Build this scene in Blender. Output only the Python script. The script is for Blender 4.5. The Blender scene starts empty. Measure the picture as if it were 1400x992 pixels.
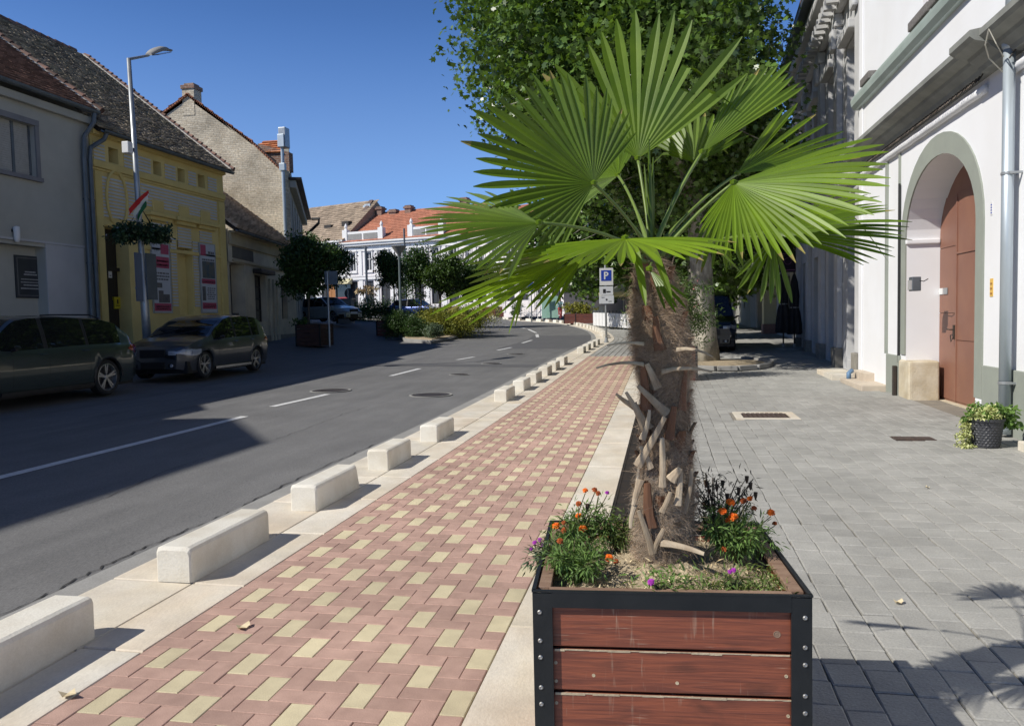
import bpy, bmesh, math, random
import numpy as np
from mathutils import Vector, Matrix, noise as mnoise
random.seed(7); rng = np.random.default_rng(7)
R = math.radians
scene = bpy.context.scene
COL = scene.collection
# ------------------------------------------------------------------ camera
FPX = 1070.0; ROLL = .022; PITCH = math.atan(61.47/1070); YAW = R(10.95)
fw = Vector((-math.sin(YAW)*math.cos(PITCH), math.cos(YAW)*math.cos(PITCH), -math.sin(PITCH)))
_rt = Vector((math.cos(YAW), math.sin(YAW), 0)); _up = _rt.cross(fw)
CR = _rt*math.cos(ROLL) - _up*math.sin(ROLL); CU = _up*math.cos(ROLL) + _rt*math.sin(ROLL)
EYE = Vector((0, 0, 1.5))
cam = bpy.data.cameras.new('camera'); cam_o = bpy.data.objects.new('camera', cam); COL.objects.link(cam_o)
m = Matrix((CR, CU, -fw)).transposed().to_4x4(); m.translation = EYE
cam_o.matrix_world = m
cam.sensor_width = 36; cam.lens = FPX/1400*36; cam.clip_end = 3000; cam.clip_start = .05
scene.camera = cam_o
# ------------------------------------------------------------------ light
SUND = Vector((-.94, -.66, 1.0)).normalized()      # towards the sun
elev = math.asin(SUND.z); azim = math.atan2(SUND.x, SUND.y)
w = bpy.data.worlds.new('World'); scene.world = w; w.use_nodes = True
nt = w.node_tree; nt.nodes.clear()
sky = nt.nodes.new('ShaderNodeTexSky'); sky.sky_type = 'NISHITA'; sky.sun_disc = False
sky.sun_elevation = elev; sky.sun_rotation = azim; sky.altitude = 3000
sky.air_density = 1.5; sky.dust_density = 0; sky.ozone_density = 10
bg = nt.nodes.new('ShaderNodeBackground'); bg.inputs['Strength'].default_value = .12
wo = nt.nodes.new('ShaderNodeOutputWorld')
# colour balance of the sky by height above the horizon only (the camera's rendering of a clear sky)
tcw = nt.nodes.new('ShaderNodeTexCoord'); sxw = nt.nodes.new('ShaderNodeSeparateXYZ'); nt.links.new(tcw.outputs['Generated'], sxw.inputs[0])
rmp = nt.nodes.new('ShaderNodeValToRGB'); nt.links.new(sxw.outputs[2], rmp.inputs[0]); rmp.color_ramp.interpolation = 'B_SPLINE'
cr_ = rmp.color_ramp; cr_.elements[0].position = 0; cr_.elements[0].color = (.46, .48, .62, 1); cr_.elements[1].position = 1; cr_.elements[1].color = (.17, .17, .20, 1)
for ps, c_ in ((.13, (.54, .55, .62)), (.22, (.70, .60, .60)), (.35, (.375, .445, .54)), (.55, (.215, .225, .265))):
    e_ = cr_.elements.new(ps); e_.color = (*c_, 1)
mw = nt.nodes.new('ShaderNodeVectorMath'); mw.operation = 'MULTIPLY'; m2w = nt.nodes.new('ShaderNodeVectorMath'); m2w.operation = 'SCALE'; m2w.inputs['Scale'].default_value = 2
nt.links.new(sky.outputs[0], mw.inputs[0]); nt.links.new(rmp.outputs[0], mw.inputs[1]); nt.links.new(mw.outputs[0], m2w.inputs[0]); nt.links.new(m2w.outputs[0], bg.inputs[0])
nt.links.new(bg.outputs[0], wo.inputs[0])
sl = bpy.data.lights.new('sun', 'SUN'); sl.energy = 5.0; sl.angle = R(.53); sl.color = (1, .955, .875)
so = bpy.data.objects.new('sun', sl); COL.objects.link(so)
so.rotation_euler = SUND.to_track_quat('Z', 'Y').to_euler(); so.location = (-30, -20, 40)
scene.view_settings.view_transform = 'Standard'; scene.view_settings.look = 'None'
scene.view_settings.exposure = 0; scene.view_settings.gamma = 1
scene.cycles.max_bounces = 6; scene.cycles.diffuse_bounces = 3; scene.cycles.glossy_bounces = 3
scene.cycles.transmission_bounces = 4; scene.cycles.transparent_max_bounces = 6
# ------------------------------------------------------------------ measuring helpers
def sp(s): return math.log(1+math.exp(s)) if s < 30 else s
def gz(x, y):
    y = min(y, 100); x = max(x, -70)
    return .06*sp((y-14)/3) + .03*sp((-x-3.2)/1.5) + .03*sp((-x-12.5)/.5)*max(0, min(1, 1-(-x-22)/30)) 
def ray(px, py): return fw + CR*((px-700)/FPX) - CU*((py-496)/FPX)
def G(px, py, dz=0):
    d = ray(px, py); s = .3
    while s < 400:
        P = EYE + d*s
        if P.z < gz(P.x, P.y)+dz: return P
        s += .01+s*.001
    return EYE + d*400
def AX(px, py, x): d = ray(px, py); return EYE + d*(x/d.x)
def AY(px, py, y): d = ray(px, py); return EYE + d*(y/d.y)
def AD(px, py, D): return EYE + ray(px, py)*D
def jit(a): return random.uniform(-a, a)
# ------------------------------------------------------------------ object helpers
def tag(o, label=None, cat=None, group=None, kind=None):
    if label: o['label'] = label
    if cat: o['category'] = cat
    if group: o['group'] = group
    if kind: o['kind'] = kind
    return o
def wloc(o):
    v = Vector((0, 0, 0))
    while o is not None: v += o.location; o = o.parent
    return v
def thing(name, label, cat, loc=(0, 0, 0), group=None):
    o = bpy.data.objects.new(name, None); o.location = loc; o.empty_display_size = .2
    COL.objects.link(o); return tag(o, label, cat, group)
def copy_tree(o, parent=None):
    c = o.copy(); COL.objects.link(c)
    if parent is not None: c.parent = parent
    for ch in list(o.children): copy_tree(ch, c)
    return c
class MB:
    def __init__(s): s.v = []; s.f = []; s.m = []; s.r = []; s.cm = 0; s.cr = 0.5
    def face(s, pts, m=None):
        b = len(s.v); s.v.extend([tuple(p) for p in pts]); s.f.append(tuple(range(b, b+len(pts))))
        s.m.append(s.cm if m is None else m); s.r.append(s.cr)
    def faces(s, vs, fs):
        b = len(s.v); s.v.extend([tuple(p) for p in vs])
        for f in fs: s.f.append(tuple(i+b for i in f)); s.m.append(s.cm); s.r.append(s.cr)
    def hexa(s, p):   # 8 points: bottom 4 ccw, top 4 ccw
        s.faces(p, [(0, 3, 2, 1), (4, 5, 6, 7), (0, 1, 5, 4), (1, 2, 6, 5), (2, 3, 7, 6), (3, 0, 4, 7)])
    def box(s, x0, x1, y0, y1, z0, z1):
        s.hexa([(x0, y0, z0), (x1, y0, z0), (x1, y1, z0), (x0, y1, z0), (x0, y0, z1), (x1, y0, z1), (x1, y1, z1), (x0, y1, z1)])
    def obox(s, c, a, b, d):   # centre and three half vectors
        c, a, b, d = Vector(c), Vector(a), Vector(b), Vector(d)
        s.hexa([c-a-b-d, c+a-b-d, c+a+b-d, c-a+b-d, c-a-b+d, c+a-b+d, c+a+b+d, c-a+b+d])
    def bar(s, p, q, w, h=None, up=(0, 0, 1)):
        p, q = Vector(p), Vector(q); h = h or w; d = (q-p); a = d.cross(Vector(up))
        if a.length < 1e-6: a = d.cross(Vector((1, 0, 0)))
        a.normalize(); b = a.cross(d).normalized()
        s.obox((p+q)/2, a*w/2, d/2, b*h/2)
    def tube(s, pts, rad, n=8, cap=True):
        pts = [Vector(p) for p in pts]; k = len(pts)
        if not hasattr(rad, '__len__'): rad = [rad]*k
        vs = []; a = None
        for i, p in enumerate(pts):
            t = (pts[min(i+1, k-1)]-pts[max(i-1, 0)]).normalized()
            if a is None:
                a = t.cross(Vector((0, 0, 1)))
                if a.length < 1e-3: a = t.cross(Vector((1, 0, 0)))
            a = (a - t*a.dot(t)).normalized(); b = t.cross(a)
            for j in range(n):
                th = 2*math.pi*j/n; vs.append(p + (a*math.cos(th)+b*math.sin(th))*rad[i])
        fs = [(i*n+j, i*n+(j+1) % n, (i+1)*n+(j+1) % n, (i+1)*n+j) for i in range(k-1) for j in range(n)]
        if cap: fs += [tuple(range(n-1, -1, -1)), tuple((k-1)*n+j for j in range(n))]
        s.faces(vs, fs)
    def lathe(s, prof, n=24, c=(0, 0, 0), ax='z', cap=False):
        vs = []
        for (r, z) in prof:
            for j in range(n):
                th = 2*math.pi*j/n; x, y = r*math.cos(th), r*math.sin(th)
                p = {'z': (x, y, z), 'x': (z, x, y), 'y': (y, z, x)}[ax]
                vs.append((p[0]+c[0], p[1]+c[1], p[2]+c[2]))
        k = len(prof)
        fs = [(i*n+j, i*n+(j+1) % n, (i+1)*n+(j+1) % n, (i+1)*n+j) for i in range(k-1) for j in range(n)]
        if cap: fs += [tuple(range(n-1, -1, -1)), tuple((k-1)*n+j for j in range(n))]
        s.faces(vs, fs)
    def prism(s, poly, d):     # polygon (3D points) extruded by vector d
        d = Vector(d); n = len(poly); p = [Vector(q) for q in poly]
        s.faces(p+[q+d for q in p], [tuple(range(n-1, -1, -1)), tuple(range(n, 2*n))] +
                [(i, (i+1) % n, n+(i+1) % n, n+i) for i in range(n)])
    def sheet(s, rows):        # grid of points
        n = len(rows[0]); vs = [p for r in rows for p in r]
        s.faces(vs, [(i*n+j, i*n+j+1, (i+1)*n+j+1, (i+1)*n+j) for i in range(len(rows)-1) for j in range(n-1)])
    def build(s, name, mats, parent=None, label=None, cat=None, group=None, kind=None, smooth=False, bevel=0, origin=None, seg=2, fix=True):
        if not isinstance(mats, (list, tuple)): mats = [mats]
        if not s.v: return None
        V = np.array(s.v, dtype=float)
        if parent is not None: off = wloc(parent); loc = Vector((0, 0, 0))
        elif origin is not None: off = Vector(origin); loc = off
        else:
            off = Vector(((V[:, 0].min()+V[:, 0].max())/2, (V[:, 1].min()+V[:, 1].max())/2, V[:, 2].min())); loc = off
        me = bpy.data.meshes.new(name)
        me.from_pydata((V-np.array(off)).tolist(), [], s.f)
        for m in mats: me.materials.append(m)
        me.polygons.foreach_set('material_index', s.m)
        at = me.attributes.new('rnd', 'FLOAT', 'FACE'); at.data.foreach_set('value', s.r)
        if fix or bevel:
            bm = bmesh.new(); bm.from_mesh(me)
            if bevel: bmesh.ops.remove_doubles(bm, verts=bm.verts, dist=1e-5)
            bmesh.ops.recalc_face_normals(bm, faces=bm.faces)
            if bevel:
                eg = [e for e in bm.edges if len(e.link_faces) == 2 and e.calc_face_angle(0) > .5]
                bmesh.ops.bevel(bm, geom=eg, offset=bevel, segments=seg, affect='EDGES', profile=.6, clamp_overlap=True)
            bm.to_mesh(me); bm.free()
        if smooth: me.polygons.foreach_set('use_smooth', [True]*len(me.polygons))
        o = bpy.data.objects.new(name, me); COL.objects.link(o); o.location = loc
        if parent is not None: o.parent = parent
        return tag(o, label, cat, group, kind)
def weld(o, d=1e-4):
    bm = bmesh.new(); bm.from_mesh(o.data); bmesh.ops.remove_doubles(bm, verts=bm.verts, dist=d)
    bmesh.ops.recalc_face_normals(bm, faces=bm.faces); bm.to_mesh(o.data); bm.free(); return o
# fast mesh from numpy: verts (n,3), faces (m,k) all of one size
def np_mesh(name, V, Fa, mat, parent=None, rnd=None, smooth=False, origin=None, **kw):
    off = np.array(wloc(parent) if parent is not None else (origin if origin is not None else (0, 0, 0)), dtype=float)
    me = bpy.data.meshes.new(name); n, k = Fa.shape
    me.vertices.add(len(V)); me.vertices.foreach_set('co', (V-off).astype(np.float32).ravel())
    me.loops.add(n*k); me.loops.foreach_set('vertex_index', Fa.astype(np.int32).ravel())
    me.polygons.add(n); me.polygons.foreach_set('loop_start', np.arange(0, n*k, k, dtype=np.int32))
    me.polygons.foreach_set('loop_total', np.full(n, k, dtype=np.int32))
    me.update(calc_edges=True)
    if rnd is not None:
        at = me.attributes.new('rnd', 'FLOAT', 'FACE'); at.data.foreach_set('value', rnd.astype(np.float32))
    if smooth: me.polygons.foreach_set('use_smooth', [True]*n)
    me.materials.append(mat)
    o = bpy.data.objects.new(name, me); COL.objects.link(o)
    if parent is not None: o.parent = parent
    elif origin is not None: o.location = origin
    return tag(o, kw.get('label'), kw.get('cat'), kw.get('group'), kw.get('kind'))
# ------------------------------------------------------------------ materials
def mat(name, c1, c2=None, rough=.75, scale=4, bump=0, bscale=60, metal=0, rnd=0, attr=0, big=0, bigcol=None, bigscale=.6, stretch=None, spec=.4, coat=0, trans=0, detail=6, contrast=(.35, .65), fine=0, bdist=.01, wb=0, wbs=1.1):
    M = bpy.data.materials.new(name); M.use_nodes = True; N = M.node_tree.nodes; L = M.node_tree.links
    b = N['Principled BSDF']; b.inputs['Roughness'].default_value = rough; b.inputs['Metallic'].default_value = metal
    b.inputs['Specular IOR Level'].default_value = spec
    if coat: b.inputs['Coat Weight'].default_value = coat; b.inputs['Coat Roughness'].default_value = .04
    tc = N.new('ShaderNodeTexCoord'); vec = tc.outputs['Object']
    if stretch:
        mp = N.new('ShaderNodeMapping'); mp.inputs['Scale'].default_value = stretch; L.new(vec, mp.inputs[0]); vec = mp.outputs[0]
    if rnd:
        oi0 = N.new('ShaderNodeObjectInfo'); ad = N.new('ShaderNodeVectorMath'); ad.operation = 'ADD'
        sc_ = N.new('ShaderNodeVectorMath'); sc_.operation = 'SCALE'; cb = N.new('ShaderNodeCombineXYZ')
        L.new(oi0.outputs['Random'], cb.inputs[0]); L.new(oi0.outputs['Random'], cb.inputs[1]); L.new(cb.outputs[0], sc_.inputs[0]); sc_.inputs['Scale'].default_value = 37
        L.new(vec, ad.inputs[0]); L.new(sc_.outputs[0], ad.inputs[1]); vec = ad.outputs[0]
    def noise(sc, det=detail):
        n = N.new('ShaderNodeTexNoise'); n.inputs['Scale'].default_value = sc; n.inputs['Detail'].default_value = det; n.inputs['Roughness'].default_value = .6; L.new(vec, n.inputs['Vector']); return n.outputs['Fac']
    def mrange(src, a, b_, c, d):
        r = N.new('ShaderNodeMapRange'); r.inputs[1].default_value = a; r.inputs[2].default_value = b_; r.inputs[3].default_value = c; r.inputs[4].default_value = d; L.new(src, r.inputs[0]); return r.outputs[0]
    def mix(f, a, b_, mode='MIX'):
        x = N.new('ShaderNodeMix'); x.data_type = 'RGBA'; x.blend_type = mode
        for k, val in ((0, f), (6, a), (7, b_)):
            if hasattr(val, 'links'): L.new(val, x.inputs[k])
            elif k == 0: x.inputs[0].default_value = val
            else: x.inputs[k].default_value = (*val[:3], 1)
        return x.outputs[2]
    c2 = c2 or tuple(x*.8 for x in c1)
    col = mix(mrange(noise(scale), contrast[0], contrast[1], 0, 1), c1, c2)
    if big: col = mix(mrange(noise(bigscale, 4), .42, .68, 0, big), col, bigcol or tuple(x*.5 for x in c1))
    def val_mul(col, src, amt):
        f = mrange(src, 0, 1, 1-amt, 1+amt); h = N.new('ShaderNodeVectorMath'); h.operation = 'SCALE'
        L.new(col, h.inputs[0]); L.new(f, h.inputs['Scale']); return h.outputs[0]
    if rnd: oi = N.new('ShaderNodeObjectInfo'); col = val_mul(col, oi.outputs['Random'], rnd)
    if attr:
        a = N.new('ShaderNodeAttribute'); a.attribute_name = 'rnd'; col = val_mul(col, a.outputs['Fac'], attr)
    if fine: col = val_mul(col, mrange(noise(bscale*1.7, 2), .3, .7, 0, 1), fine)
    if wb:
        ge = N.new('ShaderNodeNewGeometry'); nw = N.new('ShaderNodeTexNoise'); nw.inputs['Scale'].default_value = wbs; nw.inputs['Detail'].default_value = 8; nw.inputs['Roughness'].default_value = .65; L.new(ge.outputs['Position'], nw.inputs['Vector']); col = val_mul(col, mrange(nw.outputs['Fac'], .32, .68, 0, 1), wb)
    L.new(col, b.inputs['Base Color'])
    if bump:
        bu = N.new('ShaderNodeBump'); bu.inputs['Strength'].default_value = bump; bu.inputs['Distance'].default_value = bdist
        L.new(noise(bscale, 4), bu.inputs['Height']); L.new(bu.outputs[0], b.inputs['Normal'])
    if trans:
        tr = N.new('ShaderNodeBsdfTranslucent'); mx = N.new('ShaderNodeMixShader'); mx.inputs[0].default_value = trans
        g = N.new('ShaderNodeVectorMath'); g.operation = 'MULTIPLY'; g.inputs[1].default_value = (1.5, 1.5, .55); L.new(col, g.inputs[0]); L.new(g.outputs[0], tr.inputs[0])
        L.new(b.outputs[0], mx.inputs[1]); L.new(tr.outputs[0], mx.inputs[2]); L.new(mx.outputs[0], N['Material Output'].inputs[0])
    return M
def plank_mat(name, c1, c2, dark, pale, rnd=.1):
    M = bpy.data.materials.new(name); M.use_nodes = True; N = M.node_tree.nodes; L = M.node_tree.links; b = N['Principled BSDF']; b.inputs['Roughness'].default_value = .5
    tc = N.new('ShaderNodeTexCoord'); oi = N.new('ShaderNodeObjectInfo'); cb = N.new('ShaderNodeCombineXYZ'); sc = N.new('ShaderNodeMath'); sc.operation = 'MULTIPLY'; sc.inputs[1].default_value = 41; L.new(oi.outputs['Random'], sc.inputs[0])
    for k in range(3): L.new(sc.outputs[0], cb.inputs[k])
    ad = N.new('ShaderNodeVectorMath'); L.new(tc.outputs['Object'], ad.inputs[0]); L.new(cb.outputs[0], ad.inputs[1])
    def noi(scale, det=6, dist=0):
        mp = N.new('ShaderNodeMapping'); mp.inputs['Scale'].default_value = scale; L.new(ad.outputs[0], mp.inputs[0]); n = N.new('ShaderNodeTexNoise'); n.inputs['Scale'].default_value = 1; n.inputs['Detail'].default_value = det; n.inputs['Distortion'].default_value = dist; L.new(mp.outputs[0], n.inputs['Vector']); return n.outputs['Fac']
    def mr(src, a, b_, c=0, d=1): r = N.new('ShaderNodeMapRange'); r.inputs[1].default_value = a; r.inputs[2].default_value = b_; r.inputs[3].default_value = c; r.inputs[4].default_value = d; L.new(src, r.inputs[0]); return r.outputs[0]
    def mix(f, a, c): x = N.new('ShaderNodeMix'); x.data_type = 'RGBA'; L.new(f, x.inputs[0]); [(L.new(v, x.inputs[i]) if hasattr(v, 'links') else setattr(x.inputs[i], 'default_value', (*v, 1))) for i, v in ((6, a), (7, c))]; return x.outputs[2]
    grain = noi((3.5, 40, 95), 8, .9); col = mix(mr(grain, .38, .62), c1, c2)
    col = mix(mr(noi((2.6, 12, 13), 4, 1.4), .54, .72, 0, .75), col, dark)
    scr = noi((75, 75, 5.5), 3, .3); blot = noi((6, 6, 7), 3, .2); mu = N.new('ShaderNodeMath'); mu.operation = 'MULTIPLY'; L.new(mr(scr, .60, .70), mu.inputs[0]); L.new(mr(blot, .50, .68, 0, .75), mu.inputs[1]); col = mix(mu.outputs[0], col, pale)
    hs = noi((4, 80, 220), 2, .1); mu2 = N.new('ShaderNodeMath'); mu2.operation = 'MULTIPLY'; L.new(mr(hs, .66, .72), mu2.inputs[0]); L.new(mr(noi((5, 5, 9), 2), .52, .62, 0, .8), mu2.inputs[1]); col = mix(mu2.outputs[0], col, pale)
    L.new(col, b.inputs['Base Color']); rr_ = mr(grain, .3, .7, .42, .62); L.new(rr_, b.inputs['Roughness'])
    bu = N.new('ShaderNodeBump'); bu.inputs['Strength'].default_value = .5; bu.inputs['Distance'].default_value = .003; L.new(grain, bu.inputs['Height']); L.new(bu.outputs[0], b.inputs['Normal']); return M
def glass_mat(name, col, rough=.03, spec=.9):
    M = bpy.data.materials.new(name); M.use_nodes = True; b = M.node_tree.nodes['Principled BSDF']
    b.inputs['Base Color'].default_value = (*col, 1); b.inputs['Roughness'].default_value = rough; b.inputs['Specular IOR Level'].default_value = spec
    return M
m_asphalt = mat('asphalt', (.168, .166, .163), (.122, .121, .120), rough=.8, scale=3.2, stretch=(1, .16, 1), bump=.6, bscale=140, fine=.34, contrast=(.3, .7), wb=.13, wbs=.5, big=.55, bigcol=(.17, .168, .165), bigscale=.35, bdist=.004)
m_asph_dark = mat('asphalt_newer', (.115, .114, .117), (.10, .10, .102), rough=.8, scale=1.5, bump=.5, bscale=140, fine=.25, bdist=.004)
m_parking = mat('parking_asphalt', (.16, .158, .158), (.135, .134, .134), rough=.85, scale=2, bump=.4, bscale=90, fine=.25)
m_paint = mat('road_paint', (.72, .72, .7), (.55, .55, .55), rough=.6, scale=12, bump=.2, bscale=100)
m_brick_red = mat('paver_red', (.465, .305, .245), (.385, .248, .20), rough=.85, scale=9, bump=.5, bscale=160, rnd=.11, fine=.22, bdist=.003, wb=.17)
m_brick_yel = mat('paver_yellow', (.60, .525, .345), (.53, .46, .30), rough=.85, scale=9, bump=.5, bscale=160, rnd=.1, fine=.22, bdist=.003, wb=.15)
m_brick_red_a = mat('paver_red_far', (.465, .305, .245), (.385, .248, .20), rough=.85, scale=9, attr=.11, fine=.2, wb=.17)
m_brick_yel_a = mat('paver_yellow_far', (.60, .525, .345), (.53, .46, .30), rough=.85, scale=9, attr=.1, fine=.2, wb=.15)
m_lime = mat('limestone', (.66, .62, .54), (.60, .54, .43), rough=.75, scale=2.2, bump=.25, bscale=60, rnd=.07, fine=.06, big=.5, bigcol=(.56, .44, .31), bigscale=1.2, stretch=(1, .5, 1), wb=.12, wbs=2.5)
m_lime_w = mat('limestone_block', (.72, .69, .61), (.66, .62, .53), rough=.7, scale=3, bump=.3, bscale=70, fine=.05, rnd=.04, big=.35, bigcol=(.47, .40, .29), bigscale=3)
m_paver = mat('grey_paver', (.33, .325, .30), (.29, .285, .265), rough=.85, scale=6, bump=.7, bscale=60, rnd=.08, fine=.14, big=.3, bigcol=(.37, .355, .32), bigscale=2, bdist=.006, wb=.15)
m_paver_a = mat('grey_paver_far', (.33, .325, .30), (.29, .285, .265), rough=.85, scale=6, bump=.5, bscale=60, attr=.08, fine=.12, bdist=.006, wb=.15)
m_joint = mat('joint_sand', (.26, .235, .19), (.19, .175, .15), rough=.95, scale=3, fine=.2)
m_concrete = mat('concrete', (.32, .315, .30), (.27, .265, .25), rough=.9, scale=3, bump=.3, fine=.1, big=.3)
m_white_wall = mat('white_render', (.80, .81, .83), (.77, .775, .79), rough=.9, scale=1.2, bump=.12, bscale=45, big=.25, bigcol=(.68, .67, .64), bigscale=.5)
m_green_trim = mat('greygreen_trim', (.30, .325, .28), (.27, .29, .255), rough=.85, scale=2, bump=.12, bscale=50)
m_iron = mat('dark_iron', (.06, .055, .05), (.09, .07, .055), rough=.6, scale=8, metal=.6)
m_steel = mat('galvanised_steel', (.42, .44, .45), (.34, .36, .37), rough=.42, scale=5, metal=.55, big=.2)
m_zinc = mat('zinc_pipe', (.50, .56, .60), (.42, .48, .52), rough=.45, scale=3, metal=.5, stretch=(1, 1, .4))
m_black = mat('black_plastic', (.012, .012, .013), (.018, .018, .02), rough=.5)
m_white = mat('white_paint', (.75, .75, .74), (.7, .7, .69), rough=.5)
m_dark_glass = glass_mat('dark_glass', (.012, .014, .016))
# ================================================================== GROUND, ROAD, PAVEMENTS
KP = [(-3.2, -14), (-3.2, 10), (-3.2, 20), (-3.12, 28), (-3.0, 33), (-3.1, 37), (-4.0, 44.5), (-5.8, 53), (-8.5, 61.5), (-12, 66.5), (-17, 70), (-24, 71.8), (-34, 72.2), (-50, 72)]
def catmull(P, n=14):
    out = []
    for i in range(len(P)-1):
        p0 = P[max(i-1, 0)]; p1 = P[i]; p2 = P[i+1]; p3 = P[min(i+2, len(P)-1)]
        for k in range(n):
            t = k/n
            out.append(tuple(.5*((2*p1[j])+(-p0[j]+p2[j])*t+(2*p0[j]-5*p1[j]+4*p2[j]-p3[j])*t*t+(-p0[j]+3*p1[j]-3*p2[j]+p3[j])*t**3) for j in range(len(p1))))
    out.append(tuple(P[-1])); return out
KC = [Vector((a, b)) for a, b in catmull(KP)]
KS = [0]
for a, b in zip(KC, KC[1:]): KS.append(KS[-1]+(b-a).length)
S0 = 14.0    # arc length where Y = 0
def kp(s, off, dz=0):
    s = max(0, min(s+S0, KS[-1]-1e-3)); i = 0
    lo, hi = 0, len(KS)-1
    while hi-lo > 1:
        mid = (lo+hi)//2
        if KS[mid] <= s: lo = mid
        else: hi = mid
    t = (s-KS[lo])/(KS[lo+1]-KS[lo]); p = KC[lo].lerp(KC[lo+1], t)
    a = KC[max(lo-1, 0)]; b = KC[min(lo+2, len(KC)-1)]; d = (b-a).normalized(); n = Vector((d.y, -d.x))
    q = p+n*off; return Vector((q.x, q.y, gz(q.x, q.y)+dz))
def strip(name, s0, s1, o0, o1, dz, m, ns=None, no=2, parent=None, kind='structure'):
    ns = ns or max(2, int((s1-s0)/.7))
    mb = MB(); mb.sheet([[kp(s0+(s1-s0)*i/ns, o0+(o1-o0)*j/no, dz) for j in range(no+1)] for i in range(ns+1)])
    return mb.build(name, m, parent, kind=kind, origin=(0, 0, 0) if not parent else None)
ROAD = -.04
# terrain sheet
xs = sorted(set([-900, -400, -200, -120]+[-95+2.5*i for i in range(60)]+[70, 100, 200, 400, 900]))
ys = sorted(set([-60, -30, -18]+[-12+1.5*i for i in range(80)]+[112, 130, 160, 220, 400, 900, 1600]))
mb = MB(); mb.sheet([[(x, y, gz(x, y)-.16) for x in xs] for y in ys])
mb.build('ground', m_joint, kind='structure', origin=(0, 0, 0))
# the carriageway and what lies to its left
strip('road', -13, KS[-1]-S0-1, -6.65, -.02, ROAD, m_asphalt, no=8)
mb = MB()
rows = []
for i in range(90):
    s = -13+i*1.25; e = kp(s, -6.65, ROAD-.006)
    rows.append([Vector((x, e.y+.0*(e.x-x), gz(x, e.y)+ROAD-.006)) for x in [e.x+.15]+[e.x-1.5*k for k in range(1, 3)]+[-14-2.4*k for k in range(0, 22)]] if e.x > -13 else None)
rows = [r for r in rows if r]
mb.sheet(rows); mb.build('parking_lane', m_parking, kind='structure', origin=(0, 0, 0))
mb = MB(); mb.sheet([[Vector((x, y, gz(x, y)+ROAD-.02)) for x in [-80+2.5*i for i in range(34)]] for y in [58+1.6*j for j in range(25)]])
mb.build('square_paving', m_parking, kind='structure', origin=(0, 0, 0))
# newer patch of asphalt across the far carriageway
a = strip('asphalt_patch', 29.5, 40.5, -3.2, -.1, ROAD+.004, m_asph_dark, no=4)
a = strip('asphalt_patch', 21.3, 22.1, -6.4, -.1, ROAD+.004, m_asph_dark, no=6)
# marks
def marking(pa, pb, wd=.13):
    A = G(*pa, ROAD); B = G(*pb, ROAD); d = (B-A); d.z = 0; d.normalize(); n = Vector((d.y, -d.x, 0)); mb = MB()
    k = max(1, int((B-A).length/.6)); rows = []
    for i in range(k+1):
        P = A.lerp(B, i/k); rows.append([Vector((q.x, q.y, gz(q.x, q.y)+ROAD+.006)) for q in (P-n*wd/2, P+n*wd/2)])
    mb.sheet(rows); return mb.build('lane_marking', m_paint, kind='structure', origin=(0, 0, 0))
A = G(0, 653, ROAD); mb = MB()
rows = [[Vector((-6.46+o, y, gz(-6.46+o, y)+ROAD+.006)) for o in (-.07, .07)] for y in [-4+.5*i for i in range(31)]+[11.2]]
mb.sheet(rows); mb.build('lane_marking', m_paint, kind='structure', origin=(0, 0, 0))
for pa, pb in (((372, 556), (448, 539)), ((534, 514), (574, 504)), ((625, 492), (648, 488)), ((680, 479), (699, 475)), ((714, 469), (727, 465))): marking(pa, pb)
for pa, pb in (((735, 461), (734, 457)), ((733, 455), (722, 450)), ((718, 449), (712, 447.5)), ((690, 445), (706, 447))): marking(pa, pb, .16)
# edge line of the parking lane and gutter strip along the kerb
strip('gutter', -13, 60, -.22, -.0, ROAD+.012, m_concrete, no=1)
strip('parking_edge', -13, 30, -6.72, -6.62, ROAD+.006, m_parking, no=1)
# ------------------------------------------------------------------ kerb of limestone slabs (left of the cycle path)
def chamfer_slab(mb, P, dz, c=.006, h=.12):
    # P: four ground corners ccw; slab with chamfered top edges
    P = [Vector(p)+Vector((0, 0, dz)) for p in P]; cen = sum(P, Vector())/4
    T = [p+(cen-p).normalized()*c*1.4 for p in P]; S = [p-Vector((0, 0, c)) for p in P]; B = [p-Vector((0, 0, h)) for p in P]
    mb.faces(T+S+B, [(0, 1, 2, 3)]+[(4+i, 4+(i+1) % 4, (i+1) % 4, i) for i in range(4)]+[(8+i, 8+(i+1) % 4, 4+(i+1) % 4, 4+i) for i in range(4)])
kerb = MB(); kerb.sheet([[kp(s, o, -.03) for o in (0, .43, .85)] for s in np.arange(-12, 75, 1.0)])
kerb = kerb.build('kerb', m_concrete, kind='structure', origin=(0, 0, 0))
def slabs(o0, o1, L, s0, s1, parent, dz=0, gap=.005, name='slab', mt=m_lime, split=None):
    s = s0; stuff = MB()
    while s < s1:
        l = L*(1+jit(.12)); e = min(s+l, s1+.2)
        P = [kp(s+gap, o0+gap), kp(s+gap, o1-gap), kp(e-gap, o1-gap), kp(e-gap, o0+gap)]
        tilt = jit(.0015)
        if s < 24:
            mb = MB(); chamfer_slab(mb, P, dz+tilt); mb.build(name, mt, parent)
        else: stuff.cr = random.random(); chamfer_slab(stuff, P, dz)
        s = e
    if stuff.v: stuff.build('far_'+name+'s', mt, parent, kind='stuff')
slabs(.0, .53, 1.02, -1.8, 70, kerb)
slabs(.53, .85, .98, -1.8, 70, kerb)
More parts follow.
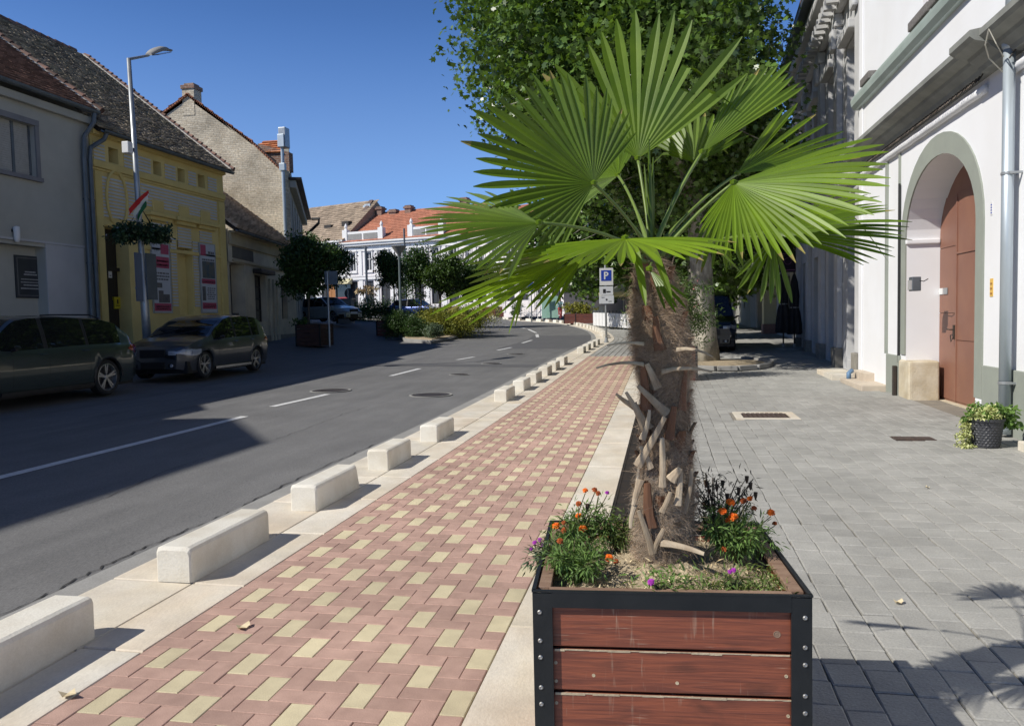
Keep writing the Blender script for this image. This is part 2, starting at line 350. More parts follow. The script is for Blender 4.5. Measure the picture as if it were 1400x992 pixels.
# ------------------------------------------------------------------ cycle path: red and yellow paving bricks
cyc = MB(); cyc.sheet([[kp(s, o, -.012) for o in (.85, 1.65, 2.46)] for s in np.arange(-4, 80, 1.0)])
cyc = cyc.build('cycle_path', m_joint, kind='structure', origin=(0, 0, 0))
def brick_mesh(w, l, h=.03, c=.004, g=.002, wob=0):
    mb = MB(); x, y = w/2-g, l/2-g
    P = [(-x, -y), (x, -y), (x, y), (-x, y)]
    if wob: P = [(a+jit(wob), b+jit(wob)) for a, b in P]
    T = [Vector((a*(1-c/x), b*(1-c/y), 0)) for a, b in P]; S = [Vector((a, b, -c*.8)) for a, b in P]; B = [Vector((a, b, -h)) for a, b in P]
    return T+S+B, [(0, 1, 2, 3)]+[(4+i, 4+(i+1) % 4, (i+1) % 4, i) for i in range(4)]+[(8+i, 8+(i+1) % 4, 4+(i+1) % 4, 4+i) for i in range(4)]
def mk_mesh(name, vf, m):
    me = bpy.data.meshes.new(name); me.from_pydata([tuple(v) for v in vf[0]], [], vf[1]); me.materials.append(m); return me
# laid in herringbone; every second lengthwise brick is yellow
BR = brick_mesh(.1, .2, c=.003, g=.0011); BRh = brick_mesh(.2, .1, c=.003, g=.0011)
me_r = mk_mesh('brick_red', BR, m_brick_red); me_rh = mk_mesh('brick_red_across', BRh, m_brick_red); me_y = mk_mesh('brick_yellow', BR, m_brick_yel); meshes_cut = {}
cand = []; far_b = MB()
Y0B = G(640, 914).y-.2
while Y0B > .2: Y0B -= .4
for n in range(-40, 330):
    for m_ in range(-90, 90):
        for hor in (0, 1):
            x = n+2*m_+1+hor; y = n-2*m_; w_, l_ = (2, 1) if hor else (1, 2)
            if x+w_ <= 0 or x >= 16: continue
            x0, x1 = max(0, x), min(16, x+w_); s0, s1 = Y0B+.1*y, Y0B+.1*(y+l_)
            if s1 < -1.0 or s0 > 24.8: continue
            cand.append(((s0+s1)/2, .85+.05*(x0+x1), (x1-x0)*.1, (s1-s0), (not hor) and n % 2 == 0))
def vis_score(P):
    v = P-EYE; d = v.dot(fw)
    if d < .5: return -1
    x = 700+FPX*v.dot(CR)/d; y = 496-FPX*v.dot(CU)/d
    if x < -60 or x > 1460 or y > 1060: return -1
    return 1/d
cand = [(vis_score(kp(c[0], c[1])), *c) for c in cand]
cand.sort(key=lambda t: -t[0])
n = 0
def piece(w_, l_, ye):
    key = (round(w_, 2), round(l_, 2), ye)
    if key not in meshes_cut: meshes_cut[key] = (brick_mesh(w_, l_, c=.003, g=.0011), None)
    return meshes_cut[key][0]
me_cut = {}
for sc, s, o, w_, l_, ye in cand:
    P = kp(s, o, jit(.0010)); vf = piece(w_, l_, ye)
    if sc > 0 and n < 300:
        key = (round(w_, 2), round(l_, 2), ye)
        if key not in me_cut: me_cut[key] = mk_mesh('brick_mesh', vf, m_brick_yel if ye else m_brick_red)
        ob = bpy.data.objects.new('brick', me_cut[key]); ob.location = P; ob.rotation_euler = (jit(.004), jit(.006), jit(.003)); ob.parent = cyc; COL.objects.link(ob); n += 1
    else:
        far_b.cm = 1 if ye else 0; far_b.cr = random.random()
        dz = gz(0, P.y+.1)-gz(0, P.y-.1)
        d = (kp(s+.1, o)-kp(s-.1, o)); rot = math.atan2(-d.x, d.y); cs, sn = math.cos(rot), math.sin(rot)
        far_b.faces([Vector((P.x+v.x*cs-v.y*sn, P.y+v.x*sn+v.y*cs, P.z+v.z+dz*v.y/.2)) for v in vf[0]], vf[1])
far_b.build('far_bricks', [m_brick_red_a, m_brick_yel_a], cyc, kind='stuff', fix=False)
# beyond the coloured stretch: grey-buff paving
mbq = MB(); 
for k in range(0, 100):
    for c in range(8):
        s = 24.8+k*.4; o = .85+.2*c; mbq.cr = random.random()
        if s > 63: continue
        chamfer_slab(mbq, [kp(s+.01, o+.01), kp(s+.01, o+.19), kp(s+.39, o+.19), kp(s+.39, o+.01)], 0, c=.008, h=.03)
mbq.build('path_slabs', m_paver_a, cyc, kind='stuff', fix=False)
# limestone strip right of the cycle path
kerb2 = MB(); kerb2.sheet([[kp(s, o, -.03) for o in (2.45, 2.8)] for s in np.arange(-3, 60, 1.0)])
kerb2 = kerb2.build('edging_strip', m_concrete, kind='structure', origin=(0, 0, 0))
slabs(2.45, 2.80, 1.3, -1.5, 45, kerb2, dz=.002)
# ------------------------------------------------------------------ right pavement of tumbled grey stones
pav = MB(); pav.sheet([[Vector((x, y, gz(x, y)-.014)) for x in [-2.6]+[-.4+.5*i for i in range(12)]] for y in np.arange(-4, 75, 1.0)])
pav = pav.build('pavement', m_joint, kind='structure', origin=(0, 0, 0))
PV = [mk_mesh('stone_%s' % 'abcde'[i], brick_mesh(.15, .2, c=.006, g=.0022, wob=.0035), m_paver) for i in range(5)]
PVL = [mk_mesh('stonel_%s' % 'abcde'[i], brick_mesh(.15, .25, c=.006, g=.0022, wob=.0035), m_paver) for i in range(5)]
GRATE = (G(1000, 573), G(1088, 563))
def in_hole(x, y):
    return (1.0 < x < 1.86 and 11.25 < y < 12.05) or (x > 3.3 and y < 16.6 and y > 14.9 and x > 3.72) or (2.6 < x < 3.05 and 9.55 < y < 9.8)
cells = []
for c in range(0, 31):
    x = -.4+.15*c+.075; y = -1.2+jit(.1); 
    while y < 62:
        l = random.choice((.2, .2, .25)); cy = y+l/2; kx = kp(max(cy, 0), 2.8).x
        if not (x < -.29 and 3.3 < cy < 13) and not (x < kx+.06 and cy > 18) and not in_hole(x, cy) and not (x > 3.9 and cy < 16.5) and not (cy > 26 and x > 4.2): cells.append((x, cy, l))
        y += l
    
cells = [(vis_score(Vector((x, y, gz(x, y)))), x, y, l) for x, y, l in cells]; cells.sort(key=lambda t: -t[0]); n = 0; far_s = MB()
SV = [brick_mesh(.15, .2, c=.006, g=.0022, wob=.0035) for _ in range(12)]; SVL = [brick_mesh(.15, .25, c=.006, g=.0022, wob=.0035) for _ in range(12)]
for sc, x, y, l in cells:
    hid = (-.4 < x < .4 and 2.2 < y < 3.0)
    if hid: continue
    z = gz(x, y)+jit(.0025); x += jit(.0035)
    if sc > 0 and n < 300:
        ob = bpy.data.objects.new('paving_stone', random.choice(PV if l < .22 else PVL)); ob.location = (x, y, z); ob.rotation_euler = (jit(.01), jit(.014), jit(.01)+random.choice((0, math.pi))); ob.parent = pav; COL.objects.link(ob); n += 1
    else:
        far_s.cr = random.random(); vf = random.choice(SV if l < .22 else SVL); ax_, ay_ = jit(.008), jit(.01)
        dz = (gz(x, y+.1)-gz(x, y-.1))/.2
        far_s.faces([Vector((x+v.x, y+v.y, z+v.z+v.x*ay_+v.y*(ax_+dz))) for v in vf[0]], vf[1])
far_s.build('far_paving_stones', m_paver_a, pav, kind='stuff', fix=False)
# strip of wall-side paving beyond and behind
mb = MB(); mb.sheet([[Vector((x, y, gz(x, y)-.004)) for x in (4.15, 5, 6, 9, 14, 25)] for y in np.arange(17, 110, 2.0)])
mb.build('side_paving', m_concrete, kind='structure', origin=(0, 0, 0))
# slot drain along the limestone strip
ld = thing('slot_drain', 'long narrow dark slot drain between the limestone strip and grey pavement', 'drain', (-.335, 8, gz(-.3, 8)))
for i in range(10):
    ya = 3.35+i*.96; mb = MB()
    for xa, xb in ((-.395, -.383), (-.287, -.275)): mb.box(xa, xb, ya, ya+.955, gz(-.3, ya)-.04, gz(-.3, ya)+.002)
    for k in range(24): mb.box(-.383, -.287, ya+.01+k*.04, ya+.028+k*.04, gz(-.3, ya)-.03, gz(-.3, ya)-.002)
    mb.build('grating', m_iron, ld)
mb = MB(); mb.box(-.39, -.28, 3.3, 13.0, gz(-.3, 8)-.09, gz(-.3, 8)-.05); mb.build('channel', m_black, ld)
# drain grate with pale stone frame
gt = thing('drain_grate', 'rusty drain grate set in a pale stone frame in the grey pavement', 'drain grate', (1.43, 11.65, gz(1.4, 11.65)))
mb = MB(); x0, x1, y0, y1 = 1.0, 1.86, 11.25, 12.05; z = gz(1.43, 11.65)
for b in ((x0, x1, y0, y0+.12), (x0, x1, y1-.12, y1), (x0, x0+.11, y0+.12, y1-.12), (x1-.11, x1, y0+.12, y1-.12)):
    mb = MB(); mb.box(b[0]+.004, b[1]-.004, b[2]+.004, b[3]-.004, z-.05, z+.006); mb.build('frame_stone', m_lime, gt, bevel=.006)
m_rust = mat('rusty_iron', (.11, .075, .06), (.07, .055, .05), rough=.8, scale=20, bump=.3, metal=.3)
for i in range(9):
    mb = MB(); a = x0+.13+i*.066; mb.box(a, a+.045, y0+.125, y1-.125, z-.03, z+.004); mb.build('bar', m_rust, gt)
mb = MB(); mb.box(x0+.1, x1-.1, y0+.1, y1-.1, z-.06, z-.032); mb.build('pit', m_black, gt)
mb = MB()
for k in range(6): mb.box(x0+.12, x1-.12, y0+.17+k*.09, y0+.185+k*.09, z-.02, z+.0)
mb.build('cross_bars', m_rust, gt)
# small rusty valve cover
vc = thing('valve_cover', 'small rusty rectangular valve cover in the grey pavement', 'valve cover', (2.82, 9.68, gz(2.8, 9.7)))
z = gz(2.8, 9.7); mb = MB(); mb.box(2.61, 3.04, 9.56, 9.79, z-.03, z+.003); mb.build('rim', m_rust, vc, bevel=.004)
mb = MB(); mb.box(2.64, 3.01, 9.59, 9.76, z+.0, z+.008); mb.build('lid', m_rust, vc, bevel=.003)
mb = MB(); mb.lathe([(.0, .012), (.02, .012), (.02, .006)], 10, (2.82, 9.68, z)); mb.build('bolt', m_iron, vc)
# manhole covers in the road
def manhole(px, py, r, lab):
    P = G(px, py, ROAD); t = thing('manhole_cover', lab, 'manhole cover', P)
    mb = MB(); mb.lathe([(r, .002), (r, .012), (r*.9, .012), (r*.88, .004), (0, .004)], 32, P); mb.build('ring', m_concrete, t)
    mb = MB(); mb.lathe([(r*.87, .005), (r*.87, .013), (r*.8, .013), (r*.8, .009), (r*.5, .009), (r*.5, .013), (r*.45, .013), (r*.45, .009), (0, .009)], 32, P); mb.build('lid', m_iron, t)
manhole(589, 540, .42, 'round manhole cover in the asphalt nearest the cycle path')
manhole(452, 534, .42, 'round manhole cover beside the second centre line dash')
manhole(628, 512, .26, 'small round cover in the road beyond the near manholes')
manhole(672, 497, .3, 'farther small round cover in the asphalt near the kerb')
manhole(705, 484, .3, 'farthest round cover before the bend of the road')
# tar-dark cracks in the asphalt
m_crack = mat('crack', (.03, .03, .03), (.05, .05, .05), rough=.95)
def crack(pts, w_, seed):
    rr = random.Random(seed); P_ = catmull(pts, 16); mb = MB(); rows = []
    for i, (x, y) in enumerate(P_):
        x += rr.gauss(0, .012); ww = w_*rr.uniform(.4, 1.3); rows.append([Vector((x-ww, y, gz(x, y)+ROAD+.0055)), Vector((x+ww, y+.01, gz(x, y)+ROAD+.0055))])
    mb.sheet(rows); mb.build('asphalt_crack', m_crack, None, kind='structure', origin=(0, 0, 0))
crack([(-3.5, 2.4), (-3.46, 3.6), (-3.5, 4.6), (-3.44, 5.6), (-3.5, 7.2), (-3.47, 9.0)], .006, 1)
crack([(-4.9, 3.0), (-5.0, 4.4), (-4.8, 5.8), (-5.05, 7.5), (-4.9, 9.5), (-5.0, 12), (-4.8, 15)], .003, 2)
crack([(-8.2, 9), (-8.0, 12), (-8.3, 15), (-8.1, 19), (-8.2, 24)], .006, 3)
# ------------------------------------------------------------------ stone blocks along the kerb
def block_mb(L, W=.225, H=.205, chip=False, seed=0):
    mb = MB(); ns, nw = 14, 7; rr = random.Random(seed)
    def prof(k):   # section at one station, rounded top
        c = .028; a = W/2; return [(-a, 0), (-a, H-c), (-a+c*.3, H-c*.3), (-a+c, H), (a-c, H), (a-c*.3, H-c*.3), (a, H-c), (a, 0)]
    rows = []
    ys_ = [0, .008, .02]+[L*i/10 for i in range(1, 10)]+[L-.02, L-.008, L]
    for i, y in enumerate(ys_):
        e = {0: .02, 1: .006}.get(min(i, len(ys_)-1-i), 0); r = []
        for (x, z) in prof(0):
            zz = z-(e if z > H*.5 else 0); xx = x*(1-e*.6/(W/2))
            dx = rr.uniform(-1, 1)*.001; 
            if chip and i >= len(ys_)-3 and x > 0 and z > .08: xx -= rr.uniform(0, .025); y2 = y-rr.uniform(0, .03)
            else: y2 = y
            r.append((xx+dx, y2+rr.uniform(-1, 1)*.001, zz+(rr.uniform(-1, 1)*.0008 if z > 0 else 0)))
        rows.append(r)
    mb.sheet(rows); mb.face(rows[0][::-1]); mb.face(rows[-1]); return mb
labs = ['nearest white stone kerb block, cut off by the left edge of the photo', 'second white stone kerb block from the camera', 'third white stone kerb block, with a chipped far end', 'fourth white stone kerb block from the camera', 'fifth white stone kerb block, last before the long gap', 'first white stone kerb block after the long gap']
ordn = ['second', 'third', 'fourth', 'fifth', 'sixth']
bi = 0
def stone_block(s, L, lab, chip=False, off=.41):
    global bi
    P = kp(s, off, .0); Q = kp(s+L, off, 0); d = Q-P
    o = block_mb(L, chip=chip, seed=bi).build('stone_block', m_lime_w, origin=(0, 0, 0), smooth=False)
    weld(o)
    o.location = P; o.rotation_euler = (math.atan2(d.z, L), 0, math.atan2(-d.x, d.y)); bi += 1
    for p in o.data.polygons: p.use_smooth = True
    o.data.set_sharp_from_angle(angle=R(18))
    tag(o, lab, 'stone block', 'white stone blocks along the kerb')
B0 = [(2.32, .9), (3.99, .92), (5.66, .89), (7.30, .72), (9.02, .78), (13.3, .8), (15.05, .8), (16.6, .8), (18.3, .75), (19.75, .75), (21.4, .75)]
for i, (s, L) in enumerate(B0):
    lab = labs[i] if i < 6 else 'white stone kerb block, %s of the row after the long gap' % ordn[i-6+0]
    stone_block(s, L, lab, chip=(i == 2))
for i, s in enumerate((26.3, 27.9, 29.5, 31.0)):
    stone_block(s, .75, 'white stone kerb block before the parking sign post, %s in its row of four' % ('first', 'second', 'third', 'fourth')[i])
for i in range(24):
    s = 36.5+i*1.62
    o = stone_block(s, .8, ('%s white kerb block beyond the parking sign post, where the kerb starts to bend' % ('first', 'second', 'third', 'fourth', 'fifth', 'sixth')[i]) if i < 6 else 'small far white kerb block in the curve of the bend, where the road turns left')
# ================================================================== BUILDINGS, LEFT SIDE
m_grey_r = mat('grey_render', (.44, .435, .385), (.40, .395, .35), rough=.95, scale=1.3, bump=.2, bscale=40, big=.3)
m_light_r = mat('pale_grey_render', (.50, .50, .50), (.46, .46, .46), rough=.95, scale=1.5, bump=.15, bscale=40, big=.2)
m_yellow = mat('yellow_render', (.74, .60, .25), (.68, .54, .22), rough=.95, scale=1.5, bump=.2, bscale=40, big=.35, bigcol=(.45, .35, .14))
m_yellow_d = mat('yellow_trim', (.70, .55, .21), (.62, .48, .18), rough=.95, scale=2, bump=.15, bscale=40)
m_ygrey = mat('striped_grey', (.55, .57, .58), (.5, .52, .53), rough=.9, scale=3)
m_cream = mat('cream_render', (.66, .60, .45), (.56, .50, .38), rough=.95, scale=1.2, bump=.4, bscale=20, big=.6, bigcol=(.30, .28, .24), bigscale=.8)
m_cream_t = mat('cream_trim', (.50, .42, .27), (.42, .36, .25), rough=.95, scale=2, bump=.2, big=.5)
m_tile_br = mat('brown_roof_tiles', (.25, .14, .105), (.17, .105, .085), rough=.9, scale=6, attr=.35, bump=.3, bscale=60)
m_tile_old = mat('weathered_roof_tiles', (.34, .285, .22), (.20, .165, .13), rough=.95, scale=8, attr=.5, bump=.4, bscale=60, big=.5, bigcol=(.25, .22, .14), bigscale=1.5)
m_tile_red = mat('red_roof_tiles', (.32, .13, .075), (.24, .10, .06), rough=.9, scale=6, attr=.35, bump=.3)
m_tile_strp = mat('pale_roof_tiles', (.52, .43, .35), (.40, .31, .25), rough=.9, scale=5, attr=.3, bump=.3, big=.4, bigcol=(.25, .17, .14), bigscale=1.2)
m_tile_buff = mat('buff_roof_tiles', (.36, .28, .20), (.29, .225, .165), rough=.9, scale=3, attr=.25, big=.3)
m_mortar = mat('mortar', (.62, .58, .50), (.50, .47, .42), rough=.95, scale=10, bump=.3)
m_wood_dk = mat('dark_wood', (.035, .028, .022), (.022, .018, .015), rough=.6, scale=8, stretch=(6, 6, .6), bump=.2)
m_shutter = mat('grey_shutter', (.42, .42, .40), (.37, .37, .35), rough=.7, scale=8)
m_pipe_dk = mat('dark_zinc_pipe', (.16, .18, .20), (.12, .14, .155), rough=.5, scale=4, metal=.4)
m_stone = mat('plinth_stone', (.30, .28, .24), (.2, .19, .165), rough=.95, scale=5, bump=.4, bscale=30, big=.4)
def brick_wall_mat(name, c1, c2, mortar, scale, sw=(1, 1, 1)):
    M = bpy.data.materials.new(name); M.use_nodes = True; N = M.node_tree.nodes; L = M.node_tree.links; b = N['Principled BSDF']; b.inputs['Roughness'].default_value = .95
    tc = N.new('ShaderNodeTexCoord'); sx = N.new('ShaderNodeSeparateXYZ'); cb = N.new('ShaderNodeCombineXYZ'); L.new(tc.outputs['Object'], sx.inputs[0])
    ad = N.new('ShaderNodeMath'); L.new(sx.outputs[0], ad.inputs[0]); L.new(sx.outputs[1], ad.inputs[1]); L.new(ad.outputs[0], cb.inputs[0]); L.new(sx.outputs[2], cb.inputs[1])
    br = N.new('ShaderNodeTexBrick'); br.inputs['Scale'].default_value = 1; br.inputs['Brick Width'].default_value = .27; br.inputs['Row Height'].default_value = .085; br.inputs['Mortar Size'].default_value = .012
    br.inputs['Color1'].default_value = (*c1, 1); br.inputs['Color2'].default_value = (*c2, 1); br.inputs['Mortar'].default_value = (*mortar, 1); br.inputs['Bias'].default_value = -.1
    nz = N.new('ShaderNodeTexNoise'); nz.inputs['Scale'].default_value = 30; L.new(tc.outputs['Object'], nz.inputs[0])
    va = N.new('ShaderNodeVectorMath'); va.operation = 'SCALE'; va.inputs['Scale'].default_value = .03; L.new(nz.outputs['Color'], va.inputs[0])
    vb = N.new('ShaderNodeVectorMath'); L.new(cb.outputs[0], vb.inputs[0]); L.new(va.outputs[0], vb.inputs[1]); L.new(vb.outputs[0], br.inputs[0])
    n2 = N.new('ShaderNodeTexNoise'); n2.inputs['Scale'].default_value = .9; n2.inputs['Detail'].default_value = 8; L.new(tc.outputs['Object'], n2.inputs[0])
    mr = N.new('ShaderNodeMapRange'); mr.inputs[1].default_value = .35; mr.inputs[2].default_value = .7; mr.inputs[3].default_value = 1.1; mr.inputs[4].default_value = .62; L.new(n2.outputs[0], mr.inputs[0])
    n3 = N.new('ShaderNodeTexNoise'); n3.inputs['Scale'].default_value = 11; n3.inputs['Detail'].default_value = 4; L.new(tc.outputs['Object'], n3.inputs[0])
    m3 = N.new('ShaderNodeMapRange'); m3.inputs[1].default_value = .3; m3.inputs[2].default_value = .7; m3.inputs[3].default_value = .7; m3.inputs[4].default_value = 1.2; L.new(n3.outputs[0], m3.inputs[0])
    mm = N.new('ShaderNodeMath'); mm.operation = 'MULTIPLY'; L.new(mr.outputs[0], mm.inputs[0]); L.new(m3.outputs[0], mm.inputs[1])
    sc = N.new('ShaderNodeVectorMath'); sc.operation = 'SCALE'; L.new(br.outputs['Color'], sc.inputs[0]); L.new(mm.outputs[0], sc.inputs['Scale']); L.new(sc.outputs[0], b.inputs['Base Color'])
    bu = N.new('ShaderNodeBump'); bu.inputs['Distance'].default_value = .02; bu.inputs['Strength'].default_value = .8; bu.invert = True; L.new(br.outputs['Fac'], bu.inputs['Height']); L.new(bu.outputs[0], b.inputs['Normal'])
    return M
m_gable = brick_wall_mat('pale_brick', (.66, .585, .45), (.54, .455, .33), (.50, .44, .35), 1)
m_chim = brick_wall_mat('red_brick', (.30, .16, .11), (.24, .12, .09), (.35, .3, .25), 1)

class Fac:
    """A facade frame: P bottom-left seen from the street, u to the right, n outwards."""
    def __init__(s, P, u, n): s.P = Vector(P); s.u = Vector(u).normalized(); s.n = Vector(n).normalized()
    def pt(s, a, z, d=0): q = s.P+s.u*a+s.n*d; return Vector((q.x, q.y, z))
    def box(s, mb, a0, a1, z0, z1, d0, d1):
        p = [s.pt(a0, z0, d1), s.pt(a1, z0, d1), s.pt(a1, z0, d0), s.pt(a0, z0, d0)]
        mb.hexa(p+[Vector((q.x, q.y, z1)) for q in p])
    def wall(s, mb, W, z0, z1, ops, depth=.22, thick=.35, a0=0):
        us = sorted(set([a0, a0+W]+[o[0] for o in ops]+[o[1] for o in ops])); zs = sorted(set([z0, z1]+[o[2] for o in ops]+[o[3] for o in ops]))
        def inside(a, z): return any(o[0] < a < o[1] and o[2] < z < o[3] for o in ops)
        for i in range(len(us)-1):
            for j in range(len(zs)-1):
                if us[i+1]-us[i] < 1e-5 or zs[j+1]-zs[j] < 1e-5: continue
                if not inside((us[i]+us[i+1])/2, (zs[j]+zs[j+1])/2):
                    mb.face([s.pt(us[i], zs[j]), s.pt(us[i+1], zs[j]), s.pt(us[i+1], zs[j+1]), s.pt(us[i], zs[j+1])])
        for o in ops:
            a, b, c, d = o[:4]; e = -(o[4] if len(o) > 4 else depth)
            for q in (((a, c), (a, d)), ((b, d), (b, c)), ((a, d), (b, d)), ((b, c), (a, c))):
                (p1, p2), (p3, p4) = q
                mb.face([s.pt(p1, p2), s.pt(p3, p4), s.pt(p3, p4, e), s.pt(p1, p2, e)])
    def window(s, parent, a, b, z0, z1, d=-.16, mf=None, mg=None, cross=(1, 1), fw_=.06, name='window'):
        mb = MB(); mf = mf or m_white
        s.box(mb, a, b, z0, z0+fw_, d-.05, d+.0); s.box(mb, a, b, z1-fw_, z1, d-.05, d); s.box(mb, a, a+fw_, z0+fw_, z1-fw_, d-.05, d); s.box(mb, b-fw_, b, z0+fw_, z1-fw_, d-.05, d)
        for i in range(1, cross[0]+1):
            x = a+(b-a)*i/(cross[0]+1); s.box(mb, x-fw_*.4, x+fw_*.4, z0+fw_, z1-fw_, d-.045, d-.005)
        for i in range(1, cross[1]+1):
            x = z0+(z1-z0)*(.62 if cross[1] == 1 else i/(cross[1]+1)); s.box(mb, a+fw_, b-fw_, x-fw_*.4, x+fw_*.4, d-.043, d-.007)
        f = mb.build(name, mf, parent)
        mb = MB(); s.box(mb, a+.01, b-.01, z0+.01, z1-.01, d-.04, d-.03); mb.build('pane', mg or m_dark_glass, f)
        return f
def tile_roof(parent, E0, U, V, W, H, m, tw=.19, th=.17, tk=.022, name='roof_tiles', wob=.006, skip=0, clip=None):
    """overlapping tiles: E0 eave corner, U along the eave, V up the slope"""
    E0, U, V = Vector(E0), Vector(U).normalized(), Vector(V).normalized(); Nn = U.cross(V)
    if Nn.z < 0: Nn = -Nn
    mb = MB(); nu = int(W/tw)+1; nv = int(H/th)+1; rr = random.Random(5)
    for j in range(nv):
        for i in range(nu):
            a0 = i*tw+(tw*.5 if j % 2 else 0)-tw*.25; a1 = min(a0+tw*.96, W+.05); a0 = max(a0, -.05)
            if a1-a0 < .03 or (skip and rr.random() < skip): continue
            if clip and not clip((a0+a1)/2, j*th): continue
            b0 = j*th+rr.uniform(-wob, wob); b1 = b0+th*1.25; l = tk+rr.uniform(-wob, wob)*.8
            p = [E0+U*a0+V*b0+Nn*(l+tk*.9), E0+U*a1+V*b0+Nn*(l+tk*.9+rr.uniform(-wob, wob)), E0+U*a1+V*b1+Nn*l*.4, E0+U*a0+V*b1+Nn*l*.4]
            q = [E0+U*a0+V*b0+Nn*l*.3, E0+U*a1+V*b0+Nn*l*.3]
            mb.cr = rr.random(); mb.faces(p+q, [(0, 1, 2, 3), (4, 5, 1, 0), (0, 3, 4), (1, 5, 2)])
    o = mb.build(name, m, parent, kind='stuff', fix=False); return o
def pipe(name, parent, pts, r, m, clips=()):
    mb = MB(); mb.tube(pts, r, 10)
    for z in clips: p = Vector(pts[-1]); mb.tube([(p.x, p.y, z), (p.x, p.y, z+.04)], r*1.25, 10)
    return mb.build(name, m, parent, smooth=False)
def gutter(parent, A, B, r, m, name='gutter'):
    A, B = Vector(A), Vector(B); d = (B-A).normalized(); s = d.cross(Vector((0, 0, 1))).normalized(); mb = MB(); n = max(2, int((B-A).length/2))
    rows = [[A.lerp(B, i/n)+s*math.cos(t)*r-Vector((0, 0, 1))*math.sin(t)*r for t in [math.pi*k/8 for k in range(9)]] for i in range(n+1)]
    mb.sheet(rows); mb.sheet([[q+Vector((0, 0, .006))+(-s*.0) for q in rw] for rw in rows])
    o = mb.build(name, m, parent, fix=False)
    mb = MB()
    for i in range(1, int((B-A).length/.9)):
        c = A.lerp(B, i*.9/(B-A).length); mb.tube([c+s*math.cos(t)*(r+.008)-Vector((0, 0, 1))*math.sin(t)*(r+.008) for t in [math.pi*k/6 for k in range(7)]], .008, 4)
    if mb.v: mb.build('gutter_bracket', m, parent, kind='stuff')
    return o
XF = -15.2       # left house line
XE = -15.0       # eave line
# ------------------------------------------------------------------ houses outside the frame whose shadows reach the road
def side_house(name, lab, y0, y1, ez, mwall, mroof, xe=-15.0):
    t = thing(name, lab, 'house', (xe-4, (y0+y1)/2, gz(-19, 5))); F = Fac((xe-.25, y0, 0), (0, 1, 0), (1, 0, 0)); mb = MB()
    ops = []; k = max(1, int((y1-y0)/2.2))
    for fl in range(2):
        for i in range(k):
            c = (y1-y0)*(i+.5)/k; z0 = (1.3 if fl == 0 else ez-2.6); ops.append((c-.5, c+.5, z0, z0+1.6))
    F.wall(mb, y1-y0, -.2, ez, ops)
    mb.face([(xe-.25, y1, -.2), (xe-9, y1, -.2), (xe-9, y1, ez), (xe-.25, y1, ez)]); mb.face([(xe-.25, y0, -.2), (xe-9, y0, -.2), (xe-9, y0, ez), (xe-.25, y0, ez)]); mb.face([(xe-9, y0, -.2), (xe-9, y1, -.2), (xe-9, y1, ez), (xe-9, y0, ez)])
    mb.face([(xe-.4, y1, ez), (xe-9, y1, ez), (xe-4.6, y1, ez+3.0)]); mb.face([(xe-.4, y0, ez), (xe-9, y0, ez), (xe-4.6, y0, ez+3.0)])
    mb.build('wall', mwall, t, fix=False)
    for o in ops: F.window(t, *o)
    mb = MB(); mb.prism([(xe+.05, y0, ez-.1), (xe-4.6, y0, ez+3.05), (xe-9.2, y0, ez-.1), (xe-9.2, y0, ez), (xe-4.6, y0, ez+3.2), (xe+.05, y0, ez)], (0, y1-y0, 0)); mb.build('roof', mroof, t)
side_house('tall_house', 'tall two storey house at the left edge, beside the camera, that shades the near road', -16, 1.85, 10.75, m_light_r, m_tile_br)
side_house('narrow_house', 'narrow two storey house between the tall house and the grey house', 1.9, 6.7, 7.95, m_grey_r, m_tile_br)
# ------------------------------------------------------------------ grey house
GY0, GY1 = 6.75, 18.95
m_surr = mat('window_surround_grey', (.22, .22, .23), (.19, .19, .20), rough=.9)
gh = thing('grey_house', 'grey rendered house with brown tiled roof and dark plaque, left of the yellow house', 'house', (-18, 15, gz(-18, 15)))
F = Fac((XF, GY0, 0), (0, 1, 0), (1, 0, 0))
def LY(px, py, x=XF): q = AX(px, py, x); return q.y-GY0, q.z
w0 = LY(-30, 160)[0]; w1, wz1 = LY(46, 172); _, wz0 = LY(50, 243)
r1, rz1 = LY(61, 338); _, rz0 = LY(61, 436)
ops = [(w0, w1, wz0, wz1, .2), (w0-3.2, w0-1.4, wz0, wz1, .2), (r1-3.6, r1, gz(XF, 16)-.1, rz1, .28)]
mb = MB(); F.wall(mb, GY1-GY0, -.2, 7.15, ops)
mb.face([F.pt(ops[2][0], -.2, -.28), F.pt(ops[2][1], -.2, -.28), F.pt(ops[2][1], rz1, -.28), F.pt(ops[2][0], rz1, -.28)])
mb.face([(XF, GY1, -.2), (-25, GY1, -.2), (-25, GY1, 7.15), (XF, GY1, 7.15)]); mb.face([(-25, GY0, -.2), (-25, GY1, -.2), (-25, GY1, 7.15), (-25, GY0, 7.15)]); mb.face([(XF, GY1, 7.15), (-25, GY1, 7.15), (-20.1, GY1, 11)])
mb.face([(XF, GY0, 7.15), (-25, GY0, 7.15), (-20.1, GY0, 11)])
mb.build('wall', m_grey_r, gh, fix=False)
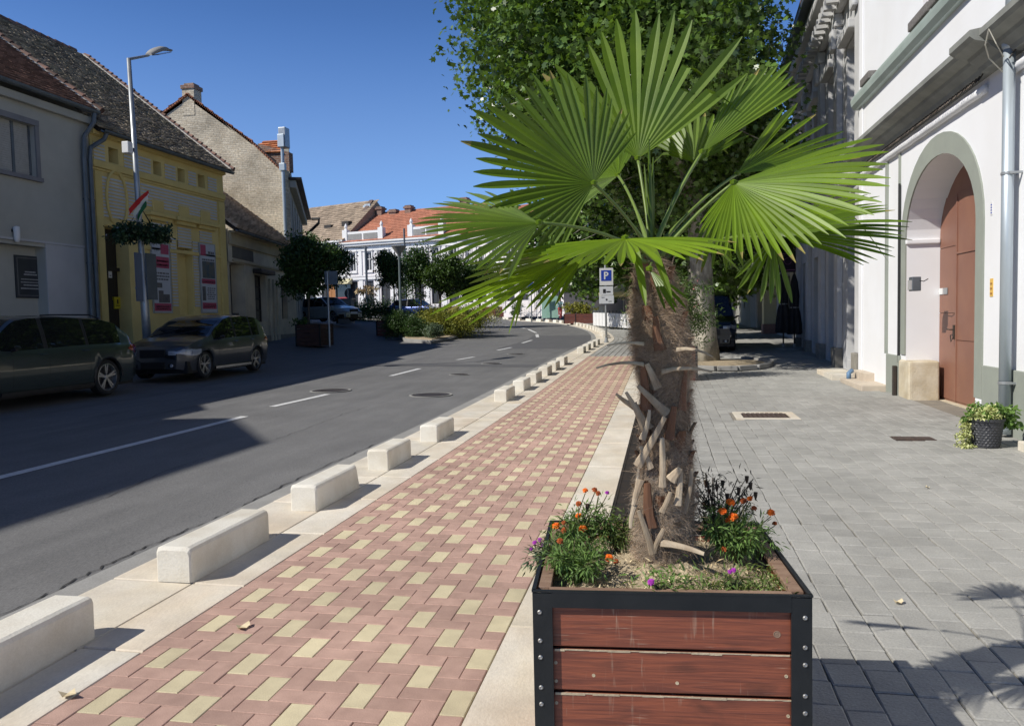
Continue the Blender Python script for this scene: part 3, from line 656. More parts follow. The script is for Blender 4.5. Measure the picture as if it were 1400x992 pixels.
# pale render field right of the recess and a thin string course
mb = MB(); pz = LY(60, 333)[1]; F.box(mb, r1, GY1-GY0-.42, -.1, pz, .0, .03); mb.build('render_panel', m_light_r, gh, bevel=.008)
mb = MB(); F.box(mb, -.0, GY1-GY0-.4, pz+.003, pz+.06, .0, .045); mb.build('string_course', m_light_r, gh)
for o in ops[:2]:
    mb = MB(); a, b, c, d = o[:4]
    F.box(mb, a-.12, b+.14, c-.1, c, -.05, .09); F.box(mb, a-.1, b+.12, d, d+.14, -.0, .05); F.box(mb, a-.1, a, c, d, 0, .04); F.box(mb, b, b+.12, c, d, 0, .04); mb.build('window_surround', m_surr, gh)
    mb = MB()
    n = 9; F.box(mb, a, b, c, d, -.2, -.16); f = mb.build('shutter', m_shutter, gh)
    mb = MB()
    for k in range(1, 3): x = a+(b-a)*k/3; F.box(mb, x-.035, x+.035, c, d, -.155, -.12)
    F.box(mb, a, a+.05, c, d, -.155, -.12); F.box(mb, b-.05, b, c, d, -.155, -.12); mb.build('shutter_frame', m_pipe_dk, f)
    mb = MB(); z = c+.03
    while z < d-.03: F.box(mb, a+.05, b-.05, z, z+.028, -.16, -.145); z += .055
    mb.build('shutter_slats', m_shutter, f, kind='stuff')
# roof of the grey house
eZ = 7.32; sl_ = Vector((-2.85, 0, 2.11)).normalized(); Hr = 6.6
mb = MB(); A0 = Vector((XE+.05, GY0, eZ)); A1 = Vector((XE+.05, GY1+.1, eZ)); B1 = A1+sl_*Hr; B0 = A0+sl_*Hr; Nn = Vector((2.11, 0, 2.85)).normalized()
mb.hexa([A0-Nn*.1, A1-Nn*.1, B1-Nn*.1, B0-Nn*.1, A0, A1, B1, B0]); C1 = B1+Vector((-5, 0, -3.7)); C0 = B0+Vector((-5, 0, -3.7)); mb.hexa([B0-Nn*.1, B1-Nn*.1, C1-Nn*.1, C0-Nn*.1, B0, B1, C1, C0])
mb.build('roof', m_wood_dk, gh)
tile_roof(gh, A0, (0, 1, 0), sl_, GY1-GY0+.05, Hr, m_tile_br, tw=.2, th=.2, wob=.004, tk=.04)
mb = MB(); 
for k in range(int(Hr/.3)): p = A1+sl_*(.3*k)+Vector((0, .0, 0)); mb.obox(p+sl_*.15+Nn*.045, sl_*.152, (0, .05, 0), Nn*(.02+jit(.006)))
mb.build('verge_mortar', m_mortar, gh)
mb = MB()
for k in range(int(Hr/.34)): p = A1+sl_*(.34*k+.0)+Vector((0, .14, 0)); mb.cr = random.random(); mb.tube([p+Nn*.06, p+sl_*.36+Nn*.035], [.085, .07], 8)
mb.build('verge_tiles', mat('verge_tiles', (.22, .12, .09), (.10, .07, .055), rough=.9, scale=4, attr=.5), gh, kind='stuff')
gutter(gh, (XE+.1, GY0, eZ-.03), (XE+.1, GY1+.05, eZ-.03), .085, m_pipe_dk)
mb = MB(); F.box(mb, 0, GY1-GY0, 6.95, 7.15, 0, .14); mb.build('eave_cornice', m_grey_r, gh, bevel=.02)
pipe('downpipe', gh, [(XE+.1, GY1-.1, eZ-.1), (XE+.08, GY1-.12, eZ-.35), (XF+.12, GY1-.3, eZ-.75), (XF+.1, GY1-.33, 6.0), (XF+.1, GY1-.33, .3)], .06, m_pipe_dk, clips=(1.5, 3.2, 4.9))
pipe('downpipe', gh, [(XE+.12, GY1+.35, eZ-.5), (XE+.05, GY1+.3, eZ-.7), (XF+.12, GY1-.08, eZ-1.0), (XF+.1, GY1-.1, 6.0), (XF+.1, GY1-.1, .3)], .06, m_pipe_dk, clips=(1.5, 3.2, 4.9))
# plaque
q0 = AX(18, 348, XF-.28); q1 = AX(60, 408, XF-.28); pl = thing('wall_plaque', 'dark engraved plaque with pale lettering lines in the recess of the grey house', 'plaque', (XF-.25, q0.y, q1.z))
F2 = Fac((XF-.28, 0, 0), (0, 1, 0), (1, 0, 0))
m_slate = mat('dark_slate', (.045, .05, .055), (.035, .038, .045), rough=.4, scale=4); m_pale = mat('pale_lettering', (.45, .45, .45), rough=.7)
mb = MB(); F2.box(mb, q0.y, q1.y, q1.z, q0.z, .002, .04); mb.build('panel', m_slate, pl, bevel=.008)
mb = MB(); 
W_ = q1.y-q0.y; H_ = q0.z-q1.z
for a, b, c, d in ((.05, .08, .05, .95), (.92, .95, .05, .95), (.08, .92, .05, .07), (.08, .92, .93, .95)): F2.box(mb, q0.y+W_*a, q0.y+W_*b, q1.z+H_*c, q1.z+H_*d, .041, .046)
mb.build('border', mat('plaque_border', (.16, .16, .16)), pl)
mb = MB(); rr = random.Random(3)
for zf, a, b, h in ((.60, .32, .68, .03), (.54, .28, .72, .03), (.43, .18, .82, .022), (.36, .16, .84, .022), (.29, .25, .75, .03), (.21, .15, .85, .03)):
    x = a
    while x < b: l = rr.uniform(.02, .045); F2.box(mb, q0.y+W_*x, q0.y+W_*(x+l), q1.z+H_*zf, q1.z+H_*(zf+h), .041, .045); x += l+.012
mb.build('lettering', m_pale, pl, kind='stuff')
q = AX(21, 320, XF+.06); mb = MB(); mb.lathe([(.0, -.2), (.05, -.19), (.07, -.1), (.075, .1), (.07, .17), (.0, .19)], 12, (XF+.1, q.y, q.z)); wl = thing('wall_lamp', 'small white lamp on the grey house wall above the plaque', 'wall lamp', (XF, q.y, q.z-.2)); mb.build('shade', m_white, wl, smooth=True)
mb = MB(); mb.box(XF, XF+.08, q.y-.05, q.y+.05, q.z+.05, q.z+.12); mb.build('bracket', m_black, wl)
mb = MB(); F.box(mb, 0, GY1-GY0, -.1, .95, 0.0, .028); 
# ------------------------------------------------------------------ yellow house
YY0, YY1 = 19.0, 25.55
yh = thing('yellow_house', 'yellow single storey house with grey striped panels, square vents and old tiled roof', 'house', (-18, 22, gz(-18, 22)))
F = Fac((XF, YY0, 0), (0, 1, 0), (1, 0, 0))
def LY(px, py, x=XF): q = AX(px, py, x); return q.y-YY0, q.z
def rect(px0, px1, pyT, pyB, pm=None):
    a = LY(px0, (pyT+pyB)/2)[0]; b = LY(px1, (pyT+pyB)/2)[0]; xm = (px0+px1)/2; return [a, b, LY(xm, pyB)[1], LY(xm, pyT)[1]]
door = rect(143, 179, 312, 488); door[2] = gz(XF, 19.6)+.02
niche = rect(244, 264, 330, 430); niche[2] = max(niche[2], .9)
vents = [rect(149, 161, 206, 218), rect(210, 220, 223, 236), rect(244, 252, 234, 246), rect(271.5, 279.5, 244, 254.5)]
for v in vents: c = (v[2]+v[3])/2; v[2] = c-.21; v[3] = c+.21; c = (v[0]+v[1])/2; v[0] = c-.2; v[1] = c+.2
zc = sum((v[2]+v[3])/2 for v in vents)/4
for v in vents: v[2] = zc-.21; v[3] = zc+.21
mb = MB(); F.wall(mb, YY1-YY0, -.2, 6.75, [door+[.45], niche+[.25]]+[v+[.3] for v in vents])
mb.face([F.pt(niche[0], niche[2], -.25), F.pt(niche[1], niche[2], -.25), F.pt(niche[1], niche[3], -.25), F.pt(niche[0], niche[3], -.25)])
for y in (YY0, YY1): mb.face([(XF, y, -.2), (-26, y, -.2), (-26, y, 6.75), (XF, y, 6.75)]); mb.face([(XF, y, 6.75), (-26, y, 6.75), (-20.8, y, 11.1)])
mb.face([(-26, YY0, -.2), (-26, YY1, -.2), (-26, YY1, 6.75), (-26, YY0, 6.75)])
mb.build('wall', m_yellow, yh, fix=False)
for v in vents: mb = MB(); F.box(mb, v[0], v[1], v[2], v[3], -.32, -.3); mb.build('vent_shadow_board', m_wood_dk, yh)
dr = MB(); F.box(dr, door[0], door[1], door[2], door[3], -.47, -.42); dr = dr.build('door', m_wood_dk, yh)
mb = MB(); W_ = door[1]-door[0]
for i in range(2):
    for j in range(3): a = door[0]+W_*(.08+.46*i); z = door[2]+.15+j*.85; F.box(mb, a, a+W_*.38, z, z+.72, -.418, -.39)
mb.build('door_panels', m_wood_dk, dr)
mb = MB(); F.box(mb, door[0], door[1], door[2]+2.55, door[2]+2.66, -.4, -.33); mb.build('transom', m_wood_dk, dr)
# mouldings: cornice, lower cornice, corner strips
def course(z0, z1, d, nm='cornice', a0=0, a1=None, m=m_yellow_d, bev=.03):
    mb = MB(); F.box(mb, a0, a1 if a1 is not None else YY1-YY0, z0, z1, -.02, d); mb.build(nm, m, yh, bevel=bev)
zt = zc+.42; course(zc+.55, 6.74, .13, bev=.02); course(zc+.40, zc+.55, .07)
zl = LY(200, 238)[1]; zl = (LY(125.4, 224)[1]+LY(299, 267)[1])/2
course(zl-.1, zl+.1, .09); course(zl-.17, zl-.1, .05)
course(door[3]+.02, door[3]+.14, .05, 'door_lintel', door[0]-.12, door[1]+.12)
for a, b in ((0.05, .32), (YY1-YY0-.42, YY1-YY0-.06)): mb = MB(); F.box(mb, a, b, .5, zl-.2, -.0, .07); mb.build('corner_pilaster', m_yellow_d, yh, bevel=.01)
# striped grey panels: fine horizontal bars
def stripes(a, b, z0, z1, nm='striped_panel', step=.095):
    mb = MB(); F.box(mb, a, b, z0, z1, .0, .012); p = mb.build(nm, m_yellow_d, yh); mb = MB(); z = z0+.02
    while z < z1-.03: F.box(mb, a, b, z, z+step*.58, .012, .028); z += step
    mb.build('stripes', m_ygrey, p, kind='stuff'); return p
vc_ = [(v[0]+v[1])/2 for v in vents]
for a, b in ((vc_[0]-1.0, vc_[0]-.38), (vc_[0]+.42, vc_[0]+1.0), (vc_[1]-1.05, vc_[1]-.35), (vc_[1]+.35, vc_[2]-.35), (vc_[2]+.35, vc_[3]-.35), (vc_[3]+.35, YY1-YY0-.45)):
    if a < .1: a = .1
    if b-a > .2: stripes(a, b, zc-.25, zc+.25)
dA = LY(128, 260)[0]; dB = LY(188, 280)[0]
p = stripes(max(.36, dA), dB, door[3]+.25, zl-.25)
oc = LY(158, 272); mb = MB(); ov = []
for k in range(33): t = 2*math.pi*k/32; ov.append(F.pt(oc[0]+.42*math.cos(t), oc[1]+.78*math.sin(t), .05))
mb.tube(ov, .045, 6); mb.build('oval_moulding', m_yellow_d, yh)
# upper field over the windows with hoods
A2 = LY(190, 280)[0]; A3 = LY(296, 300)[0]
hz = LY(250, 303)[1]
stripes(A2+.1, A3, hz+.25, zl-.25)
posters = [rect(206, 232, 332, 428), rect(272, 294, 333, 428)]
openings3 = [posters[0], niche, posters[1]]
pz0 = min(posters[0][2], posters[1][2]); pz1 = max(posters[0][3], posters[1][3])
for i, o in enumerate(openings3):
    c = (o[0]+o[1])/2; wd = .52
    mb = MB(); F.box(mb, c-wd-.08, c+wd+.08, hz-.02, hz+.1, .0, .22); F.box(mb, c-wd, c+wd, hz-.14, hz-.02, .0, .14); F.box(mb, c-.28, c+.28, hz+.1, hz+.5, .0, .06); mb.build('window_hood', m_yellow_d, yh, bevel=.025)
    stripes(c-.36, c+.36, hz-.85, hz-.22)
for a in ((posters[0][1]+niche[0])/2, (niche[1]+posters[1][0])/2): stripes(a-.14, a+.14, pz0+.2, pz1)
course(hz-1.05, hz-.93, .05, a0=A2-.1)
mb = MB(); F.box(mb, door[1]+.1, YY1-YY0-.02, .3, .95, 0.0, .05); F.box(mb, 0.04, door[0]-.1, .3, 1.15, .0, .06); mb.build('plinth', m_stone, yh, bevel=.01)
# roof
eZ = 6.9; sl_ = Vector((-3.75, 0, 2.94)).normalized(); Hr = 7.3; Nn = Vector((2.94, 0, 3.75)).normalized()
A0 = Vector((XE+.08, YY0+.05, eZ)); A1 = Vector((XE+.08, YY1+.2, eZ)); B1 = A1+sl_*Hr; B0 = A0+sl_*Hr
mb = MB(); mb.hexa([A0-Nn*.12, A1-Nn*.12, B1-Nn*.12, B0-Nn*.12, A0, A1, B1, B0]); C1 = B1+Vector((-5, 0, -3.9)); C0 = B0+Vector((-5, 0, -3.9)); mb.hexa([B0-Nn*.1, B1-Nn*.1, C1-Nn*.1, C0-Nn*.1, B0, B1, C1, C0]); mb.build('roof', m_wood_dk, yh)
tile_roof(yh, A0, (0, 1, 0), sl_, YY1-YY0+.2, Hr, m_tile_old, tw=.19, th=.15, wob=.013, tk=.028)
mb = MB()
for k in range(int(Hr/.3)): p = A1+sl_*(.3*k)-Vector((0, .16, 0)); mb.obox(p+sl_*.15+Nn*.06, sl_*.152, (0, .05, 0), Nn*(.02+jit(.006)))
mb.build('verge_mortar', m_mortar, yh)
mb = MB()
for k in range(int(Hr/.22)): p = A1+sl_*(.22*k); mb.cr = random.random(); mb.tube([p+Nn*.1, p+sl_*.25+Nn*.05], [.075, .06], 6)
mb.build('verge_tiles', m_tile_br, yh, kind='stuff')
mb = MB()
for k in range(int((YY1-YY0)/.33)): p = B0+Vector((0, .33*k, .02)); mb.cr = random.random(); mb.tube([p, p+Vector((0, .36, jit(.02)))], [.1, .085], 6)
mb.build('ridge_tiles', m_tile_br, yh, kind='stuff')
gutter(yh, (XE+.15, YY0+.1, eZ-.06), (XE+.15, YY1+.1, eZ-.06), .07, m_pipe_dk)
q = AX(172, 127, -21.5); mb = MB(); mb.box(q.x-.25, q.x+.25, q.y-.25, q.y+.25, 9.5, 11.25); mb.box(q.x-.3, q.x+.3, q.y-.3, q.y+.3, 11.05, 11.15); ch = mb.build('chimney', m_chim, yh)
# posters in the blind windows
m_post = mat('poster_paper', (.50, .52, .56), (.46, .48, .52), rough=.5, scale=3); m_pink = mat('poster_red', (.42, .07, .13), (.38, .06, .12), rough=.5); m_dkp = mat('poster_dark', (.07, .07, .09), (.16, .15, .14), rough=.5, scale=6); m_blu = mat('poster_blue', (.06, .10, .13), (.16, .14, .10), rough=.5, scale=5)
def poster(r, lab, blocks):
    t = thing('poster', lab, 'poster', F.pt((r[0]+r[1])/2, r[2], 0), 'posters on the yellow house'); mb = MB(); F.box(mb, r[0], r[1], r[2], r[3], .03, .05); mb.build('sheet', m_post, t)
    mb = MB(); w_, h_ = r[1]-r[0], r[3]-r[2]
    for e in ((0, 1, 0, .012), (0, 1, .988, 1), (0, .04, .012, .988), (.96, 1, .012, .988)): F.box(mb, r[0]+w_*e[0], r[0]+w_*e[1], r[2]+h_*e[2], r[2]+h_*e[3], .05, .062)
    mb.build('frame', m_steel, t)
    for mm, bl in blocks:
        mb = MB()
        for a, b, c, d in bl: F.box(mb, r[0]+w_*a, r[0]+w_*b, r[2]+h_*c, r[2]+h_*d, .0505, .054)
        mb.build('print', mm, t, kind='stuff' if len(bl) > 1 else None)
rr = random.Random(9)
def lines(a, b, z0, z1, n):
    out = []
    for i in range(n):
        z = z0+(z1-z0)*i/n; x = a+rr.uniform(0, .08)
        while x < b-.05: l = rr.uniform(.05, .14); out.append((x, min(b, x+l), z, z+(z1-z0)/n*.5)); x += l+.03
    return out
poster(posters[0], 'left tall poster on the yellow house, red band under its red top block', [(m_pink, [(.5, .92, .84, .98), (.06, .92, .64, .80), (.06, .94, .03, .14)]), (m_post, lines(.15, .85, .67, .78, 2)), (m_dkp, lines(.1, .42, .88, .9, 1)+lines(.12, .9, .47, .6, 3)+[(.12, .5, .36, .43), (.3, .55, .15, .32), (.55, .88, .15, .27)]), (m_white, lines(.12, .88, .05, .12, 2))])
poster(posters[1], 'right tall poster on the yellow house, with a dark picture and red bars', [(m_pink, [(.08, .4, .82, .97), (.1, .92, .42, .49), (.08, .93, .06, .15)]), (m_blu, [(.15, .92, .50, .74)]), (m_dkp, lines(.5, .9, .85, .92, 1)+lines(.35, .9, .2, .38, 6)+[(.1, .3, .18, .38)]+lines(.1, .9, .75, .8, 1)), (m_post, lines(.15, .85, .44, .47, 1)+lines(.15, .85, .08, .13, 2))])
q = AX(159, 414, XF-.40); ys_ = thing('yellow_notice', 'small yellow notice on the dark door of the yellow house', 'notice', q); mb = MB(); mb.box(XF-.415, XF-.36, q.y-.13, q.y+.13, q.z-.17, q.z+.17); mb.build('plate', mat('notice_yellow', (.6, .5, .03)), ys_)
mb = MB(); mb.box(XF-.358, XF-.355, q.y-.02, q.y+.04, q.z-.03, q.z+.1); mb.box(XF-.358, XF-.355, q.y-.08, q.y+.08, q.z-.09, q.z-.07); mb.build('print', m_black, ys_, kind='stuff')
q = AX(150, 375, XF-.40); ys_ = thing('door_sticker', 'small white notice high on the dark door of the yellow house', 'notice', q); mb = MB(); mb.box(XF-.415, XF-.38, q.y-.07, q.y+.07, q.z-.1, q.z+.1); mb.build('plate', m_white, ys_)
mb = MB(); mb.box(XF-.378, XF-.376, q.y-.04, q.y+.04, q.z-.05, q.z-.02); mb.build('print', m_dkp, ys_)
# ------------------------------------------------------------------ low cream house, turned away from the street
dirc = Vector((-math.sin(R(11.5)), math.cos(R(11.5)), 0)); nc = Vector((dirc.y, -dirc.x, 0))
CP = Vector((-15.2, 25.75, 0)); CL = 8.9; chs = thing('cream_house', 'low weathered cream house with striped tile roof, beside the yellow house', 'house', (-17, 29, gz(-17, 29)))
F = Fac(CP, dirc, nc)
def onF(px, py, F, d=0):
    dd = ray(px, py); P0 = F.P+F.n*d; t = (Vector((P0.x, P0.y, EYE.z))-EYE).dot(F.n)/dd.dot(F.n); q = EYE+dd*t; return (q-Vector((P0.x, P0.y, 0))).dot(F.u), q.z
def frect(F, px0, px1, pyT, pyB, d=0):
    a = onF(px0, (pyT+pyB)/2, F, d)[0]; b = onF(px1, (pyT+pyB)/2, F, d)[0]; xm = (px0+px1)/2; return [a, b, onF(xm, pyB, F, d)[1], onF(xm, pyT, F, d)[1]]
dr_ = frect(F, 314, 335, 360, 440); dr_[2] = gz(-15.6, 27)+.05
sh1 = frect(F, 349, 364, 376, 440); sh2 = frect(F, 385, 393, 378, 436)
ez = (onF(304.5, 309, F, .25)[1]+onF(389, 333, F, .25)[1])/2
mb = MB(); F.wall(mb, CL, -.2, ez-.1, [dr_+[.5], sh1+[.3], sh2+[.3]])
mb.face([F.pt(CL, -.2), F.pt(CL, -.2, -8), F.pt(CL, ez, -8), F.pt(CL, ez)]); mb.face([F.pt(0, -.2), F.pt(0, -.2, -8), F.pt(0, ez, -8), F.pt(0, ez)])
mb.build('wall', m_cream, chs, fix=False)
mb = MB(); F.box(mb, dr_[0], dr_[1], dr_[2], dr_[3], -.55, -.5); mb.build('door', mat('brown_door', (.10, .08, .06), (.075, .06, .05), rough=.7, stretch=(4, 4, .5)), chs)
for s_ in (sh1, sh2):
    f = F.window(chs, *s_, d=-.22, mf=m_wood_dk, cross=(1, 3), mg=glass_mat('shop_glass', (.03, .03, .03), rough=.05), name='shop_window')  # plain dark panes in both shop windows
for i in range(3):
    a = sh1[1]+.35+i*.5
    mb = MB(); F.box(mb, a, a+.22, gz(-16, 29), 3.35, .0, .1); mb.build('pilaster', m_cream, chs, bevel=.02)
mb = MB(); F.box(mb, 0, CL, ez-.55, ez-.12, 0, .1); F.box(mb, 0, CL, ez-.14, ez-.05, 0, .24); F.box(mb, .3, CL, ez-1.15, ez-1.05, 0, .06); mb.build('cornice', m_cream_t, chs, bevel=.03)
mb = MB(); F.box(mb, .35, 2.7, ez-1.0, ez-.58, 0, .02); mb.build('sign_board', mat('dark_board', (.13, .125, .10), (.10, .095, .08), rough=.9), chs)
mb = MB(); F.box(mb, sh1[0]-.2, sh1[0]+1.7, sh1[3]+.02, sh1[3]+.2, 0, .35); mb.build('shop_blind_box', m_wood_dk, chs, bevel=.03)
mb = MB(); F.box(mb, .02, .45, .3, 1.9, .0, .12); mb.build('meter_box', mat('meter_box', (.10, .09, .075)), chs, bevel=.01)
mb = MB(); F.box(mb, 0, CL, -.1, 1.0, 0, .04); mb.build('plinth', m_stone, chs)
sl_ = (-nc*.80+Vector((0, 0, .60))).normalized(); E0 = F.pt(-.1, ez, .32); Hr = 5.2; Nn = dirc.cross(sl_); Nn = -Nn if Nn.z < 0 else Nn
mb = MB(); E1 = E0+dirc*(CL+.2); mb.hexa([E0-Nn*.1, E1-Nn*.1, E1+sl_*Hr-Nn*.1, E0+sl_*Hr-Nn*.1, E0, E1, E1+sl_*Hr, E0+sl_*Hr]); mb.build('roof', m_wood_dk, chs)
tile_roof(chs, E0, dirc, sl_, CL+.2, Hr, m_tile_strp, tw=.22, th=.30, tk=.085, wob=.006)
gutter(chs, E0+Vector((0, 0, -.05))+nc*.05, E1+Vector((0, 0, -.05))+nc*.05, .07, m_pipe_dk)
# ------------------------------------------------------------------ tall brick house: blank gable towards us
BY = 33.6
bh = thing('brick_gable_house', 'tall house with a bare pale brick gable and stepped red tiled roof', 'house', (-21, BY, gz(-21, BY)))
P = lambda a, b: AY(a, b, BY)
ap = P(257, 131); s1_ = P(345, 195); s2_ = P(384, 232); cor = P(389, 236); cx = cor.x
dx_ = (ap.x-P(220, 158).x); dz_ = ap.z-P(220, 158).z; bl = Vector((ap.x-dx_*3.2, BY, ap.z-dz_*3.2))
mb = MB(); zg = 0
prof = [Vector((cx, BY, zg)), Vector((cx, BY, s2_.z)), Vector((s2_.x, BY, s2_.z)), s1_, ap, bl, Vector((bl.x, BY, zg))]
DEP = 15
mb.prism(prof, (0, .45, 0)); mb.build('gable_wall', m_gable, bh)
FB = Fac((cx+.0, BY+.45, 0), (-.40, .917, 0), (.917, .40, 0)); mb = MB(); ezb = s2_.z-.4
ops = [(1.5+2.6*k, 2.6+2.6*k, z, z+1.9) for k in range(5) for z in (1.9, 5.6)]
FB.wall(mb, DEP-.5, 0, ezb, ops, depth=.12); mb.build('front_wall', m_grey_r, bh, fix=False)
for o in ops: FB.window(bh, *o, d=-.1)
mb = MB(); FB.box(mb, .0, DEP-.5, ezb-.35, ezb, 0, .3); FB.box(mb, .0, DEP-.5, 4.3, 4.5, 0, .1); mb.build('front_cornice', m_grey_r, bh, bevel=.04)
# roof slopes: main steep slope to the street side, then a flatter skirt in red tiles
rp = [ap, s1_, Vector((cx+.0, BY, s2_.z+.1))]
for a, b, mm in ((ap, s1_, m_tile_red), ):
    V_ = (a-b); E = b+Vector((0, -.06, .05)); tile_roof(bh, E, (-.4, .917, 0), V_, DEP, V_.length, mm, tw=.3, th=.3, tk=.04)
V_ = ap-bl; tile_roof(bh, bl+Vector((0, -.06, .05)), (-.4, .917, 0), V_, DEP, V_.length, m_tile_red, tw=.3, th=.3, tk=.04)
mb = MB(); mb.prism([bl, ap, s1_, s1_+Vector((0, 0, -.12)), ap+Vector((0, 0, -.15)), bl+Vector((0, 0, -.12))], (-.4*DEP, .917*DEP, 0)); mb.build('roof', m_wood_dk, bh)
# parapet block with pinkish patch and orange tiles behind
tq = P(349, 187); tr = P(384, 190)
mb = MB(); mb.prism([Vector((s1_.x-.2, BY+.5, s2_.z)), Vector((cx, BY+.5, s2_.z)), Vector((cx, BY+.5, P(384, 205).z)), Vector((s1_.x, BY+.5, P(345, 193).z))], (0, .4, 0)); mb.build('parapet', m_chim, bh)
tile_roof(bh, (s1_.x-.1, BY+.45, P(365, 207).z), (1, 0, 0), (0, .55, .6), cx-s1_.x-.2, .85, mat('orange_tiles', (.50, .20, .09), (.42, .16, .07), rough=.85, scale=6, attr=.3), tw=.28, th=.16, tk=.05)
mb = MB()
for k in range(40):
    t = k/40; p = ap.lerp(s1_, t); mb.cr = random.random(); mb.obox(p+Vector((0, -.03, .03)), (ap-s1_).normalized()*.09, (0, .07, 0), (.02, 0, .035))
for k in range(22):
    t = k/22; p = ap.lerp(bl, t*.6); mb.cr = random.random(); mb.obox(p+Vector((0, -.03, .03)), (ap-bl).normalized()*.09, (0, .07, 0), (-.02, 0, .035))
for k in range(14):
    t = k/14; p = s1_.lerp(s2_, t); mb.cr = random.random(); mb.obox(p+Vector((0, -.03, .02)), (s1_-s2_).normalized()*.09, (0, .07, 0), (.02, 0, .03))
mb.build('verge_bricks', m_tile_red, bh, kind='stuff')
mb = MB(); c = P(257, 122); mb.box(c.x-.3, c.x+.3, BY-.02, BY+.6, ap.z-.9, c.z+.0); ch = mb.build('chimney', m_gable, bh)
mb = MB(); mb.box(c.x-.36, c.x+.36, BY-.07, BY+.66, c.z+.01, c.z+.2); mb.box(c.x-.25, c.x+.25, BY+.05, BY+.55, c.z+.2, c.z+.3); mb.build('chimney_cap', m_chim, ch, bevel=.03)
mb = MB(); q = P(388, 180); a_ = P(384.5, 203); b_ = P(393, 175)
mb.box(a_.x, b_.x, BY-.25, BY+.2, a_.z, b_.z); mb.build('metal_flue_box', m_steel, bh, bevel=.03)
mb = MB(); q1 = P(384, 203); q2 = P(392, 185); mb.box(q1.x+.0, q2.x, BY-.32, BY-.255, q1.z, q2.z); mb.build('metal_hopper', m_zinc, bh, bevel=.02)
zz = P(390, 234).z; mb = MB(); mb.box(cx-.15, cx+.12, BY-.22, BY-.02, P(390, 234).z, P(390, 224).z); mb.build('rain_hopper', m_zinc, bh, bevel=.02)
pipe('downpipe', bh, [(cx-.02, BY-.1, a_.z), (cx-.02, BY-.1, .8)], .075, m_zinc)
g1 = AD(411, 262, 44); mb = MB(); 
FB.box(mb, -.1, DEP-.4, ezb, ezb+.12, -.1, .55); mb.build('eave_board', m_wood_dk, bh)
gp = FB.pt(DEP-.6, ezb+.05, .6); pipe('gutter_elbow', bh, [gp, gp+Vector((.5, 0, -.02)), gp+Vector((.45, 0, -.3)), gp+Vector((-.4, 0, -1.0))], .09, m_black)
# curved volute wall end on the street front
mb = MB(); vol = [FB.pt(.05, s2_.z-.4, .02)]+[FB.pt(.05+4.5*t, s2_.z-.45+2.0*(1-t)**2.2, .02) for t in [i/10 for i in range(11)]]
mb.prism(vol, (-.35, 0, 0)); mb.build('volute_gable', m_grey_r, bh)
# ================================================================== BUILDINGS, RIGHT SIDE
XR = 3.95
m_gate = mat('brown_gate_paint', (.27, .13, .085), (.235, .11, .075), rough=.5, scale=2, bump=.08, bscale=25, big=.35, bigcol=(.20, .10, .075), bigscale=1.2)
m_cornice = mat('grey_cornice', (.27, .28, .255), (.20, .205, .19), rough=.9, scale=3, bump=.2, big=.4, bigcol=(.14, .145, .135))
m_teal = mat('pale_green_gutter', (.50, .58, .54), (.42, .50, .46), rough=.5, scale=2, metal=.2, big=.3)
m_sandst = mat('yellowed_stone', (.62, .56, .44), (.52, .44, .30), rough=.9, scale=4, bump=.5, bscale=30, big=.6, bigcol=(.38, .32, .22), bigscale=3)
m_step = mat('step_stone', (.56, .48, .38), (.48, .41, .33), rough=.9, scale=5, bump=.3, rnd=.1)
RB0, RB1 = 2.0, 17.0
wb = thing('white_building', 'white rendered building with an arched brown gate on the right', 'building', (8, 9, 0))
FR = Fac((XR, RB1, 0), (0, -1, 0), (-1, 0, 0))       # a runs towards the camera
def ra(Y): return RB1-Y
aL, aR = ra(13.95), ra(11.0)      # inner arch jambs
ac = (aL+aR)/2; ar = (aR-aL)/2; spz = 2.62; arH = 1.09
def arch(a_c, r, h, z0, n=20, p=1.0):
    out = []
    for i in range(n+1): t = math.pi*(1-i/n); out.append((a_c+r*math.cos(t), z0+h*math.sin(t)**p))
    return out
inner = arch(ac, ar, arH, spz); outer = arch(ac, ar+.24, arH+.30, spz)
WT = 9.5
mb = MB()
# wall with an arched hole
mb.face([FR.pt(-.0, -.2), FR.pt(aL, -.2), FR.pt(aL, spz), FR.pt(0, spz)]); mb.face([FR.pt(aR, -.2), FR.pt(15, -.2), FR.pt(15, spz), FR.pt(aR, spz)])
mb.face([FR.pt(0, spz), FR.pt(aL, spz), FR.pt(aL, 4.3), FR.pt(0, 4.3)]); mb.face([FR.pt(aR, spz), FR.pt(15, spz), FR.pt(15, 4.3), FR.pt(aR, 4.3)])
for (a, z), (b, y) in zip(inner, inner[1:]): mb.face([FR.pt(a, z), FR.pt(b, y), FR.pt(b, 4.3), FR.pt(a, 4.3)])
FR.wall(mb, 15, 4.3, WT, [(ra(13.2), ra(12.75), 5.95, 7.1), (ra(9.6), ra(9.1), 5.95, 7.1)], depth=.12)
DP = -.55
jam = [(aL, -.2)]+inner+[(aR, -.2)]
for (a, z), (b, y) in zip(jam, jam[1:]): mb.face([FR.pt(a, z), FR.pt(b, y), FR.pt(b, y, DP-.3), FR.pt(a, z, DP-.3)])
mb.face([(XR, RB1, -.2), (12, RB1, -.2), (12, RB1, WT), (XR, RB1, WT)]); mb.face([(XR, 2, -.2), (12, 2, -.2), (12, 2, WT), (XR, 2, WT)])
mb.build('wall', m_white_wall, wb, fix=False)
F0 = FR
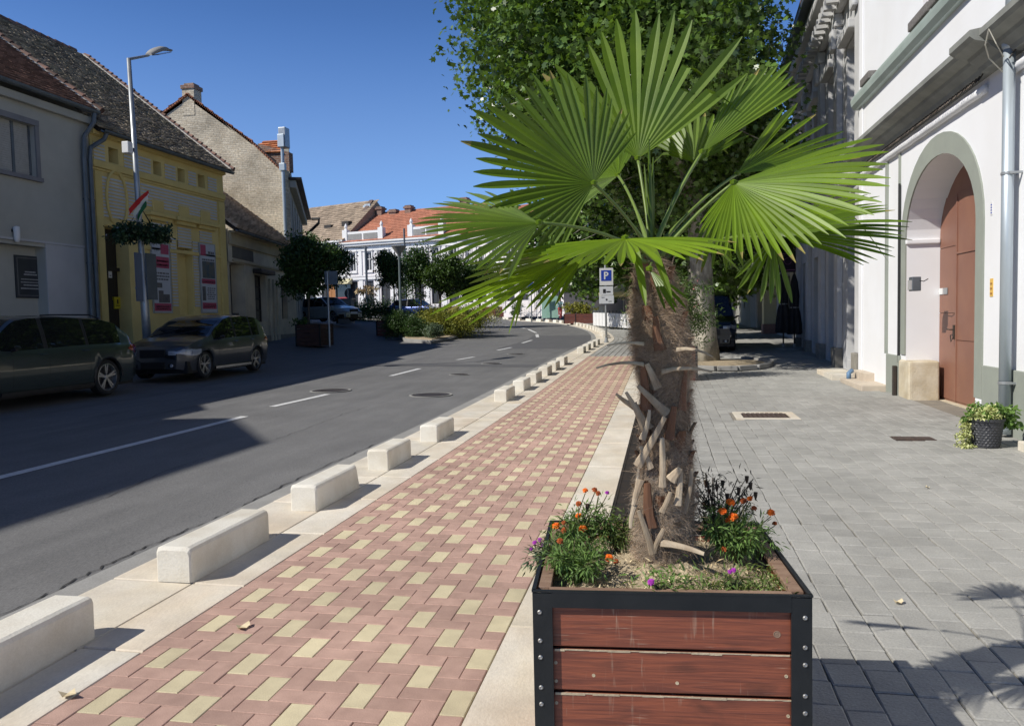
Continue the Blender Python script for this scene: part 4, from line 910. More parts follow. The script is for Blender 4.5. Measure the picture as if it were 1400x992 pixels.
# coloured arch surround, 2 cm proud
mb = MB()
def ring(mb, inn, out, d0, d1):
    for k in range(len(inn)-1):
        p = [inn[k], inn[k+1], out[k+1], out[k]]; lo = [FR.pt(a, z, d0) for a, z in p]; hi = [FR.pt(a, z, d1) for a, z in p]; mb.hexa(lo+hi)
ring(mb, inner, outer, .0, .022)
FR.box(mb, aR, aR+.24, .35, spz, 0, .022); FR.box(mb, aL-.24, aL, .75, spz, 0, .022); mb.build('arch_surround', m_green_trim, wb, fix=True)
# inner moulding below the springing (left reveal)
mb = MB(); mb.box(XR-.02, XR+.5, 13.9, 13.98, spz-.06, spz+.02); mb.build('impost', m_white_wall, wb, bevel=.02)
# gate
gt_ = MB(); GX = XR+.5
gl = inner; 
gate_o = arch(ac, ar+.1, arH+.1, spz)
hole = [(aL-.05, 0.03)]+gate_o+[(aR+.05, .03)]
mb = MB(); mb.prism([FR.pt(a, z, -.52) for a, z in hole], (.04, 0, 0)); gate = mb.build('gate', m_gate, wb)
am = ra(13.25)-.02; am = ra(12.47+.0)
for nm, a0, a1, z0, z1 in (('gate_panel', aL+.02, am-.62, .08, 1.05), ('gate_panel', aL+.02, am-.62, 1.07, 1.95), ('gate_panel', aL+.02, am-.62, 1.97, 2.9),): pass
# measured seams on the gate plane
def ga(px, py): q = AX(px, py, GX); return ra(q.y), q.z
s_mid = ga(1307, 420)[0]; w_top = ga(1325, 344)[1]; s_r = ga(1332, 420)[0]
pan = [(aL-.1, s_mid-.008, .06, 1.42), (aL-.1, s_mid-.008, 1.43, 2.46), (aL-.1, s_mid-.008, 2.47, 3.25), (s_mid+.008, aR+.1, .06, 1.0), (s_mid+.008, aR+.1, 1.01, w_top), (s_mid+.008, aR+.1, w_top+.02, 3.25)]
for a0, a1, z0, z1 in pan:
    mb = MB(); a0 = max(a0, aL+.005); a1 = min(a1, aR-.005); FR.box(mb, a0, a1, z0, z1, -.52, -.505); mb.build('sheet_panel', m_gate, gate, bevel=.004)
mb = MB(); FR.box(mb, s_mid-.02, s_mid+.03, .06, 3.2, -.506, -.49); FR.box(mb, s_mid+.03, aR-.03, w_top+.0, w_top+.03, -.506, -.488); mb.build('seam_strip', m_gate, gate, bevel=.004)
q = ga(1306, 453); mb = MB(); FR.box(mb, q[0]-.03, q[0]+.02, q[1]-.12, q[1]+.1, -.49, -.47); mb.tube([FR.pt(q[0]-.0, q[1]+.03, -.47), FR.pt(q[0]-.0, q[1]+.03, -.42), FR.pt(q[0]-.12, q[1]+.035, -.42)], .011, 6); mb.tube([FR.pt(q[0], q[1]-.08, -.47), FR.pt(q[0]+.0, q[1]-.16, -.44), FR.pt(q[0], q[1]-.05, -.43)], .009, 6); mb.build('handle', m_iron, gate)
q = ga(1290, 398); mb = MB(); FR.box(mb, q[0]-.19, q[0]-.02, q[1]-.05, q[1]+.05, -.5, -.49); mb.build('name_plate', m_white, gate); mb = MB(); FR.box(mb, q[0]+.01, q[0]+.19, q[1]-.05, q[1]+.05, -.5, -.49); mb.build('letter_slot', m_steel, gate)
mb = MB(); mb.box(XR+.42, XR+.6, 13.95-2.95, 13.95, -.02, .03); mb.build('threshold', m_sandst, wb)
# stone guard at the left jamb, plinths, white bit right
mb = MB(); mb.box(XR-.05, XR+.42, 13.62, 14.2, -.02, .66); o = mb.build('guard_stone', m_sandst, wb, bevel=.05, seg=3)
mb = MB(); mb.box(XR-.02, XR+.4, 10.72, 10.98, -.02, .36); mb.build('guard_stone', m_white_wall, wb, bevel=.03)
mb = MB(); FR.box(mb, ra(14.95), ra(14.22), -.02, .72, 0, .05); mb.build('plinth', m_green_trim, wb, bevel=.008)
mb = MB(); FR.box(mb, ra(10.70), ra(4.2), -.02, .78, 0, .04); mb.build('plinth', m_green_trim, wb, bevel=.008)
# vertical dark strips: recesses / pilaster edges (cables and pipes on the wall)
mb = MB(); mb.tube([FR.pt(ra(14.25), z, .035) for z in (.6, 1.5, 2.5, 3.6)], .018, 6); mb.build('cable', m_black, wb)
mb = MB(); FR.box(mb, ra(14.33), ra(14.27), .7, 4.1, .0, .03); mb.build('trim_strip', m_green_trim, wb)
mb = MB(); FR.box(mb, ra(15.05), ra(15.0), .72, 4.1, .0, .05); mb.build('trim_strip', m_green_trim, wb)
mb = MB(); mb.box(XR-.12, XR-.06, 14.22, 14.3, -.0, .55); mb.build('downpipe_foot', m_iron, wb, bevel=.01)
# cornice running over the arch (bends round the downpipe)
def corn(mb, Ya, Yb, z, d, prof):
    pa = [FR.pt(ra(Ya), z+q[1], q[0]*d) for q in prof]; pb = [FR.pt(ra(Yb), z+q[1], q[0]*d) for q in prof]; mb.prism(pa, pb[0]-pa[0])
PR = [(0, -.30), (.30, -.29), (.36, -.24), (.55, -.17), (.60, -.13), (.90, -.09), (1, -.05), (1, .02), (.0, .10)]
mb = MB(); corn(mb, 17.0, 10.55, 4.62, .40, PR); mb.build('cornice', m_cornice, wb)
mb = MB(); corn(mb, 10.55, 9.9, 4.62, .50, PR); mb.build('cornice_block', m_cornice, wb)
mb = MB(); corn(mb, 9.9, 2.0, 4.62, .40, PR); mb.build('cornice', m_cornice, wb)
rr = random.Random(2)
mb = MB()
for k in range(70):     # pigeon spikes / ragged tiles under the cornice
    y = 16.6-k*.1; 
    if 9.9 < y < 10.6: continue
    mb.tube([FR.pt(ra(y), 4.33, .10), FR.pt(ra(y)+rr.uniform(-.03, .03), 4.24, .16)], .009, 4)
mb.build('bird_spikes', m_iron, wb, kind='stuff')
# white ledge below it
mb = MB(); mb.tube([FR.pt(ra(y), 4.17+.004*math.sin(y*9), .035) for y in np.arange(17, 10.4, -.3)], .055, 8); mb.build('ledge_moulding', m_white_wall, wb, smooth=True)
mb = MB(); mb.tube([FR.pt(ra(y), 4.17, .035) for y in np.arange(10.0, 2, -.5)], .055, 8); mb.build('ledge_moulding', m_white_wall, wb, smooth=True)
# pale gutter line with grey blocks
mb = MB(); corn(mb, 17.2, 2, 5.70, .16, [(0, -.16), (.5, -.16), (.9, -.09), (1, 0), (1, .04), (0, .05)]); mb.build('band_gutter', m_teal, wb)
mb = MB(); mb.tube([FR.pt(ra(y), 5.77, .1) for y in np.arange(17.2, 2, -.5)], .035, 6); mb.build('band_rail', m_teal, wb)
for px, py, l in ((1188, 118, .65), (1262, 25, .9), (1288, 0, .6)):
    q = AX(px, py, XR-.08); mb = MB(); FR.box(mb, ra(q.y)-l*.5, ra(q.y)+l*.5, 5.78, 5.92, .02, .17); mb.build('bird_block', mat('grey_brush_%d' % px, (.2, .19, .18), (.13, .12, .115), rough=1, scale=30, bump=1), wb, bevel=.02)
for o in ((ra(13.2), ra(12.75), 5.95, 7.1), (ra(9.6), ra(9.1), 5.95, 7.1)): mb = MB(); FR.box(mb, o[0], o[1], o[2], o[3], -.14, -.11); mb.build('vent_shutter', mat('vent_red', (.2, .11, .1)), wb)
mb = MB(); FR.box(mb, -.05, .2, -.0, WT, .0, .03); mb.build('corner_strip', m_white_wall, wb, bevel=.01)
mb = MB(); corn(mb, 17.3, 2, WT, .5, [(0, -.4), (.3, -.35), (.6, -.2), (1, -.1), (1, .1), (0, .1)]); mb.build('eave_cornice', m_white_wall, wb)
mb = MB(); mb.prism([(XR-.5, 2, WT+.1), (XR+4.5, 2, WT+3), (12.5, 2, WT+.1)], (0, 15.3, 0)); mb.build('roof', m_tile_br, wb)
# downpipe
py_ = AX(1377, 300, XR-.12).y
mb = MB(); mb.tube([(XR-.12, py_, .25), (XR-.12, py_, 4.42)], .062, 16); mb.tube([(XR-.12, py_, .05), (XR-.12, py_, .25)], .07, 12); 
mb.build('downpipe', m_zinc, wb, smooth=True)
mb = MB(); mb.tube([(XR-.12, py_, 4.5), (XR-.10, py_-.02, 5.4), (XR-.12, py_-.02, 8.9)], .058, 16); mb.build('downpipe', m_zinc, wb, smooth=True)
mb = MB(); mb.lathe([(.06, 0), (.075, .03), (.085, .12), (.06, .2)], 16, (XR-.12, py_, 4.36)); mb.build('pipe_collar', m_zinc, wb)
for z in (.62, 2.98): 
    mb = MB(); mb.lathe([(.066, 0), (.072, .005), (.072, .03), (.066, .035)], 16, (XR-.12, py_, z)); mb.box(XR-.135, XR+0, py_+.062, py_+.09, z+.005, z+.03); mb.box(XR-.135, XR, py_-.09, py_-.062, z+.005, z+.03); mb.build('pipe_clip', m_steel, wb)
mb = MB(); c = [AX(1352, 40, XR-.42), AX(1347, 62, XR-.41), AX(1352, 80, XR-.3), AX(1372, 100, XR-.12), AX(1382, 88, XR-.1)]; mb.tube(c, .008, 5); c = [AX(1352, 40, XR-.42), AX(1362, 60, XR-.35), AX(1372, 78, XR-.2)]; mb.tube(c, .006, 5); mb.build('wire', mat('wire_pale', (.5, .48, .4)), wb)
# lamp box with cable on the reveal wall
q = AX(1257, 388, XR); lb = thing('wall_light_box', 'small dark square lamp box on the white wall left of the brown gate', 'wall lamp', (XR-.04, q.y, q.z-.1))
mb = MB(); mb.box(XR-.13, XR, q.y-.09, q.y+.09, q.z-.11, q.z+.11); mb.build('housing', m_pipe_dk, lb, bevel=.01)
mb = MB(); mb.box(XR-.15, XR-.13, q.y-.075, q.y+.075, q.z-.09, q.z+.06); mb.build('lens', mat('lamp_lens', (.45, .44, .43), rough=.3), lb)
mb = MB(); mb.tube([(XR-.02, q.y-.09, q.z+.05), (XR-.012, q.y-.25, q.z+.03), (XR-.0, q.y-.4, q.z+.06)], .007, 5); mb.build('cable', m_black, lb)
# small signs
q = AX(1356, 285, XR); t = thing('number_sign', 'small white sign with blue marks on the white wall right of the arch', 'sign', (XR, q.y, q.z-.08)); mb = MB(); mb.box(XR-.006, XR, q.y-.03, q.y+.03, q.z-.08, q.z+.08); mb.build('plate', m_white, t)
mb = MB(); m_bl = mat('sign_blue', (.02, .06, .42), (.018, .055, .38), rough=.4); 
for k in range(4): mb.box(XR-.009, XR-.006, q.y-.018, q.y+.012, q.z-.06+k*.032, q.z-.045+k*.032)
mb.build('print', m_bl, t, kind='stuff')
q = AX(1356, 393, XR); t = thing('yellow_sign', 'small yellow sign on the white wall beside the brown gate', 'sign', (XR, q.y, q.z-.1)); mb = MB(); mb.box(XR-.006, XR, q.y-.045, q.y+.045, q.z-.11, q.z+.11); mb.build('plate', mat('sign_yellow', (.78, .5, .12)), t)
mb = MB()
for k in range(3): mb.box(XR-.009, XR-.006, q.y-.03, q.y+.03, q.z-.085+k*.06, q.z-.06+k*.06)
mb.build('print', mat('sign_brown', (.4, .2, .05)), t, kind='stuff')
# steps in front of the next entrance
def slab_step(name, lab, x0, x1, y0, y1, z0, z1, nx, m=m_step):
    t = thing(name, lab, 'steps', ((x0+x1)/2, (y0+y1)/2, z0))
    for i in range(nx):
        a = y0+(y1-y0)*i/nx; mb = MB(); mb.box(x0, x1, a+.003, a+(y1-y0)/nx-.003, z0-.1, z1); mb.build('slab', m, t, bevel=.012)
    return t
slab_step('entrance_steps', 'low buff stone entrance step on the pavement by the white wall', 3.5, XR+.1, 14.95, 16.7, .03, .15, 3)
slab_step('upper_step', 'upper buff stone step resting behind the low entrance step', 3.78, XR+.05, 15.9, 16.9, .15, .3, 2)
mb = MB(); mb.tube([(3.62, 16.5, .12), (3.62, 16.5, .26), (3.7, 16.6, .3)], .045, 10); t = thing('blue_bollard_stub', 'short blue curved pipe stub standing on the entrance step', 'pipe stub', (3.62, 16.5, .15)); mb.build('pipe', mat('blue_paint', (.12, .22, .36), rough=.5), t, smooth=True)
slab_step('side_step', 'pale stone step at the far end of the sunlit entrance', 3.4, 3.95, 17.0, 18.6, .1, .2, 2, m_lime)
# ------------------------------------------------------------------ next building, in tree shade: pilasters, openings, ornate cornice
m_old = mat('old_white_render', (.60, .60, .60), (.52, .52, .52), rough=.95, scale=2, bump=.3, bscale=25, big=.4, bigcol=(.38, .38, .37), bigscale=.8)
nb = thing('pilastered_building', 'old pale building with pilasters and a deep cornice, dappled by tree shade', 'building', (9, 26, .1))
a3 = R(3); NB0 = 17.05; XN = 4.1; L_ = 12.0; NT = 9.45
FN = Fac((XN+math.sin(a3)*L_, NB0+math.cos(a3)*L_, 0), (-math.sin(a3), -math.cos(a3), 0), (-math.cos(a3), math.sin(a3), 0))
ops = []
for t_, w_, z0, z1 in ((1.9, .9, .35, 3.1), (4.7, 1.1, .25, 3.1), (7.6, 1.3, .3, 3.1), (10.4, 1.2, .35, 3.1)): ops.append((L_-t_-w_/2, L_-t_+w_/2, z0, z1, .3))
for t_ in (1.9, 4.7, 7.6, 10.4): ops.append((L_-t_-.6, L_-t_+.6, 4.95, 7.5, .25))
mb = MB(); FN.wall(mb, L_, -.2, NT, ops); b0 = FN.pt(L_, 0); b1 = FN.pt(0, 0)
for q_ in (b0, b1): mb.face([(q_.x, q_.y, -.2), (12, q_.y, -.2), (12, q_.y, NT), (q_.x, q_.y, NT)])
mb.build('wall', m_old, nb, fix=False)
for i, o in enumerate(ops):
    if i < 4: mb = MB(); FN.box(mb, *o[:4], -.3, -.25); mb.build('shop_door', mat('dark_green_door%d' % i, (.05, .08, .07), rough=.3) if i else m_wood_dk, nb)
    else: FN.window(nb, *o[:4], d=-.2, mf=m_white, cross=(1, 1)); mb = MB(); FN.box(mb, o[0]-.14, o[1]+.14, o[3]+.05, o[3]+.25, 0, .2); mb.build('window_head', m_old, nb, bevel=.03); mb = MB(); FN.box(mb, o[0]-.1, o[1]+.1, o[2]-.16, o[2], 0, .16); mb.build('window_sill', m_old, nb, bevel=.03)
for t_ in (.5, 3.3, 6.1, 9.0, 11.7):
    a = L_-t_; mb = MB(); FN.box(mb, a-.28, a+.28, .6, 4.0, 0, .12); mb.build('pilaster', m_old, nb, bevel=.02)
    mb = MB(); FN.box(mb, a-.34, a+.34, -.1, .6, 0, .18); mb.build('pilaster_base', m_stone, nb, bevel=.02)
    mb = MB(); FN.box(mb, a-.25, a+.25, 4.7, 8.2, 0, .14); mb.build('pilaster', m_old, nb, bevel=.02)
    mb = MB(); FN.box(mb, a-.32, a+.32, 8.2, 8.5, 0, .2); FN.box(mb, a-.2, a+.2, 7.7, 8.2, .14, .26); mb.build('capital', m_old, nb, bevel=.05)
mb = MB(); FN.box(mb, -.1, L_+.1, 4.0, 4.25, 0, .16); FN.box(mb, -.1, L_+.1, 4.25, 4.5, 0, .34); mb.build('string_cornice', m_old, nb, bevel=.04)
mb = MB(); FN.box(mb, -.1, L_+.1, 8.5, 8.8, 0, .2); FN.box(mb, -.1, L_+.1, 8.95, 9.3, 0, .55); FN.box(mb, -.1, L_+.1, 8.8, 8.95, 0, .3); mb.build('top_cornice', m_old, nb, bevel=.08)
mb = MB(); FN.box(mb, -.1, L_+.1, 9.33, 9.47, 0, .75); mb.build('eave_board', m_pipe_dk, nb)
mb = MB()
for k in range(28): a = .2+k*.42; FN.box(mb, a, a+.16, 8.55, 8.78, .2, .45)
mb.build('cornice_brackets', m_old, nb, kind='stuff')
mb = MB(); e0 = FN.pt(L_, NT+.03, .75); e1 = FN.pt(0, NT+.03, .75); mb.hexa([e0, e1, (12, e1.y, NT+3), (12, e0.y, NT+3), e0+Vector((0, 0, .1)), e1+Vector((0, 0, .1)), (12, e1.y, NT+3.1), (12, e0.y, NT+3.1)]); mb.build('roof', m_tile_br, nb)
# ------------------------------------------------------------------ shop beyond with lean-to awning and yellow pier
sh = thing('shaded_shop', 'narrow shop front in deep shade with a yellow pier, beyond the pilastered building', 'building', (7, 38, .4))
yp = AY(1052, 440, 39.0)
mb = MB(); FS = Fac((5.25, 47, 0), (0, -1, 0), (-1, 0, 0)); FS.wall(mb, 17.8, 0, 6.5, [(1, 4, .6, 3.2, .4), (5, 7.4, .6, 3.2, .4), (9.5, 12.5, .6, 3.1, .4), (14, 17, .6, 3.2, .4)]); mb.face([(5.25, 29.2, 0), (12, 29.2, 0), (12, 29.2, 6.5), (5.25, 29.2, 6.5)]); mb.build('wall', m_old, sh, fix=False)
for a, b in ((1, 4), (5, 7.4), (9.5, 12.5), (14, 17)): FS.window(sh, a, b, .6, 3.2, d=-.3, mf=m_wood_dk, cross=(2, 0), name='shop_window')
mb = MB(); mb.prism([(5.0, 29.2, 6.5), (8, 29.2, 8.5), (12, 29.2, 6.5)], (0, 17.8, 0)); mb.build('roof', m_tile_br, sh)
pr_ = thing('yellow_pier', 'sunlit cream-yellow wall pier with a reddish foot beside the dark passage', 'pier', (4.3, 38.6, .5))
mb = MB(); a = AY(1044, 400, 38.6); b = AY(1064, 400, 38.6); mb.box(a.x, b.x, 38.5, 39.2, .4, 3.4); mb.build('shaft', mat('cream_yellow', (.72, .66, .42), (.66, .6, .38), rough=.9, scale=2), pr_); mb = MB(); mb.box(a.x-.04, b.x+.04, 38.46, 39.24, .3, .95); mb.build('foot', mat('brick_foot', (.42, .25, .2), (.35, .2, .17), rough=.9), pr_, bevel=.02)
aw = thing('shop_awning', 'pale sloping canvas awning over the dark passage', 'awning', (3.6, 42, 3)); p0 = AY(1006, 372, 41); p1 = AY(1052, 343, 41); 
mb = MB(); mb.hexa([p0, p0+Vector((0, 3.5, 0)), p1+Vector((0, 3.5, 0)), p1, p0+Vector((0, 0, .06)), p0+Vector((0, 3.5, .06)), p1+Vector((0, 3.5, .06)), p1+Vector((0, 0, .06))]); mb.build('canopy', m_white, aw)
mb = MB(); mb.box(p0.x-.02, p0.x+.02, 41, 44.5, p0.z-.25, p0.z); mb.build('valance', m_white, aw); mb = MB(); mb.tube([p1, (5.25, 41, p1.z)], .03, 6); mb.tube([p0, (5.25, 41, p0.z-.6)], .02, 6); mb.build('arm', m_steel, aw)
# hanging sign
q = AY(1077, 357, 30); hs = thing('hanging_sign', 'dark purple square sign hanging from the shaded wall', 'sign', q); mb = MB(); mb.box(q.x-.3, q.x+.3, q.y-.03, q.y+.03, q.z-.4, q.z+.35); mb.build('board', mat('purple_board', (.05, .03, .06)), hs, bevel=.01)
mb = MB(); mb.box(q.x-.24, q.x+.24, q.y-.035, q.y-.031, q.z-.34, q.z-.3); mb.box(q.x-.24, q.x+.24, q.y-.035, q.y-.031, q.z+.25, q.z+.29); mb.lathe([(.11, 0), (.13, .002)], 16, (q.x, q.y-.034, q.z), 'y'); mb.build('print', mat('sign_pink', (.35, .15, .3)), hs, kind='stuff'); mb = MB(); mb.tube([(q.x+.2, q.y, q.z+.4), (4.1, q.y, q.z+.4)], .02, 6); mb.build('arm', m_iron, hs)
# tall house further down to close the street
cb = thing('street_end_house', 'plain dim house closing the street behind the plane trees', 'building', (2, 75, 1)); FB2 = Fac((-3, 74, 0), (1, 0, 0), (0, -1, 0))
ops = [(1+2.6*k, 2.1+2.6*k, z, z+1.7, .15) for k in range(9) for z in (2.6, 6)]
mb = MB(); FB2.wall(mb, 26, 0, 9, ops); mb.face([(-3, 74, 0), (-3, 88, 0), (-3, 88, 9), (-3, 74, 9)]); mb.build('wall', m_cream, cb, fix=False)
for o in ops: FB2.window(cb, *o[:4], d=-.1)
mb = MB(); mb.prism([(-3.5, 73.5, 9), (-3.5, 80, 12.5), (-3.5, 88, 9)], (27, 0, 0)); mb.build('roof', m_tile_red, cb)
rs = thing('right_row_house', 'plain house continuing the right side row behind the trees', 'building', (8, 60, 1)); FR2 = Fac((5, 73, 0), (0, -1, 0), (-1, 0, 0)); ops = [(1+2.6*k, 2.1+2.6*k, z, z+1.7, .15) for k in range(9) for z in (1.8, 5)]
mb = MB(); FR2.wall(mb, 25.5, 0, 8, ops); mb.face([(5, 47.5, 0), (14, 47.5, 0), (14, 47.5, 8), (5, 47.5, 8)]); mb.build('wall', m_grey_r, rs, fix=False)
for o in ops: FR2.window(rs, *o[:4], d=-.1)
mb = MB(); mb.prism([(4.5, 47.4, 8), (9.5, 47.4, 11), (14, 47.4, 8)], (0, 26, 0)); mb.build('roof', m_tile_br, rs)
# ================================================================== FAR SIDE OF THE SQUARE
m_fw = mat('far_white_render', (.82, .81, .79), (.78, .77, .75), rough=.95, scale=1, big=.3, bigcol=(.6, .59, .56))
m_fp = mat('far_pale_pink_render', (.80, .755, .74), (.75, .70, .69), rough=.95, scale=1, big=.3)
m_red_far = mat('far_red_tiles', (.48, .20, .12), (.40, .165, .10), rough=.9, scale=1.5, attr=.15, big=.3)
m_fglass = glass_mat('far_window_glass', (.05, .05, .052), .25, .3)
def far_house(name, lab, A, B, z0, zt, m, cols, lowh, uph, ridge, mroof, depth=11, gable=True, roofz=4.5, arches=False, trim=None, doors=(), roof_h=None):
    """A, B ground points left/right of the facade"""
    A = Vector(A); B = Vector(B); A.z = B.z = 0; u = (B-A).normalized(); n = Vector((u.y, -u.x, 0)); W = (B-A).length
    t = thing(name, lab, 'building', ((A+B)/2-n*depth/2)+Vector((0, 0, z0))); F = Fac(A, u, n); ops = []; kinds = []
    H = zt-z0; st = z0+H*.47
    for k in range(cols):
        c = W*(k+.5)/cols; ww = min(.5, W/cols*.22)
        if k in doors: ops.append((c-.8, c+.8, z0+.1, z0+lowh+.6, .4))
        else: ops.append((c-ww*1.25, c+ww*1.25, z0+.55, z0+lowh+.35, .25))
        ops.append((c-ww*.85, c+ww*.85, st+.9, st+.9+uph, .22))
    mb = MB(); F.wall(mb, W, z0-1, zt, ops)
    for a in (0, W): mb.face([F.pt(a, z0-1), F.pt(a, z0-1, -depth), F.pt(a, zt, -depth), F.pt(a, zt)]); mb.face([F.pt(a, zt), F.pt(a, zt, -depth), F.pt(a, zt+roofz, -depth/2)])
    mb.build('wall', m, t, fix=False); tr = trim or m
    for i, o in enumerate(ops):
        F.window(t, *o[:4], d=-.15, mf=m_white if i % 2 else m_wood_dk, cross=(1, 1), fw_=.07, mg=m_fglass)
        if i % 2:
            mb = MB(); a, b, c, d = o[:4]; 
            F.box(mb, a-.2, b+.2, c-.22, c-.06, 0, .14); F.box(mb, a-.18, a-.04, c-.06, d, 0, .09); F.box(mb, b+.04, b+.18, c-.06, d, 0, .09)
            if arches:
                pts = [(F.pt((a+b)/2+(b-a)*.75*math.cos(t_), d+.35+(b-a)*.75*math.sin(t_), 0)) for t_ in [math.pi*j/10 for j in range(11)]]
                mb.tube(pts, .09, 5)
            else:
                mb.prism([F.pt(a-.25, d+.3, 0), F.pt(b+.25, d+.3, 0), F.pt((a+b)/2, d+.75, 0)], n*.18)
            F.box(mb, a-.22, b+.22, d+.1, d+.28, 0, .16); mb.build('window_surround', tr, t)
    mb = MB(); F.box(mb, -.1, W+.1, st-.05, st+.18, 0, .14); F.box(mb, -.1, W+.1, st+.3, st+.4, 0, .08); mb.build('string_course', tr, t)
    mb = MB(); F.box(mb, -.2, W+.2, zt-.85, zt-.45, 0, .12); F.box(mb, -.2, W+.2, zt-.3, zt-.05, 0, .45); F.box(mb, -.2, W+.2, zt-.05, zt+.12, 0, .6); mb.build('cornice', tr, t)
    for k in range(cols+1):
        a = W*k/cols; mb = MB(); F.box(mb, max(0, a-.2), min(W, a+.2), st+.4, zt-.85, 0, .09); mb.build('pilaster', tr, t)
        mb = MB(); F.box(mb, max(0, a-.25), min(W, a+.25), z0-.5, st-.05, 0, .07); mb.build('pier', tr, t)
    mb = MB(); p = [F.pt(-.3, zt+.1, .5), F.pt(-.3, zt+roofz, -depth/2), F.pt(-.3, zt+.1, -depth-.3)]; mb.prism(p, u*(W+.6)); rf = mb.build('roof', mroof, t)
    V_ = p[1]-p[0]; tile_roof(t, p[0]+Vector((0, 0, .03)), u, V_, W+.6, V_.length, mroof, tw=.5, th=.42, tk=.04)
    return t, F, W, st
# facade line fitted to the photo
DW = 86
A1 = AD(384, 440, DW+5); B1 = AD(474, 434, DW); C1 = AD(634, 434, DW-6)
z0 = gz(B1.x, B1.y)-.15
zt1 = AD(449, 333, DW+1.5).z; zt2 = AD(520, 331, DW-2).z
t1, F1_, W1, st1 = far_house('buff_roof_house', 'far white two storey house with a buff tiled roof, at the left of the square', A1, B1, z0, zt1, m_fw, 5, 2.6, 1.9, 0, m_tile_buff, roofz=4.9, trim=m_fw)
t2, F2_, W2, st2 = far_house('red_roof_house', 'far white two storey house with red tiled roof and arched window hoods', B1, C1, z0, zt2, m_fp, 7, 2.9, 2.0, 0, m_red_far, roofz=3.9, arches=True, trim=m_fw)
# parapet pieces with finials on the red roofed house
for a0, a1 in ((.3, 4.9), (8.6, 12.3)):
    mb = MB(); F2_.box(mb, a0, a1, zt2+.12, zt2+1.25, -.25, .25); mb.build('parapet', m_fw, t2, bevel=.03)
    mb = MB(); F2_.box(mb, a0+.4, a0+(a1-a0)*.47, zt2+.4, zt2+1.0, .25, .3); F2_.box(mb, a0+(a1-a0)*.53, a1-.4, zt2+.4, zt2+1.0, .25, .3); mb.build('parapet_panel', m_concrete, t2)
    for a in (a0, a1):
        mb = MB(); F2_.box(mb, a-.3, a+.3, zt2+.12, zt2+1.5, -.3, .32); p = F2_.pt(a, zt2+1.5); mb.lathe([(.25, 0), (.12, .15), (.2, .35), (.1, .6), (.0, .75)], 8, p); mb.build('finial', m_fw, t2)
# fire wall between the two roofs and chimneys
mb = MB(); d = 11; mb.prism([F2_.pt(.2, zt2, .3), F2_.pt(.2, zt1+5.2, -d/2), F2_.pt(.2, zt1-.5, -d-.2)], -F2_.u*.5); mb.build('fire_wall', mat('dark_fire_wall', (.16, .115, .095), (.12, .09, .08), rough=.95, scale=2), t1)
m_dch = mat('dark_chimney', (.13, .085, .07), (.10, .07, .06), rough=.95, scale=4)
def chim(t, F, a, zb, zt, w=.9, d=-4.8, m=None): mb = MB(); F.box(mb, a-w/2, a+w/2, zb, zt, d-.8, d); F.box(mb, a-w/2-.12, a+w/2+.12, zt-.35, zt-.15, d-.92, d+.12); mb.build('chimney', m or m_dch, t)
def a_on(F, px, d): 
    dd = ray(px, 300); P0 = F.P+F.n*d; tt = (Vector((P0.x, P0.y, 0))-Vector((0, 0, 0))).dot(F.n)/dd.dot(F.n); q = dd*tt; return (Vector((q.x, q.y, 0))-Vector((P0.x, P0.y, 0))).dot(F.u)
for px, pt_, w_ in ((457, 291, .7), (463, 290, .9), (470, 290, .7), (491, 285, .9)): chim(t1, F1_, a_on(F1_, px, -5.2), zt1+3.5, AD(px, pt_, DW+6).z, w_*.75)
for px, pt_, w_ in ((521, 282, .9), (539, 287, 1.2), (560, 283, 1.0), (636, 278, 1.1)): chim(t2, F2_, a_on(F2_, px, -5.2), zt2+2.5, AD(px, pt_, DW+3).z, w_*.75, m=m_chim)
chim(t1, F1_, a_on(F1_, 504, -5), zt1+3.5, AD(504, 281, DW+5).z, .8, m=m_zinc)
# roof hatches
for px, py in ((449, 312), (473, 309)):
    a = a_on(F1_, px, -1.8); z = AD(px, py, DW+3).z; mb = MB(); F1_.box(mb, a-.5, a+.5, z-.2, z+.35, -2.9, -1.6); mb.build('roof_hatch', m_wood_dk, t1)
# red niche, shop door, awning on the left house
q = AD(440, 363, DW+1); mb = MB(); a = a_on(F1_, 440, 0); F1_.box(mb, a-.9, a+.9, q.z-.25, q.z+.45, .1, .4); mb.build('red_niche_roof', m_red_far, t1)
sd = thing('red_shopfront', 'small red shop front with yellow blind in the far white house', 'shop front', F1_.pt(a_on(F1_, 466, 0), z0, .2)); a = a_on(F1_, 466, .1); mb = MB(); F1_.box(mb, a-1.1, a+1.1, z0, z0+1.6, .1, .2); mb.build('panel', mat('shop_red', (.35, .05, .06)), sd); mb = MB(); F1_.box(mb, a-1.1, a+1.1, z0+1.6, z0+3.0, .1, .16); mb.build('window', m_dark_glass, sd); mb = MB(); mb.prism([F1_.pt(a-1.3, z0+3.0, .9), F1_.pt(a-1.3, z0+3.6, .1), F1_.pt(a-1.3, z0+3.0, .1)], F1_.u*2.6); mb.build('blind', mat('blind_yellow', (.6, .55, .35)), sd)
dd_ = thing('orange_door', 'orange wooden door in the far white house', 'door', F1_.pt(a_on(F1_, 451, 0), z0, .1)); a = a_on(F1_, 451, .05); mb = MB(); F1_.box(mb, a-.75, a+.75, z0, z0+3.6, .03, .1); mb.build('leaf', mat('orange_wood', (.45, .2, .07)), dd_, bevel=.03); mb = MB(); F1_.box(mb, a-.5, a-.05, z0+.3, z0+2.9, .1, .13); F1_.box(mb, a+.05, a+.5, z0+.3, z0+2.9, .1, .13); mb.build('panels', mat('orange_wood_b', (.36, .16, .06)), dd_, kind='stuff')
